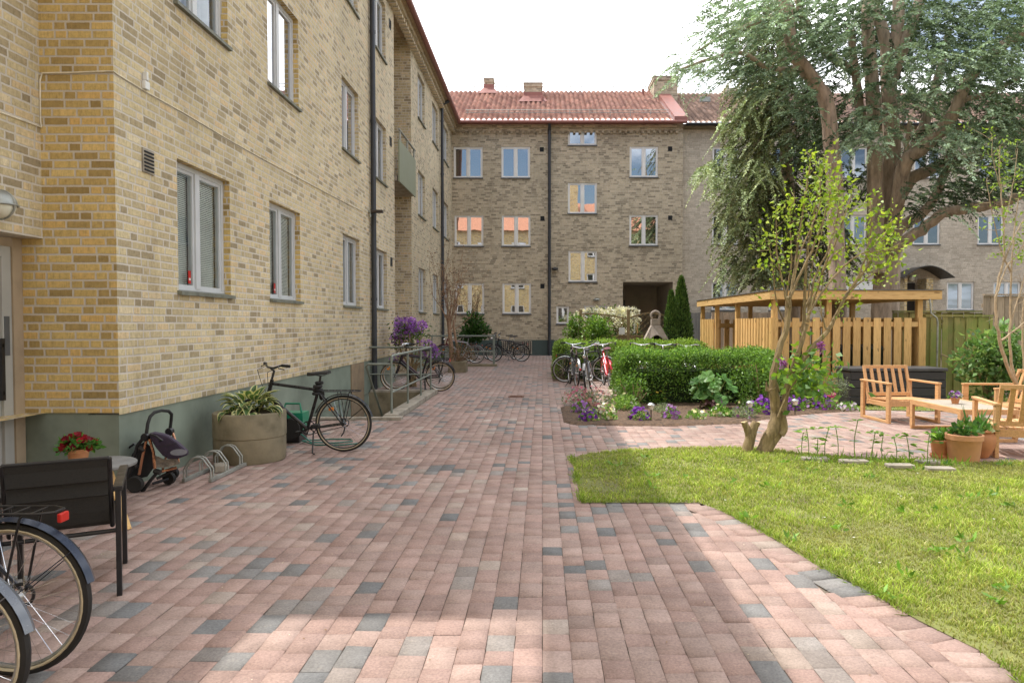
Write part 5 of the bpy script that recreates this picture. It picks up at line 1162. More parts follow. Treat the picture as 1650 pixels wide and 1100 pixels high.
# ------------------------------------------------------------------ lounge set on the patio
def armchair(label, c, rz):   # faces local -y
    t = thing('garden_armchair', label, 'armchair', (*c, 0), rz, 'wooden garden armchairs on the patio'); w, dp, ah = .86, .84, .65; y0, y1 = -dp/2, dp/2
    for s_ in (-1, 1):
        x = s_*(w/2-.022)
        mb = MB(); mb.box(x-.022, x+.022, y0, y0+.085, .045, ah-.03); mb.build('leg', M_ACAC, t, bevel=.004)
        mb = MB(); mb.box(x-.022, x+.022, y1-.085, y1, .045, ah-.03); mb.build('leg', M_ACAC, t, bevel=.004)
        mb = MB(); mb.box(x-.034, x+.034, y0-.005, y1+.005, ah-.029, ah); mb.build('armrest', M_ACAC, t, bevel=.004)
        mb = MB(); mb.box(x-.022, x+.022, y0, y1, .003, .044); mb.build('runner', M_ACAC, t, bevel=.003)
    mb = MB(); mb.box(-w/2+.045, w/2-.045, y0+.02, y0+.055, .27, .36); mb.box(-w/2+.045, w/2-.045, y1-.14, y1-.105, .24, .33); mb.box(-w/2+.046, -w/2+.08, y0+.056, y1-.141, .25, .325); mb.box(w/2-.08, w/2-.046, y0+.056, y1-.141, .25, .325)
    st = mb.build('seat', M_ACAC, t, bevel=.003)
    mb = MB()
    for i in range(8): x = -w/2+.11+i*(w-.22)/7; mb.add([(x-.034, y0+.04, .362), (x+.034, y0+.04, .362), (x+.034, y1-.12, .335), (x-.034, y1-.12, .335), (x-.034, y0+.04, .38), (x+.034, y0+.04, .38), (x+.034, y1-.12, .353), (x-.034, y1-.12, .353)], [(3, 2, 1, 0), (4, 5, 6, 7), (0, 1, 5, 4), (1, 2, 6, 5), (2, 3, 7, 6), (3, 0, 4, 7)])
    mb.build('seat_slats', M_ACAC, st)
    bk_ = lambda x, k_: (x, y1-.16+k_*.17, .30+k_*.56)
    mb = MB(); hw = w/2-.06
    for s_ in (-1, 1): mb.bar(bk_(s_*hw, 0), bk_(s_*hw, 1), .045, .035, up=(0, 1, 0))
    mb.bar(bk_(-hw-.022, .985), bk_(hw+.022, .985), .035, .05); mb.bar(bk_(-hw+.02, .18), bk_(hw-.02, .18), .03, .06); b_ = mb.build('backrest', M_ACAC, t, bevel=.003)
    mb = MB()
    for i in range(5): x = -hw+.12+i*(2*hw-.24)/4; mb.bar(bk_(x, .21), bk_(x, .96), .055, .016, up=(0, 1, 0))
    mb.build('back_slats', M_ACAC, b_); return t
armchair('wooden slatted armchair facing the lawn in front of the black box', (5.88, 11.22), R(4))
armchair('wooden slatted armchair facing left at the right edge in front of the bush', (7.05, 10.35), R(-92))
armchair('nearest wooden armchair cut by the right edge behind the terracotta pots', (5.88, 8.32), R(180-16))
t = thing('coffee_table', 'low wooden garden table with grey slatted top between the armchairs', 'table', (5.98, 9.72, 0)); M_GRW = woodmat('greyed_wood', (.42, .37, .30), (.28, .24, .19), axis=0, knots=False)
tx0, tx1, ty0, ty1 = 5.58, 6.36, 9.08, 10.34
mb = MB(); mb.box(tx0, tx0+.04, ty0, ty1, .37, .445); mb.box(tx1-.04, tx1, ty0, ty1, .37, .445); mb.box(tx0+.04, tx1-.04, ty0, ty0+.04, .37, .444); mb.box(tx0+.04, tx1-.04, ty1-.04, ty1, .37, .444); mb.build('frame', M_ACAC, t, bevel=.004, world=True)
mb = MB(); y = ty0+.05
while y < ty1-.08: mb.box(tx0+.042, tx1-.042, y, y+.062, .42, .438); y += .07
mb.build('top_slats', M_GRW, t, world=True)
for x in (tx0, tx1-.045):
    for y in (ty0, ty1-.07): mb = MB(); mb.box(x, x+.045, y, y+.07, .045, .37); mb.build('leg', M_ACAC, t, bevel=.004, world=True)
for y in (ty0+.012, ty1-.055): mb = MB(); mb.box(tx0+.001, tx1-.001, y, y+.044, .003, .044); mb.build('runner', M_ACAC, t, bevel=.003, world=True)
p = pot('potted_violas', 'tiny terracotta pot of mauve violas on the wooden garden table', (5.93, 9.78, .4385), .042, .06, .095, M_TERRA, 'potted flowers')
pansies(p, (5.93, 9.78, .53), .09, .10, 110, 30, [(.42, .28, .55), (.30, .10, .45), (.62, .55, .60)], ps=.024, lw=.026)
# terracotta pots at the lawn edge
p = pot('terracotta_pot', 'small orange terracotta pot in a saucer left of the big pots', (4.73, 8.08, .003), .075, .105, .19, M_TERRA, 'flower pot', saucer=.11, prof=[(0, 0), (.08, 0), (.085, .01), (.105, .16), (.108, .17), (.108, .185), (.098, .19), (.09, .18), (0, .16)], soil=.85)
pansies(p, (4.73, 8.08, .2), .13, .14, 150, 0, [(1, 1, 1)], ps=.02, lw=.075, leafcols=((.10, .27, .04), (.16, .34, .07))) if False else None
q0 = np.array([4.73, 8.08, .2]); n_ = 90; P = unit(rng.normal(size=(n_, 3))); P[:, 2] = np.abs(P[:, 2]); leaves('foliage', q0+P*rng.random((n_, 1))*np.array([.13, .13, .14]), P+rng.normal(size=(n_, 3))*.4, .075, .05, rcol(n_, [(.12, .28, .04), (.18, .36, .08), (.08, .2, .03)], .2), M_LEAF, p)
p = pot('terracotta_pot', 'widest pale terracotta pot at the lawn edge', (4.90, 7.90, .003), .155, .19, .31, M_TERRAP, 'flower pot')
q0 = np.array([4.90, 7.90, .30]); n_ = 120; P = unit(rng.normal(size=(n_, 3))); P[:, 2] = np.abs(P[:, 2]); leaves('foliage', q0+P*rng.random((n_, 1))*np.array([.14, .14, .17]), P+rng.normal(size=(n_, 3))*.4, .075, .055, rcol(n_, [(.10, .25, .06), (.2, .36, .10), (.07, .18, .04)], .2), M_LEAF, p)
p = pot('terracotta_pot', 'round bellied terracotta pot with spear leaved plant behind the pale pot', (5.22, 8.12, .003), .10, .15, .32, M_TERRA, 'flower pot', prof=[(0, 0), (.095, 0), (.10, .01), (.15, .10), (.172, .19), (.165, .26), (.14, .295), (.155, .305), (.168, .315), (.165, .325), (.14, .32), (.125, .3), (0, .28)], soil=.9)
q0 = np.array([5.22, 8.12, .30]); n_ = 110; P = unit(rng.normal(size=(n_, 3))); P[:, 2] = np.abs(P[:, 2]); leaves('foliage', q0+P*rng.random((n_, 1))*np.array([.17, .17, .15]), P+rng.normal(size=(n_, 3))*.4, .085, .055, rcol(n_, [(.08, .2, .05), (.16, .32, .08), (.35, .42, .3)], .2), M_LEAF, p)
n_ = 16; P = np.repeat(q0[None], n_, 0)+rng.normal(size=(n_, 3))*np.array([.05, .05, .02]); leaves('spear_leaves', P, rng.normal(size=(n_, 3))*.35+np.array([0, 0, 1]), .26+.1*rng.random(n_), .035, rcol(n_, [(.07, .2, .06), (.12, .28, .08)], .2), M_LEAF, p, shape=.4)
for (px, py, a, w_, lb) in ((1313, 739, .1, .30, 'leftmost flat stepping stone by the lawn'), (1375, 743, .15, .31, 'second flat stepping stone from the left by the lawn'), (1449, 750, .12, .29, 'third flat stepping stone from the left by the lawn'), (1494, 744, .05, .24, 'flat stone set behind the others next to the small terracotta pot'), (1514, 755, .05, .29, 'rightmost pale flat stepping stone in front of the terracotta pots')):
    q = G(px, py, .03); mb = MB(); hh = w_/2; pts_ = [(-hh, -.06), (hh*.98, -.07), (hh, .06), (-hh*.95, .065)]
    mb.add([(x, y, z) for z in (0, .045) for x, y in pts_], [(3, 2, 1, 0), (4, 5, 6, 7), (0, 1, 5, 4), (1, 2, 6, 5), (2, 3, 7, 6), (3, 0, 4, 7)]); o = mb.build('stepping_stone', M_CONC, None, bevel=.01); o.location = (q[0], q[1], .005); o.rotation_euler = (0, 0, a-.1); tag(o, lb, 'stone', 'flat stones edging the lawn')
def solar(label, px, py):
    q = G(px, py, .02); t = thing('solar_lamp', label, 'garden lamp', q, 0, 'solar lamps in the flower bed')
    mb = MB(); mb.tube([(0, 0, 0), (0, 0, .17)], .009, 8); mb.build('stake', M_BLACK, t)
    mb = MB(); mb.lathe([(0, .17), (.035, .17), (.05, .235), (.0, .235)], (0, 0, 0), 16); mb.build('lamp_glass', M_GLOBE, t, smooth=True)
    mb = MB(); mb.lathe([(.065, .236), (.062, .25), (.03, .275), (0, .28)], (0, 0, 0), 18); mb.build('cap', M_STEEL, t, smooth=True)
solar('solar garden lamp between the purple pansies in the middle of the bed', 1049, 676); solar('solar garden lamp beside the lilac trunk in the bed', 1208, 672); solar('solar garden lamp at the right end of the bed', 1281, 668)
# ------------------------------------------------------------------ vegetation helpers
def cr(P, sub=4):
    P = [np.array(p, float) for p in P]
    if len(P) < 3: return [P[0]+(P[-1]-P[0])*t/sub for t in range(sub+1)]
    Q = [2*P[0]-P[1]]+P+[2*P[-1]-P[-2]]; out = []
    for i in range(1, len(Q)-2):
        a, b_, c, d_ = Q[i-1:i+3]
        for t in np.arange(sub)/sub: out.append(.5*((2*b_)+(-a+c)*t+(2*a-5*b_+4*c-d_)*t*t+(-a+3*b_-3*c+d_)*t**3))
    return out+[P[-1]]
def limb(mb, px, r0, r1, n=10, Y=None, wob=.0):
    P = [AY(p[0], p[1], p[2] if len(p) > 2 else Y) for p in px]; C = cr(P, 4)
    C = [c+rng.normal(size=3)*wob for c in C]; k = len(C); mb.tube(C, [r0+(r1-r0)*i/(k-1) for i in range(k)], n); return C
def cloud(n, c, r): return np.array(c)+unit(rng.normal(size=(n, 3)))*(rng.random((n, 1))**.4)*np.array(r)
def shrubmass(par, name, c, r, n, L, W, cols, mat=None, core=True, up=.3, jit=.2, lumps=9, surf=.45):
    cs = np.array(c)+unit(rng.normal(size=(lumps, 3)))*np.array(r)*.62; cs = np.vstack([cs, np.array(c)[None]])
    i = rng.integers(0, len(cs), n); d_ = unit(rng.normal(size=(n, 3))); q = cs[i]+d_*(rng.random((n, 1))**surf)*np.array(r)*.52
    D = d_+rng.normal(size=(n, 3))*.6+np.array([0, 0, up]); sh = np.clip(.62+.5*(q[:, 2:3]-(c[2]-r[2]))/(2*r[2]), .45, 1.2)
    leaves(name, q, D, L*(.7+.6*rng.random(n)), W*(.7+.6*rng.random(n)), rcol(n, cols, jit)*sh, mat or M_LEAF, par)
    return cs
def truss(par, name, centers, r, cols, npet=34, ps=.04):
    V, D_, C = [], [], []
    for c in centers:
        col = np.array(cols[rng.integers(len(cols))])*(1+rng.normal()*.12)
        d_ = unit(rng.normal(size=(npet, 3))+np.array([0, -.15, .35])); V.append(np.array(c)+d_*r*(.55+.45*rng.random((npet, 1)))); D_.append(d_+rng.normal(size=(npet, 3))*.9); C.append(np.clip(col*(1+rng.normal(size=(npet, 1))*.18), .005, .95))
    V, D_, C = np.vstack(V), np.vstack(D_), np.vstack(C); leaves(name, V, D_, ps*(.8+.5*rng.random(len(V))), ps*.9, C, M_PETAL, par, shape=.6)
# ------------------------------------------------------------------ lawn grass
def grass(name, poly, n, lab, vis=True, hmul=1.0):
    xs = [p[0] for p in poly]; ys = [p[1] for p in poly]
    P = np.stack([rng.uniform(min(xs), max(xs), n*4), rng.uniform(min(ys), max(ys), n*4)], 1)
    keep = inpoly(P, poly) & (P[:, 0] < P[:, 1]*.72+1.0); P = P[keep]
    pr = np.clip((5.2/np.maximum(P[:, 1], 1.5))**1.15, .22, 1.6); P = P[rng.random(len(P)) < pr/1.6*1.0][:n]
    k = len(P); cl = np.sin(P[:, 0]*5.1+1.3*np.sin(P[:, 1]*3.7))*np.sin(P[:, 1]*4.3+1.7*np.sin(P[:, 0]*2.9))+.6*np.sin(P[:, 0]*13+P[:, 1]*9)*np.sin(P[:, 1]*15-P[:, 0]*4)
    bare = (np.sin(P[:, 0]*2.3+.5)*np.sin(P[:, 1]*2.9+1.1)+.5*np.sin(P[:, 0]*7.1+P[:, 1]*5.3)) > .95
    kk = ~(bare & (rng.random(k) < .55)); P = P[kk]; cl = cl[kk]; k = len(P)
    pt = np.clip(np.sin(P[:, 0]*1.7+2*np.sin(P[:, 1]*1.3))*np.sin(P[:, 1]*2.1+1.5*np.sin(P[:, 0]*1.1))+.5*np.sin(P[:, 0]*5.3-P[:, 1]*3.1)*np.sin(P[:, 1]*6.7)-.05, 0, 1)
    h = (.020+.022*rng.random(k)+.012*np.clip(cl, -1, 1.2))*hmul*(1-.35*pt); h = np.clip(h, .012, .12); far = np.clip(P[:, 1]/7, .8, 2.0)
    a = rng.random(k)*2*pi; w = .0033*far*(1+.6*rng.random(k)); bend = (rng.normal(size=(k, 2)))*.55
    s_ = np.stack([np.cos(a), np.sin(a), np.zeros(k)], 1)*w[:, None]; base = np.stack([P[:, 0], P[:, 1], np.full(k, .004)], 1)
    m_ = base+np.stack([bend[:, 0]*h*.35, bend[:, 1]*h*.35, h*.6], 1); tip = base+np.stack([bend[:, 0]*h, bend[:, 1]*h, h], 1)
    V = np.stack([base-s_, base+s_, m_+s_*.7, m_-s_*.7, m_-s_*.7, m_+s_*.7, tip+s_*.1, tip-s_*.1], 1)
    C = rcol(k, [(.36, .47, .09), (.42, .52, .11), (.27, .39, .065), (.52, .52, .19), (.57, .52, .26)], .16, [.33, .27, .18, .14, .08])*(1+.16*cl[:, None])
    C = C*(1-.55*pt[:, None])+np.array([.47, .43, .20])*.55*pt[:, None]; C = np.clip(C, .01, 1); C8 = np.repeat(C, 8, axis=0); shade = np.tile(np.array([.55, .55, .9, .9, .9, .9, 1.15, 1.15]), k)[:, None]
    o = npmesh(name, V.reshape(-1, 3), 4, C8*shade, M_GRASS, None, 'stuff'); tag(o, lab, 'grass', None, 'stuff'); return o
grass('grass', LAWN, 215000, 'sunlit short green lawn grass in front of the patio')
grass('grass', STRIP, 9000, 'narrow strip of grass under the fence behind the armchairs', hmul=1.6)
E_ = [LAWN[0]]+LAWN[1:3]+cur; E_ = np.array([q_ for p_, r_ in zip(E_, E_[1:]) for q_ in [(p_[0]+(r_[0]-p_[0])*t_, p_[1]+(r_[1]-p_[1])*t_) for t_ in np.arange(0, 1, .003/max(.01, math.dist(p_, r_)))]]); E_ = E_[rng.random(len(E_)) < .5+.5*np.sin(E_[:, 0]*9+E_[:, 1]*7)]
n_ = len(E_); P = np.stack([E_[:, 0]+rng.normal(size=n_)*.02, E_[:, 1]+rng.normal(size=n_)*.02, np.full(n_, .004)], 1)
o = leaves('edge_grass', P, rng.normal(size=(n_, 3))*.6+np.array([0, 0, 1]), .035+.05*rng.random(n_), .007, rcol(n_, [(.27, .38, .07), (.2, .31, .045)], .2), M_GRASS, None, kind='stuff'); tag(o, 'ragged grass fringe overhanging the paving along the lawn edge', 'grass', None, 'stuff')
n_ = 26; E2 = np.stack([rng.uniform(1.2, 6, n_*6), rng.uniform(3, 8, n_*6)], 1); E2 = E2[inpoly(E2, LAWN)][:n_]
DS = np.repeat(E2, 7, axis=0); an = np.tile(np.arange(7)*2*pi/7, len(E2)); P = np.stack([DS[:, 0], DS[:, 1], np.full(len(DS), .05)], 1)
o = leaves('daisies', P, np.stack([np.cos(an), np.sin(an), np.full(len(an), .15)], 1), .011, .007, np.full((len(P), 3), .8), M_PETAL, None, side=np.tile([[0, 0, 1.]], (len(P), 1)), kind='stuff'); tag(o, 'scattered tiny white daisies in the lawn', 'daisies', None, 'stuff')
# broad leaved weeds in the lawn
n_ = 70; E2 = np.stack([rng.uniform(.6, 6.5, n_*6), rng.uniform(3, 8, n_*6)], 1); E2 = E2[inpoly(E2, LAWN)][:n_]; DS = np.repeat(E2, 8, axis=0)+rng.normal(size=(len(E2)*8, 2))*.03; k_ = len(DS)
o = leaves('lawn_weeds', np.stack([DS[:, 0], DS[:, 1], np.full(k_, .02)], 1), rng.normal(size=(k_, 3))*np.array([1, 1, .3])+np.array([0, 0, .5]), .05+.04*rng.random(k_), .025, rcol(k_, [(.14, .30, .04), (.18, .35, .06)], .2), M_LEAF, None, kind='stuff'); tag(o, 'broad leaved weeds scattered through the lawn', 'weeds', None, 'stuff')
# ------------------------------------------------------------------ hedges
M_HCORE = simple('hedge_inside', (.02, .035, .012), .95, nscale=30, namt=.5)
def hedge(label, x0, x1, y0, y1, h, n, cols, L=.036, cuts=()):
    t = thing('hedge', label, 'hedge', ((x0+x1)/2, (y0+y1)/2, gz((y0+y1)/2))); g_ = gz((y0+y1)/2)
    mb = MB(); mb.box(x0+.30, x1-.30, y0+.30, y1-.30, g_, g_+h-.34); mb.build('branches', M_HCORE, t, world=True)  # solid dark core box added to block the view through the leaves
    A = [(x1-x0)*(y1-y0)*1.25, (x1-x0)*h, (y1-y0)*h, (y1-y0)*h*.5, (x1-x0)*h*.2]; f = rng.choice(5, n, p=np.array(A)/sum(A))
    u, v, w = rng.random(n), rng.random(n), rng.random(n)
    X = x0+(x1-x0)*u; Y = y0+(y1-y0)*v; Z = g_+h*np.sqrt(w) ; N = np.zeros((n, 3))
    for k_, (ax, val, nn) in enumerate((('z', g_+h, (0, 0, 1)), ('y', y0, (0, -1, 0)), ('x', x0, (-1, 0, 0)), ('x', x1, (1, 0, 0)), ('y', y1, (0, 1, 0)))):
        m_ = f == k_; N[m_] = nn
        if ax == 'z': Z[m_] = val
        elif ax == 'y': Y[m_] = val
        else: X[m_] = val
    P = np.stack([X, Y, Z], 1); bum = .035*np.sin(P[:, 0]*5.3+P[:, 2]*4)+.03*np.sin(P[:, 1]*6.1+P[:, 2]*5.2+1)+.025*np.sin(P[:, 0]*13+P[:, 1]*11+P[:, 2]*9)
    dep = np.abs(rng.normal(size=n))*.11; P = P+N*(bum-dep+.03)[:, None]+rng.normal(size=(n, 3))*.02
    # round the top edges
    ez = np.clip((P[:, 2]-(g_+h-.18))/.18, 0, 1); cx_, cy_ = (x0+x1)/2, (y0+y1)/2
    P[:, 0] -= np.sign(P[:, 0]-cx_)*ez*.07*(np.abs(P[:, 0]-cx_) > (x1-x0)/2-.2); P[:, 1] -= np.sign(P[:, 1]-cy_)*ez*.09*(np.abs(P[:, 1]-cy_) > (y1-y0)/2-.25)
    sp_ = rng.random(n) < .05; P[sp_, 2] += (f[sp_] == 0)*rng.random(sp_.sum())*.09
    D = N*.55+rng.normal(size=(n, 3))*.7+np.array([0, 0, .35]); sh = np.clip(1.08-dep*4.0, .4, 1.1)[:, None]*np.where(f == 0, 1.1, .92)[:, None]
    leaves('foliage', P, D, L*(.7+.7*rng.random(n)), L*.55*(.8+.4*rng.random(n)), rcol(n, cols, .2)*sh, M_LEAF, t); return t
HC = [(0.132, 0.264, 0.048), (0.192, 0.348, 0.072), (0.096, 0.210, 0.036), (0.276, 0.444, 0.096)]
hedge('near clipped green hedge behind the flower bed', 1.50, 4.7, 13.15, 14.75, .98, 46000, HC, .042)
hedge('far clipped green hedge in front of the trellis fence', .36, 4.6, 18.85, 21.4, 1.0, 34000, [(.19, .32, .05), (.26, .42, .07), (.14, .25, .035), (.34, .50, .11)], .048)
# ------------------------------------------------------------------ conifers
def sprays(px, tones, base, L=.6, nl=34, droop=.5, trunk=(1430, 200), dens=1.0, out=.55, ln=.10, wd=.026, thick=.75):
    Pt, Dt, Ls, Ws, Cs, Sd = [], [], [], [], [], []
    for c in px:
        x, y, rx, ry, Y = c[:5]; tone = c[5] if len(c) > 5 else 0; k = c[6] if len(c) > 6 else 1.0
        n = max(3, int(rx*ry*pi/150*dens*k)); a = rng.random(n)*2*pi; rr = np.sqrt(rng.random(n))
        pxs = x+rx*rr*np.cos(a); pys = y+ry*rr*np.sin(a); Ys = Y+rng.normal(size=n)*thick
        for i in range(n):
            p = np.array(AY(pxs[i], pys[i], Ys[i])); tr = np.array(AY(trunk[0], pys[i], base))
            o = p-tr; o[2] *= .2; o = o/max(np.linalg.norm(o), .1); d0 = o*out+rng.normal(size=3)*np.array([.45, .45, .22]); d0 /= np.linalg.norm(d0)
            l_ = L*(.6+.8*rng.random()); t_ = np.linspace(.06, 1, nl); sgn = np.where(np.arange(nl) % 2, 1, -1)
            pos = p+d0*(t_*l_)[:, None]; pos[:, 2] -= droop*l_*t_**1.7
            tang = d0[None]+np.stack([np.zeros(nl), np.zeros(nl), -droop*1.7*t_**.7], 1); tang /= np.linalg.norm(tang, axis=1, keepdims=True)
            sd = np.cross(d0, [0, 0, 1.]); sd /= max(np.linalg.norm(sd), .1)
            D = tang*.75+sd[None]*sgn[:, None]*.8+rng.normal(size=(nl, 3))*.28
            col = np.array(tones[tone][rng.integers(len(tones[tone]))])*(1+rng.normal()*.2)
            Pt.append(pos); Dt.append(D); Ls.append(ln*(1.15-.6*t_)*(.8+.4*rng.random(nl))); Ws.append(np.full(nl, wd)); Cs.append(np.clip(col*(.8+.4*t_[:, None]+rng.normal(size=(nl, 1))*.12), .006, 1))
    return np.vstack(Pt), np.vstack(Dt), np.hstack(Ls), np.hstack(Ws), np.vstack(Cs)
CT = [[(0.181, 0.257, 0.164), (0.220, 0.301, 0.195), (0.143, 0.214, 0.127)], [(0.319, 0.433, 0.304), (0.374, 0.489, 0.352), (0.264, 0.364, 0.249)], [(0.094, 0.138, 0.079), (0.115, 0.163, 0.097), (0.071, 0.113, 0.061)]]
t = thing('cedar_tree', 'large blue green cedar with several thick grey brown trunks behind the timber shelter', 'tree', (*AY(1428, 400, 20)[:2], 0))
mb = MB()
bx_, by_ = AY(1428, 400, 20)[:2]
mb.tube(cr([(bx_-.05, 20, -.1), (bx_-.02, 20, .8), (bx_, 20, 2.2), AY(1432, 400, 20)]), [.50, .46, .44, .42, .41, .40, .39, .38, .37, .36, .35, .34, .34], 16)
limb(mb, [(1434, 410, 20.1), (1437, 300, 20.1), (1435, 200, 20.1), (1431, 110, 20.1)], .27, .22, 14, wob=.006)
limb(mb, [(1412, 440, 19.75), (1411, 380, 19.7), (1410, 300, 19.7), (1409, 238, 19.7)], .26, .20, 14, wob=.006)
limb(mb, [(1433, 130, 20.1), (1425, 60, 20.1), (1406, 0, 20.2), (1396, -70, 20.2)], .17, .15, 12); limb(mb, [(1432, 120, 20.1), (1446, 50, 20), (1449, -60, 20)], .19, .15, 12); limb(mb, [(1437, 130, 20), (1462, 60, 19.8), (1482, 0, 19.6), (1500, -60, 19.5)], .16, .13, 12)
limb(mb, [(1410, 200, 19.8), (1404, 120, 19.8), (1398, 40, 19.9), (1400, -50, 20)], .2, .16, 12)
for P_, r0, r1 in (([(1432, 370, 19.9), (1443, 332, 19.6), (1459, 263, 19.2), (1485, 240, 19), (1508, 218, 18.8), (1528, 195, 18.6), (1543, 168, 18.4), (1562, 126, 18.2), (1604, 84, 17.9), (1650, 50, 17.6), (1710, 5, 17.3)], .22, .11),
                   ([(1436, 390, 19.9), (1450, 368, 19.7), (1470, 355, 19.6), (1497, 332, 19.5), (1524, 275, 19.3), (1540, 215, 19.2)], .19, .09),
                   ([(1436, 415, 19.8), (1451, 393, 19.4), (1485, 370, 19), (1520, 344, 18.6), (1550, 338, 18.3), (1585, 332, 18), (1620, 325, 17.7), (1650, 313, 17.4), (1730, 290, 17)], .17, .10),
                   ([(1447, 320, 20), (1466, 290, 20), (1495, 275, 20), (1527, 263, 20), (1585, 248, 19.8), (1650, 206, 19.5), (1720, 180, 19.2)], .2, .12),
                   ([(1455, 275, 20.2), (1490, 200, 20.3), (1510, 130, 20.4), (1530, 50, 20.5)], .17, .09), ([(1459, 265, 19.3), (1461, 230, 19.2), (1466, 195, 19.1)], .09, .05),
                   ([(1395, 220, 20.2), (1387, 180, 20.2), (1378, 122, 20.1), (1370, 40, 20)], .15, .1), ([(1377, 118, 20.1), (1350, 98, 19.8), (1333, 88, 19.6), (1313, 65, 19.3), (1298, 38, 19), (1285, 0, 18.8)], .12, .08),
                   ([(1540, 165, 18.4), (1590, 150, 18.1), (1650, 120, 17.8)], .08, .05), ([(1300, 110, 18.6), (1240, 110, 18.3), (1190, 85, 18.0), (1130, 100, 17.8), (1085, 118, 17.6)], .09, .02), ([(1262, 20, 18.3), (1210, 40, 18.1), (1160, 60, 18), (1120, 85, 17.9)], .08, .02)):
    limb(mb, P_, r0, r1, 10, wob=.012)
mb.build('trunk', M_BARK, t, smooth=True, world=True)
mb = MB(); limb(mb, [(1352, 640, 18.6), (1350, 470, 18.6), (1345, 300, 18.6), (1342, 248, 18.6), (1331, 164, 18.6), (1317, 141, 18.6), (1300, 115, 18.6), (1283, 92, 18.5), (1272, 50, 18.4), (1264, 0, 18.3), (1256, -70, 18.2)], .23, .15, 12, wob=.01); mb.build('leaning_trunk', simple('reddish_bark', (.39, .29, .22), .95, nscale=10, namt=.4, bump=.03, stretch=(1, 1, .25)), t, smooth=True, world=True)
mb = MB(); c_ = AY(1409, 237, 19.7); mb.lathe([(0, .01), (.2, .0)], c_, 14); mb.build('cut_end', M_CUT, t, world=True)
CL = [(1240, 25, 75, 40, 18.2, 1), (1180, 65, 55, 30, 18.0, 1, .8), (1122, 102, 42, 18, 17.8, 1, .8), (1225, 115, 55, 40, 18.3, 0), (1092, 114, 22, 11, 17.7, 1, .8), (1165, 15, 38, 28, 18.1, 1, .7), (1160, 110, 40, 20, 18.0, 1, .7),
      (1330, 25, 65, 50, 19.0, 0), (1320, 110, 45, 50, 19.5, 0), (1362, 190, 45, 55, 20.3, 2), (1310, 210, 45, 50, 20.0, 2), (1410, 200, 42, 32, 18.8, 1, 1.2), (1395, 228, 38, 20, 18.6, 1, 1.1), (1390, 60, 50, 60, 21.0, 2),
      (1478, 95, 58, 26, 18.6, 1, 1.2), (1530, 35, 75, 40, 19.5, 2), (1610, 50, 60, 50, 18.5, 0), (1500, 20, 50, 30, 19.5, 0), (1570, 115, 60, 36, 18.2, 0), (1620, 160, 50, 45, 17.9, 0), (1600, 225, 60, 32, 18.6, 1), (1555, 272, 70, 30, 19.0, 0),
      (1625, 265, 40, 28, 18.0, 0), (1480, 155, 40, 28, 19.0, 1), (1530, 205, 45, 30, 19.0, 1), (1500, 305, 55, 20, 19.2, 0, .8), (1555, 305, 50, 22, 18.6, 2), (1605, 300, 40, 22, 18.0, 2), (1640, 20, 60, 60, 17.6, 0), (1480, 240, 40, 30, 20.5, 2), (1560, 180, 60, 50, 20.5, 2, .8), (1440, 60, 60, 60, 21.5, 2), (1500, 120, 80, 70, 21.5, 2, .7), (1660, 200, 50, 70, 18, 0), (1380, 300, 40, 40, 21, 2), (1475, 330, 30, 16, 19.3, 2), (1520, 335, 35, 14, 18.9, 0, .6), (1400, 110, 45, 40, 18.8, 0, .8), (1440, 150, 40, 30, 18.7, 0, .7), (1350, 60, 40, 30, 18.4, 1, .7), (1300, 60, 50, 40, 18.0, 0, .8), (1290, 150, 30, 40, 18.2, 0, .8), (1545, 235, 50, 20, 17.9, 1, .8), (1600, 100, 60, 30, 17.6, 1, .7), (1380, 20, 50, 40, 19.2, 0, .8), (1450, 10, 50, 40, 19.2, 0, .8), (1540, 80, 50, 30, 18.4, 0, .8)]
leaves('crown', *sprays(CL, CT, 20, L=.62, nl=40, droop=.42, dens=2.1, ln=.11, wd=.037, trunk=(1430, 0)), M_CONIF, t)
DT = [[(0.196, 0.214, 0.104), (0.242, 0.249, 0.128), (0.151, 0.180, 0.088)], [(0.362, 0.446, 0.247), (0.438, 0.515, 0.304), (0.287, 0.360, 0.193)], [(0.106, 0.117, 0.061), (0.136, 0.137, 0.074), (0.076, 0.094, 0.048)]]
t = thing('conifer_tree', 'dense drooping dark green conifer left of the cedar', 'tree', (*AY(1280, 500, 22.6)[:2], 0))
mb = MB(); limb(mb, [(1283, 600, 22.6), (1278, 470, 22.6), (1270, 330, 22.6), (1266, 230, 22.6), (1261, 110, 22.6), (1257, 0, 22.6), (1254, -90, 22.6)], .26, .14, 12, wob=.01)
for P_ in ([(1268, 200, 22.6), (1240, 210, 22), (1200, 250, 21.6), (1150, 275, 21.2)], [(1272, 330, 22.6), (1240, 335, 22), (1200, 355, 21.6)], [(1274, 380, 22.6), (1235, 395, 22), (1195, 425, 21.7)], [(1262, 110, 22.6), (1225, 120, 22.1), (1200, 160, 21.8)], [(1276, 400, 22.6), (1310, 400, 22.2), (1335, 420, 22)]): limb(mb, P_, .06, .02, 6, wob=.015)
mb.build('trunk', M_BARK, t, smooth=True, world=True)
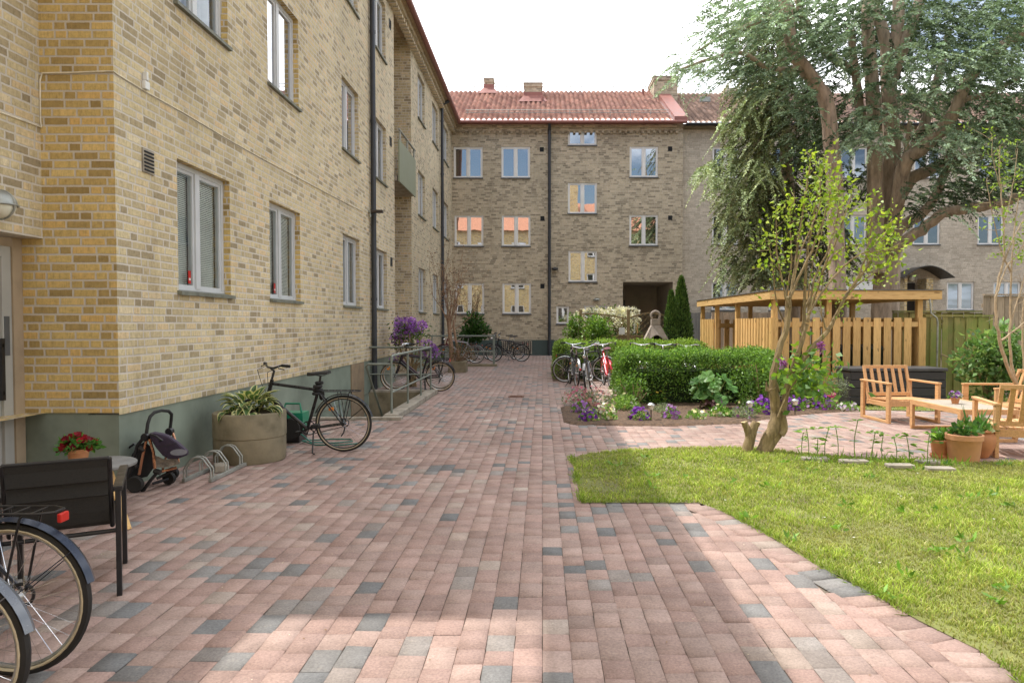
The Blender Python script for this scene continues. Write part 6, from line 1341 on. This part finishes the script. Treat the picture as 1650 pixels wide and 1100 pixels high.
DL = [(1240, 50, 55, 60, 22.4, 0), (1232, 140, 50, 60, 22.2, 0), (1222, 215, 52, 55, 22, 0), (1195, 275, 50, 38, 21.6, 1), (1150, 276, 26, 14, 21.2, 1, 1.2), (1225, 325, 58, 52, 22, 0), (1205, 395, 45, 38, 21.7, 0), (1235, 435, 55, 22, 21.8, 0), (1285, 380, 40, 55, 22.6, 2), (1295, 300, 38, 60, 22.8, 2), (1290, 190, 36, 70, 22.8, 2), (1182, 428, 20, 14, 21.5, 1), (1335, 400, 35, 45, 22.4, 2), (1250, 260, 40, 120, 23.2, 2), (1245, 100, 40, 100, 23.2, 2), (1200, 340, 40, 30, 21.5, 1, .6), (1190, 200, 22, 30, 21.8, 1, .8), (1270, 440, 40, 22, 22.0, 0), (1235, 370, 40, 80, 22.9, 2), (1225, 165, 22, 40, 21.6, 1, .7), (1232, 250, 25, 40, 21.4, 1, .6), (1225, 430, 22, 20, 21.4, 1, .6)]
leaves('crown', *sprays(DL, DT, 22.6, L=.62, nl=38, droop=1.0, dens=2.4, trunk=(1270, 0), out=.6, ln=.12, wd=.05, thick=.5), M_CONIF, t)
def thuja(label, px, ptop, rad, Y, n):
    x = AY(px, 400, Y)[0]; h = AY(px, ptop, Y)[2]; g_ = gz(Y); t = thing('thuja', label, 'conifer', (x, Y, g_), 0, 'columnar thujas by the barbecue')
    mb = MB(); mb.lathe([(rad*.7, g_), (rad*.72, g_+h*.3), (rad*.4, g_+h*.7), (.02, g_+h*.93)], (x, Y, 0), 12); mb.build('trunk', M_HCORE, t, world=True)  # solid dark core cone fills the foliage, not a modelled trunk
    u = rng.random(n)**.8; z = g_+u*(h-g_); a = rng.random(n)*2*pi; pr = rad*np.minimum(1, 1.18*(1-u)**.72)*(.72+.3*rng.random(n))*(1+.10*np.sin(a*5+z*6)); P = np.stack([x+pr*np.cos(a), Y+pr*np.sin(a), z], 1)
    D = np.stack([np.cos(a)*.35, np.sin(a)*.35, np.full(n, .9)], 1)+rng.normal(size=(n, 3))*.25; leaves('foliage', P, D, .10*(.7+.6*rng.random(n)), .038, rcol(n, [(.09, .17, .04), (.13, .23, .055), (.18, .29, .08), (.06, .125, .03)], .2), M_CONIF, t)
thuja('taller columnar thuja right of the barbecue', 1098, 447, .45, 22.9, 6500); thuja('shorter columnar thuja touching the barbecue chimney', 1082, 470, .34, 22.7, 4500)
# ------------------------------------------------------------------ lilac in the foreground
LY = 8.42
t = thing('lilac_shrub', 'gnarled lilac bush with pruned stump and bright yellow green leaves at the lawn corner', 'shrub', G(1226, 728))
mb = MB(); limb(mb, [(1226, 736), (1240, 702), (1252, 669), (1248, 645), (1244, 622)], .092, .055, 12, LY, .006); limb(mb, [(1232, 730), (1258, 692), (1262, 655), (1273, 606), (1288, 565), (1300, 522)], .055, .022, 10, LY-.03, .003)
limb(mb, [(1203, 735), (1209, 705), (1214, 690), (1219, 680)], .07, .05, 12, LY, .003); limb(mb, [(1209, 712), (1204, 692), (1199, 680)], .045, .04, 10, LY, .002)
limb(mb, [(1258, 700), (1264, 690), (1262, 672), (1258, 660)], .05, .03, 8, LY-.05)
for k_ in range(9):
    q = np.array(AY(1244+rng.normal()*5, 630, LY))+np.array([0, rng.normal()*.03, 0]); mb.tube([q, q+np.array([rng.normal()*.02, 0, .10+.12*rng.random()])], [.016, .004], 5)
tr = mb.build('trunk', M_BARKL, t, smooth=True, world=True)
mb = MB()
for px_, py_, r_ in ((1219, 680, .052), (1199, 680, .041)): c_ = AY(px_, py_, LY); mb.lathe([(0, .006), (r_, .0)], c_, 12)
mb.build('cut_ends', M_CUT, tr, world=True)
canes = [([(1244, 640), (1246, 600), (1256, 560), (1267, 527), (1271, 495), (1269, 478)], .045, .03, 0, LY), ([(1271, 495), (1262, 460), (1252, 410), (1250, 352)], .016, .006, 1, LY-.05), ([(1270, 490), (1280, 440), (1288, 380), (1300, 300), (1306, 252)], .02, .007, 1, LY+.1), ([(1272, 480), (1300, 420), (1325, 360), (1340, 300)], .018, .007, 1, LY-.15),
         ([(1290, 560), (1296, 500), (1298, 440), (1305, 380), (1318, 310), (1330, 250)], .024, .007, 1, LY+.05), ([(1275, 602), (1308, 562), (1332, 536), (1342, 518), (1362, 479), (1393, 434), (1420, 390), (1438, 352)], .036, .008, 1, LY), ([(1334, 536), (1326, 515), (1322, 480), (1330, 440)], .012, .005, 1, LY), ([(1300, 520), (1325, 440), (1350, 380), (1372, 315)], .02, .007, 1, LY+.2), ([(1362, 479), (1390, 430), (1404, 370), (1402, 325)], .014, .006, 1, LY-.2),
         ([(1296, 500), (1330, 430), (1360, 400), (1398, 392)], .015, .006, 1, LY+.25), ([(1253, 672), (1272, 630), (1290, 600), (1318, 575)], .014, .006, 0, LY-.1), ([(1266, 530), (1268, 470), (1276, 420), (1272, 350), (1282, 320)], .014, .005, 1, LY+.2), ([(1303, 505), (1340, 450), (1385, 410), (1425, 405), (1445, 395)], .014, .005, 1, LY-.3), ([(1302, 520), (1312, 450), (1335, 400), (1352, 340), (1350, 290)], .014, .005, 1, LY-.1), ([(1342, 518), (1370, 470), (1410, 440), (1438, 432)], .012, .005, 1, LY+.15), ([(1267, 527), (1252, 490), (1246, 440), (1238, 390)], .013, .005, 1, LY+.1), ([(1300, 520), (1306, 440), (1325, 370), (1332, 300)], .011, .005, 1, LY+.3), ([(1275, 470), (1292, 400), (1318, 340), (1322, 290)], .011, .005, 1, LY-.25)]
mb = MB(); LP, LD = [], []
for P_, r0, r1, lf, Y_ in canes:
    C = limb(mb, P_, r0, r1, 7, Y_, .004)
    if lf:
        C = np.array(C); k = len(C)
        for i in range(int(k*.45), k):
            f_ = (i/k-.40)*1.7; n_ = int(3+19*f_)
            for _ in range(n_):
                o_ = rng.normal(size=3)*np.array([.10, .12, .085]); LP.append(C[i]+o_); LD.append(o_*4+rng.normal(size=3)*.55+np.array([0, 0, .25]))
            if rng.random() < .6: mb.tube([C[i], C[i]+rng.normal(size=3)*np.array([.09, .09, .05])+np.array([0, 0, .06])], [.005, .002], 4)
mb.build('branches', M_BARKL, t, smooth=True, world=True)
LP, LD = np.array(LP), np.array(LD); n_ = len(LP)
YG = [(.27, .40, .035), (.34, .47, .05), (.20, .33, .035), (.40, .50, .09)]
leaves('foliage', LP, LD, .034+.058*rng.random(n_)**1.3, .022+.034*rng.random(n_), rcol(n_, YG, .15), M_LEAF, t, fold=.2)
n_ = 300; P = np.array(AY(1302, 604, LY-.1))+rng.normal(size=(n_, 3))*np.array([.19, .18, .16]); leaves('lower_leaves', P, rng.normal(size=(n_, 3))*.7+np.array([0, -.2, -.1]), .09+.035*rng.random(n_), .066, rcol(n_, [(.19, .34, .04), (.26, .42, .05), (.11, .24, .05), (.15, .28, .10)], .15), M_LEAF, t, fold=.2)
for k_, (px_, py_) in enumerate(((1262, 586), (1322, 560))):
    c_ = np.array(AY(px_, py_, LY-.22)); truss(t, 'blossoms', [c_+np.array([0, 0, .03*i]) for i in (-1, 0, 1)], .042, [(.36, .12, .42), (.46, .20, .50)], 40, .024)
# ------------------------------------------------------------------ young tree at the right edge
t = thing('young_tree', 'sparse young tree with pale twisting stems at the right edge', 'tree', AY(1668, 700, 10.6)[:2]+(0,)); TY = 10.6; mb = MB(); LP = []
st_ = [([(1672, 700), (1662, 672), (1645, 632), (1622, 585), (1610, 545), (1605, 500), (1608, 455), (1618, 420), (1617, 360), (1612, 300), (1611, 235)], .036, .007, TY), ([(1640, 622), (1628, 570), (1628, 500), (1630, 438), (1634, 380), (1640, 320)], .024, .006, TY+.1), ([(1614, 548), (1640, 528), (1662, 508)], .016, .008, TY-.1), ([(1618, 420), (1640, 370), (1664, 330)], .012, .005, TY), ([(1605, 480), (1622, 430), (1646, 400), (1660, 380)], .012, .005, TY-.1), ([(1630, 440), (1612, 400), (1598, 340), (1590, 290)], .012, .004, TY+.1), ([(1617, 360), (1632, 300), (1640, 240)], .010, .004, TY), ([(1628, 520), (1645, 470), (1652, 430)], .012, .006, TY+.1), ([(1664, 690), (1650, 600), (1648, 520), (1655, 450), (1650, 390)], .02, .007, TY+.2), ([(1612, 300), (1600, 260), (1598, 215)], .007, .003, TY)]
for P_, r0, r1, Y_ in st_:
    C = limb(mb, P_, r0, r1, 7, Y_, .006)
    for c_ in C[int(len(C)*.4):]:
        for _ in range(2):
            if rng.random() < .6: e_ = c_+rng.normal(size=3)*np.array([.13, .1, .09])+np.array([0, 0, .05]); mb.tube([c_, (c_+e_)/2+rng.normal(size=3)*.012, e_], [.004, .003, .0015], 4); LP.append(e_)
mb.build('trunk', M_TWIG, t, smooth=True, world=True)
LP = np.array(LP); LP = LP[LP[:, 2] > 2.6]; LP = np.repeat(LP, 7, axis=0)+rng.normal(size=(len(LP)*7, 3))*.045; n_ = len(LP)
leaves('foliage', LP, rng.normal(size=(n_, 3)), .05+.03*rng.random(n_), .034, rcol(n_, [(.24, .38, .05), (.32, .46, .08), (.18, .30, .04)], .15), M_LEAF, t, fold=.2)
# ------------------------------------------------------------------ bushes
t = thing('leafy_bush', 'broad leaved green bush in front of the fence at the right', 'bush', (8.75, 13.3, 0)); mb = MB(); cs = []
for i in range(16): e_ = np.array([8.75+rng.normal()*.42, 13.2+rng.normal()*.3, .7+.8*rng.random()]); b0 = np.array([8.75+rng.normal()*.15, 13.3, 0]); mb.tube(cr([b0, (b0+e_)/2+np.array([0, 0, .2]), e_]), .012, 5)
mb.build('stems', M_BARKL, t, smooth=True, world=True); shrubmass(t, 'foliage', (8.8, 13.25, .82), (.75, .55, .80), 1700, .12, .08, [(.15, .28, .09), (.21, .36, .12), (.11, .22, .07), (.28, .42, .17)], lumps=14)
t = thing('rhododendron', 'purple flowering rhododendron behind the stairwell railing', 'shrub', (-3.25, 17.1, 0)); mb = MB(); RY = 17.1
top = [AY(640+44*rng.random(), 516+26*rng.random(), RY+rng.normal()*.25) for _ in range(26)]+[AY(x, y, RY) for x, y in ((635, 546), (642, 550), (690, 555), (697, 560), (700, 566), (690, 575), (680, 570), (636, 577), (678, 553), (702, 572))]
b0 = np.array(AY(664, 600, RY)); b0[2] = 0
for c_ in top[:14]+top[-10:]: c_ = np.array(c_); mb.tube(cr([b0+rng.normal(size=3)*.05*np.array([1, 1, 0]), b0+np.array([(c_[0]-b0[0])*.25, 0, .55]), (b0*.3+c_*.7)+np.array([0, 0, -.1]), c_]), .012, 5)
mb.build('stems', M_BARKL, t, smooth=True, world=True); truss(t, 'blossoms', top, .105, [(.34, .15, .56), (.42, .22, .64), (.27, .10, .48)], 46, .055)
LPp = np.repeat(np.array(top), 16, axis=0)+rng.normal(size=(len(top)*16, 3))*np.array([.10, .10, .07])-np.array([0, 0, .10]); n_ = len(LPp); leaves('foliage', LPp, rng.normal(size=(n_, 3))+np.array([0, -.3, -.2]), .12, .04, rcol(n_, [(.05, .12, .03), (.09, .17, .04), (.16, .22, .06)], .2), M_LEAF, t)
t = thing('rhododendron', 'white flowering rhododendron behind the trellis fence', 'shrub', (2.3, 24.5, gz(24.5))); cw = [AY(928+100*rng.random(), 499+38*rng.random()**1.4, 24.2+rng.normal()*.4) for _ in range(72)]
mb = MB()
for c_ in cw[:20]: mb.tube([(2.3+rng.normal()*.2, 24.5, gz(24.5)), c_], .012, 5)
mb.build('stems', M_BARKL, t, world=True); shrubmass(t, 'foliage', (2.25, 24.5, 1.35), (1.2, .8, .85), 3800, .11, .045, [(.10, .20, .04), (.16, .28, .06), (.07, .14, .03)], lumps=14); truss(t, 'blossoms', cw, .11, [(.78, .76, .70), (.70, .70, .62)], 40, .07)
def bush(name, label, c, r, n, L, W, cols, nst=8, lumps=10, cat='bush'):
    t = thing(name, label, cat, (c[0], c[1], gz(c[1]))); mb = MB()
    for i in range(nst): e_ = np.array(c)+rng.normal(size=3)*np.array(r)*.4; mb.tube([(c[0]+rng.normal()*.05, c[1], gz(c[1])), tuple(e_)], .010, 5)
    mb.build('stems', M_BARKL, t, world=True); shrubmass(t, 'foliage', c, r, n, L, W, cols, lumps=lumps); return t
FG_ = [(.12, .25, .035), (.19, .34, .055), (.08, .18, .03), (.26, .40, .09)]
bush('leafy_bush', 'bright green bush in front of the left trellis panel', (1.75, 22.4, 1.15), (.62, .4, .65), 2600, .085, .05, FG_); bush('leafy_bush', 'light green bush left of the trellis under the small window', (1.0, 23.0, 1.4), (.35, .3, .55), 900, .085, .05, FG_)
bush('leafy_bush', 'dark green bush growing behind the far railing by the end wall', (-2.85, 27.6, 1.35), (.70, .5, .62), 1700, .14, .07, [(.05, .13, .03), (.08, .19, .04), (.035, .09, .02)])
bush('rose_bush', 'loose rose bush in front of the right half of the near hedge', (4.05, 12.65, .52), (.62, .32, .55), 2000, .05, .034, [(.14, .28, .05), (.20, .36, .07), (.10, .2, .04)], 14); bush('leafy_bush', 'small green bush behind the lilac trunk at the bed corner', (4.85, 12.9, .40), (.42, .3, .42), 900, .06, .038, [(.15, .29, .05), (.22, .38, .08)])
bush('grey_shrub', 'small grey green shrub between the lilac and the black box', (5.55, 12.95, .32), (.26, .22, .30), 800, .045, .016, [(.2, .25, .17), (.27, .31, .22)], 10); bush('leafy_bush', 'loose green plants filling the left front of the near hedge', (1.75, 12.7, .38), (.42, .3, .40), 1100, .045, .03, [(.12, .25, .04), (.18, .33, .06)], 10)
# bare copper coloured shrub in its pot
t = thing('bare_tree', 'nearly bare copper brown ornamental tree against the far end of the left wall', 'tree', (-2.92, 21.7, gz(21.7))); mb = MB(); BY = 21.7; LP = []
limb(mb, [(729, 602), (728, 570), (725, 540), (723, 512)], .085, .055, 10, BY, .006); limb(mb, [(734, 600), (738, 570), (733, 540), (730, 515)], .045, .03, 8, BY, .004)
for i in range(18):
    x1_, y1_ = 716+rng.normal()*25, 395+abs(rng.normal())*50; x0_ = 725+rng.normal()*4; Yo = BY+rng.normal()*.4
    C = limb(mb, [(x0_, 512+rng.random()*30, BY), (x0_*.35+x1_*.65+rng.normal()*5, 478+rng.normal()*12, (BY+Yo)/2), (x1_, y1_, Yo)], .015, .004, 5, None, .02)
    for c_ in C[3:]:
        for _ in range(2):
            e_ = c_+rng.normal(size=3)*np.array([.15, .15, .13]); mb.tube([c_, e_], [.004, .002], 4); LP.append(e_)
mb.build('trunk', M_BARKC, t, smooth=True, world=True); LP = np.repeat(np.array(LP), 3, axis=0)+rng.normal(size=(len(LP)*3, 3))*.05; n_ = len(LP)
leaves('foliage', LP, rng.normal(size=(n_, 3)), .055, .036, rcol(n_, [(.26, .15, .10), (.33, .2, .13), (.18, .11, .08)], .2), M_LEAF, t)
o = MB().box(-2.98, -2.42, 21.5, 22.1, 0, .38).build('planter_box', M_CONCD, None, bevel=.02); tag(o, 'square concrete planter box at the foot of the bare copper tree', 'planter')
t = thing('dry_shrub', 'low brown twiggy shrub growing in the concrete planter box', 'shrub', (-2.6, 21.75, .38)); mb = MB(); LP = []
for i in range(50): e_ = np.array([-2.65+rng.normal()*.24, 21.75+rng.normal()*.2, .45+.45*rng.random()]); mb.tube([(-2.65, 21.75, .37), e_], [.006, .003], 4); LP.append(e_)
mb.build('twigs', M_BARKC, t, world=True); LP = np.repeat(np.array(LP), 9, axis=0)+rng.normal(size=(450, 3))*.07; leaves('foliage', LP, rng.normal(size=(450, 3)), .06, .035, rcol(450, [(.12, .09, .04), (.16, .10, .05), (.09, .12, .04)], .2), M_LEAF, t)
# ------------------------------------------------------------------ flower bed plants
PUR = [(.17, .03, .36), (.26, .06, .45), (.10, .02, .24)]; PNK = [(.62, .25, .36), (.72, .42, .45)]; LIL = [(.42, .24, .52), (.33, .14, .46)]; WHT = [(.75, .72, .62), (.72, .66, .35)]
LG = ((.14, .30, .05), (.20, .38, .07)); GR_ = ((.2, .27, .17), (.27, .34, .24))
def plant(name, label, px, py, rad, h, nl, nf, cols, leafc=LG, ps=.034, lw=.038, cat='flowers'):
    q = G(px, py, .02); t = thing(name, label, cat, q, 0, 'flowering plants in the front bed'); pansies(t, (q[0], q[1], .03), rad, h, nl, nf, cols, leafc, ps, lw); return t
plant('pansy_plant', 'purple pansies at the left corner of the flower bed', 936, 664, .17, .20, 200, 40, LIL)
plant('pansy_plant', 'violet and white pansies at the front left of the flower bed', 949, 677, .17, .18, 200, 34, PUR+WHT)
plant('primrose_plant', 'pink and cream flowers beside the violet pansies in the bed', 972, 668, .24, .20, 260, 44, PNK+WHT)
plant('primrose_plant', 'small bright green plant with few pale flowers in the left bed', 982, 676, .12, .14, 120, 8, WHT)
plant('pansy_plant', 'deep purple pansies just left of the first solar lamp', 1030, 676, .17, .20, 160, 44, PUR)
plant('pansy_plant', 'lilac pansies right of the first solar lamp', 1081, 674, .15, .22, 150, 40, LIL)
plant('lavender_plant', 'pale grey green cushion plant behind the lilac pansies', 1068, 664, .18, .18, 300, 0, WHT, GR_, lw=.03)
plant('primrose_plant', 'white flowered green clump in the middle of the bed', 1122, 674, .16, .16, 170, 16, WHT)
plant('primrose_plant', 'cream flowered clump with broad leaves in the middle right of the bed', 1160, 670, .20, .18, 200, 16, WHT, lw=.055)
plant('heuchera_plant', 'dusky pink leaved plant in front of the big rhubarb leaves', 1150, 658, .24, .28, 300, 60, [(.45, .30, .36), (.30, .16, .22)], ((.16, .1, .1), (.14, .2, .08)))
plant('lavender_plant', 'silvery lavender cushion left of the lilac stump', 1196, 672, .22, .22, 420, 6, LIL, GR_, lw=.03)
plant('pansy_plant', 'large dark purple pansy clump just left of the lilac trunk', 1226, 666, .26, .30, 300, 70, PUR)
plant('pansy_plant', 'lilac pansies just right of the lilac trunk', 1275, 660, .24, .26, 260, 50, LIL+PUR)
plant('pansy_plant', 'purple pansies in front of the grey shrub right of the lilac', 1318, 658, .32, .32, 380, 80, PUR+LIL)
plant('primrose_plant', 'pink red flowers next to the grey shrub', 1338, 655, .14, .26, 120, 34, [(.65, .08, .22), (.6, .2, .3)])
plant('pansy_plant', 'white violas at the right end of the bed by the black box', 1366, 660, .20, .16, 200, 30, [(.75, .74, .72), (.5, .4, .6)])
plant('carnation_plant', 'tall pink flower stems at the left back of the bed', 930, 650, .30, .36, 260, 60, [(.55, .16, .26), (.6, .3, .34)], GR_)
plant('carnation_plant', 'pink flowers in front of the bicycle wheel in the bed', 958, 652, .28, .34, 260, 46, [(.6, .25, .3), (.62, .4, .36)], GR_)
plant('carnation_plant', 'pale pink flowers beside the paved bicycle bay', 985, 655, .26, .34, 260, 34, [(.62, .42, .42), (.7, .6, .5)], GR_)
plant('fern_plant', 'feathery green plant at the left foot of the near hedge', 1005, 660, .26, .34, 420, 6, WHT, ((.18, .33, .07), (.26, .4, .12)), lw=.05)
plant('pansy_plant', 'small yellow flower on green leaves in front of the hedge', 1060, 650, .2, .24, 200, 6, [(.8, .6, .1)])
plant('primrose_plant', 'green clump with white flowers under the rose bush', 1206, 655, .2, .2, 200, 14, WHT)
for i in range(20):   # mulch bits and low ground cover already in the soil sheet
    pass
t = thing('rhubarb_plant', 'large round leaved plant in front of the near hedge', 'plant', (3.1, 12.6, .02)); V = []; C = []; mb = MB()
for i in range(34):
    a = rng.random()*2*pi; rr = .10+.32*rng.random(); c_ = np.array([3.08+rr*math.cos(a), 12.55+rr*.6*math.sin(a), .18+.48*rng.random()*(1.15-rr)]); r_ = .07+.075*rng.random(); nn = unit(np.array([[math.cos(a)*.6+rng.normal()*.25, math.sin(a)*.5-.35, .75]]))[0]; u = np.cross(nn, [0, 1, .2]); u /= np.linalg.norm(u); v = np.cross(nn, u)
    col = np.array([(.12, .27, .07), (.17, .34, .10), (.09, .21, .06), (.22, .36, .16)][rng.integers(4)])*(1+rng.normal()*.1)
    m_ = 14; ring_ = [c_+(u*math.cos(b_)+v*math.sin(b_))*r_*(1+.10*math.cos(5*b_))+nn*.025*math.cos(5*b_) for b_ in [2*pi*k_/m_ for k_ in range(m_)]]
    for k_ in range(m_): V += [c_-nn*.02, ring_[k_], ring_[(k_+1) % m_]]; C += [col*.85, col*1.05, col*1.05]
    mb.tube([(3.08+rng.normal()*.05, 12.6, 0), c_-nn*.02], .008, 5)
npmesh('leaves', np.array(V), 3, np.clip(np.array(C), .01, 1), M_LEAF, t); mb.build('stems', simple('leaf_stalk', (.22, .25, .08), .6), t, world=True)
# seedlings in front of the patio
ordn = ['first', 'second', 'third', 'fourth', 'fifth', 'sixth', 'seventh', 'eighth', 'ninth', 'tenth', 'eleventh']
for i, (bx, by_, ty_) in enumerate(((1292, 737, 697), (1303, 742, 691), (1329, 740, 688), (1350, 743, 688), (1377, 737, 678), (1405, 742, 697), (1422, 742, 700), (1443, 748, 704), (1465, 748, 702), (1495, 752, 698), (1317, 742, 706))):
    q = G(bx, by_, 0); tp = np.array(AY(bx+rng.normal()*3, ty_, q[1])); t = thing('seedling', f'{ordn[i] if i < 10 else "shortest"} slender sunflower like seedling {"from the left " if i < 10 else ""}in the row behind the stepping stones', 'seedling', (q[0], q[1], 0), 0, 'seedlings in a row along the patio')
    mb = MB(); mb.tube(cr([(q[0], q[1], 0), (q[0]+rng.normal()*.008, q[1], tp[2]*.5), tuple(tp)]), [.0055]*8+[.004]*1, 6) if False else mb.tube(cr([(q[0], q[1], 0), (q[0]+rng.normal()*.008, q[1], tp[2]*.5), tuple(tp)]), .0048, 6)
    mb.build('stem', simple('seedling_stem', (.16, .26, .06), .6) if i == 0 else bpy.data.materials['seedling_stem'], t, smooth=True, world=True)
    P, D = [], []
    for lv, nn, L_ in ((1.0, 6, 1), (.72, 3, .8), (.45, 2, .6)):
        for k_ in range(nn): a = rng.random()*2*pi; P.append(np.array([q[0], q[1], tp[2]*lv])); D.append([math.cos(a), math.sin(a), .25-.5*rng.random()])
    n_ = len(P); leaves('leaves', np.array(P), np.array(D), .11*(.7+.5*rng.random(n_)), .052, rcol(n_, [(.22, .38, .05), (.28, .45, .07), (.15, .29, .05)], .12), M_LEAF, t, side=np.tile([[0, 0, 1.]], (n_, 1))+rng.normal(size=(n_, 3))*.3, fold=.15)
n_ = 260; bx = rng.uniform(1275, 1560, n_); P = np.array([G(x, 741+(x-1275)*.03+rng.normal()*4, 0) for x in bx]); P[:, 2] = 0
o = leaves('weed_fringe', P+0, rng.normal(size=(n_, 3))*.5+np.array([0, 0, 1]), .06+.10*rng.random(n_), .014, rcol(n_, [(.2, .36, .05), (.28, .44, .08)], .15), M_GRASS, None, kind='stuff'); tag(o, 'taller grass and weeds between the stepping stones', 'weeds', None, 'stuff')

n_ = 420; P = np.stack([rng.uniform(-3.4, 3.2, n_), 2.4+rng.random(n_)**1.5*14, np.full(n_, .004)], 1); P = P[~inpoly(P, LAWN) & ~inpoly(P, BED)]; n_ = len(P)
o = leaves('litter', P, rng.normal(size=(n_, 3))*np.array([1, 1, .08]), .008+.016*rng.random(n_)**2, .008, rcol(n_, [(.55, .48, .38), (.62, .58, .5), (.25, .16, .08), (.4, .3, .16)], .2), M_PETAL, None, side=np.tile([[0, 0, 1.]], (n_, 1)), kind='stuff'); tag(o, 'tiny bits of sand and dry leaf scattered over the paving', 'litter', None, 'stuff')
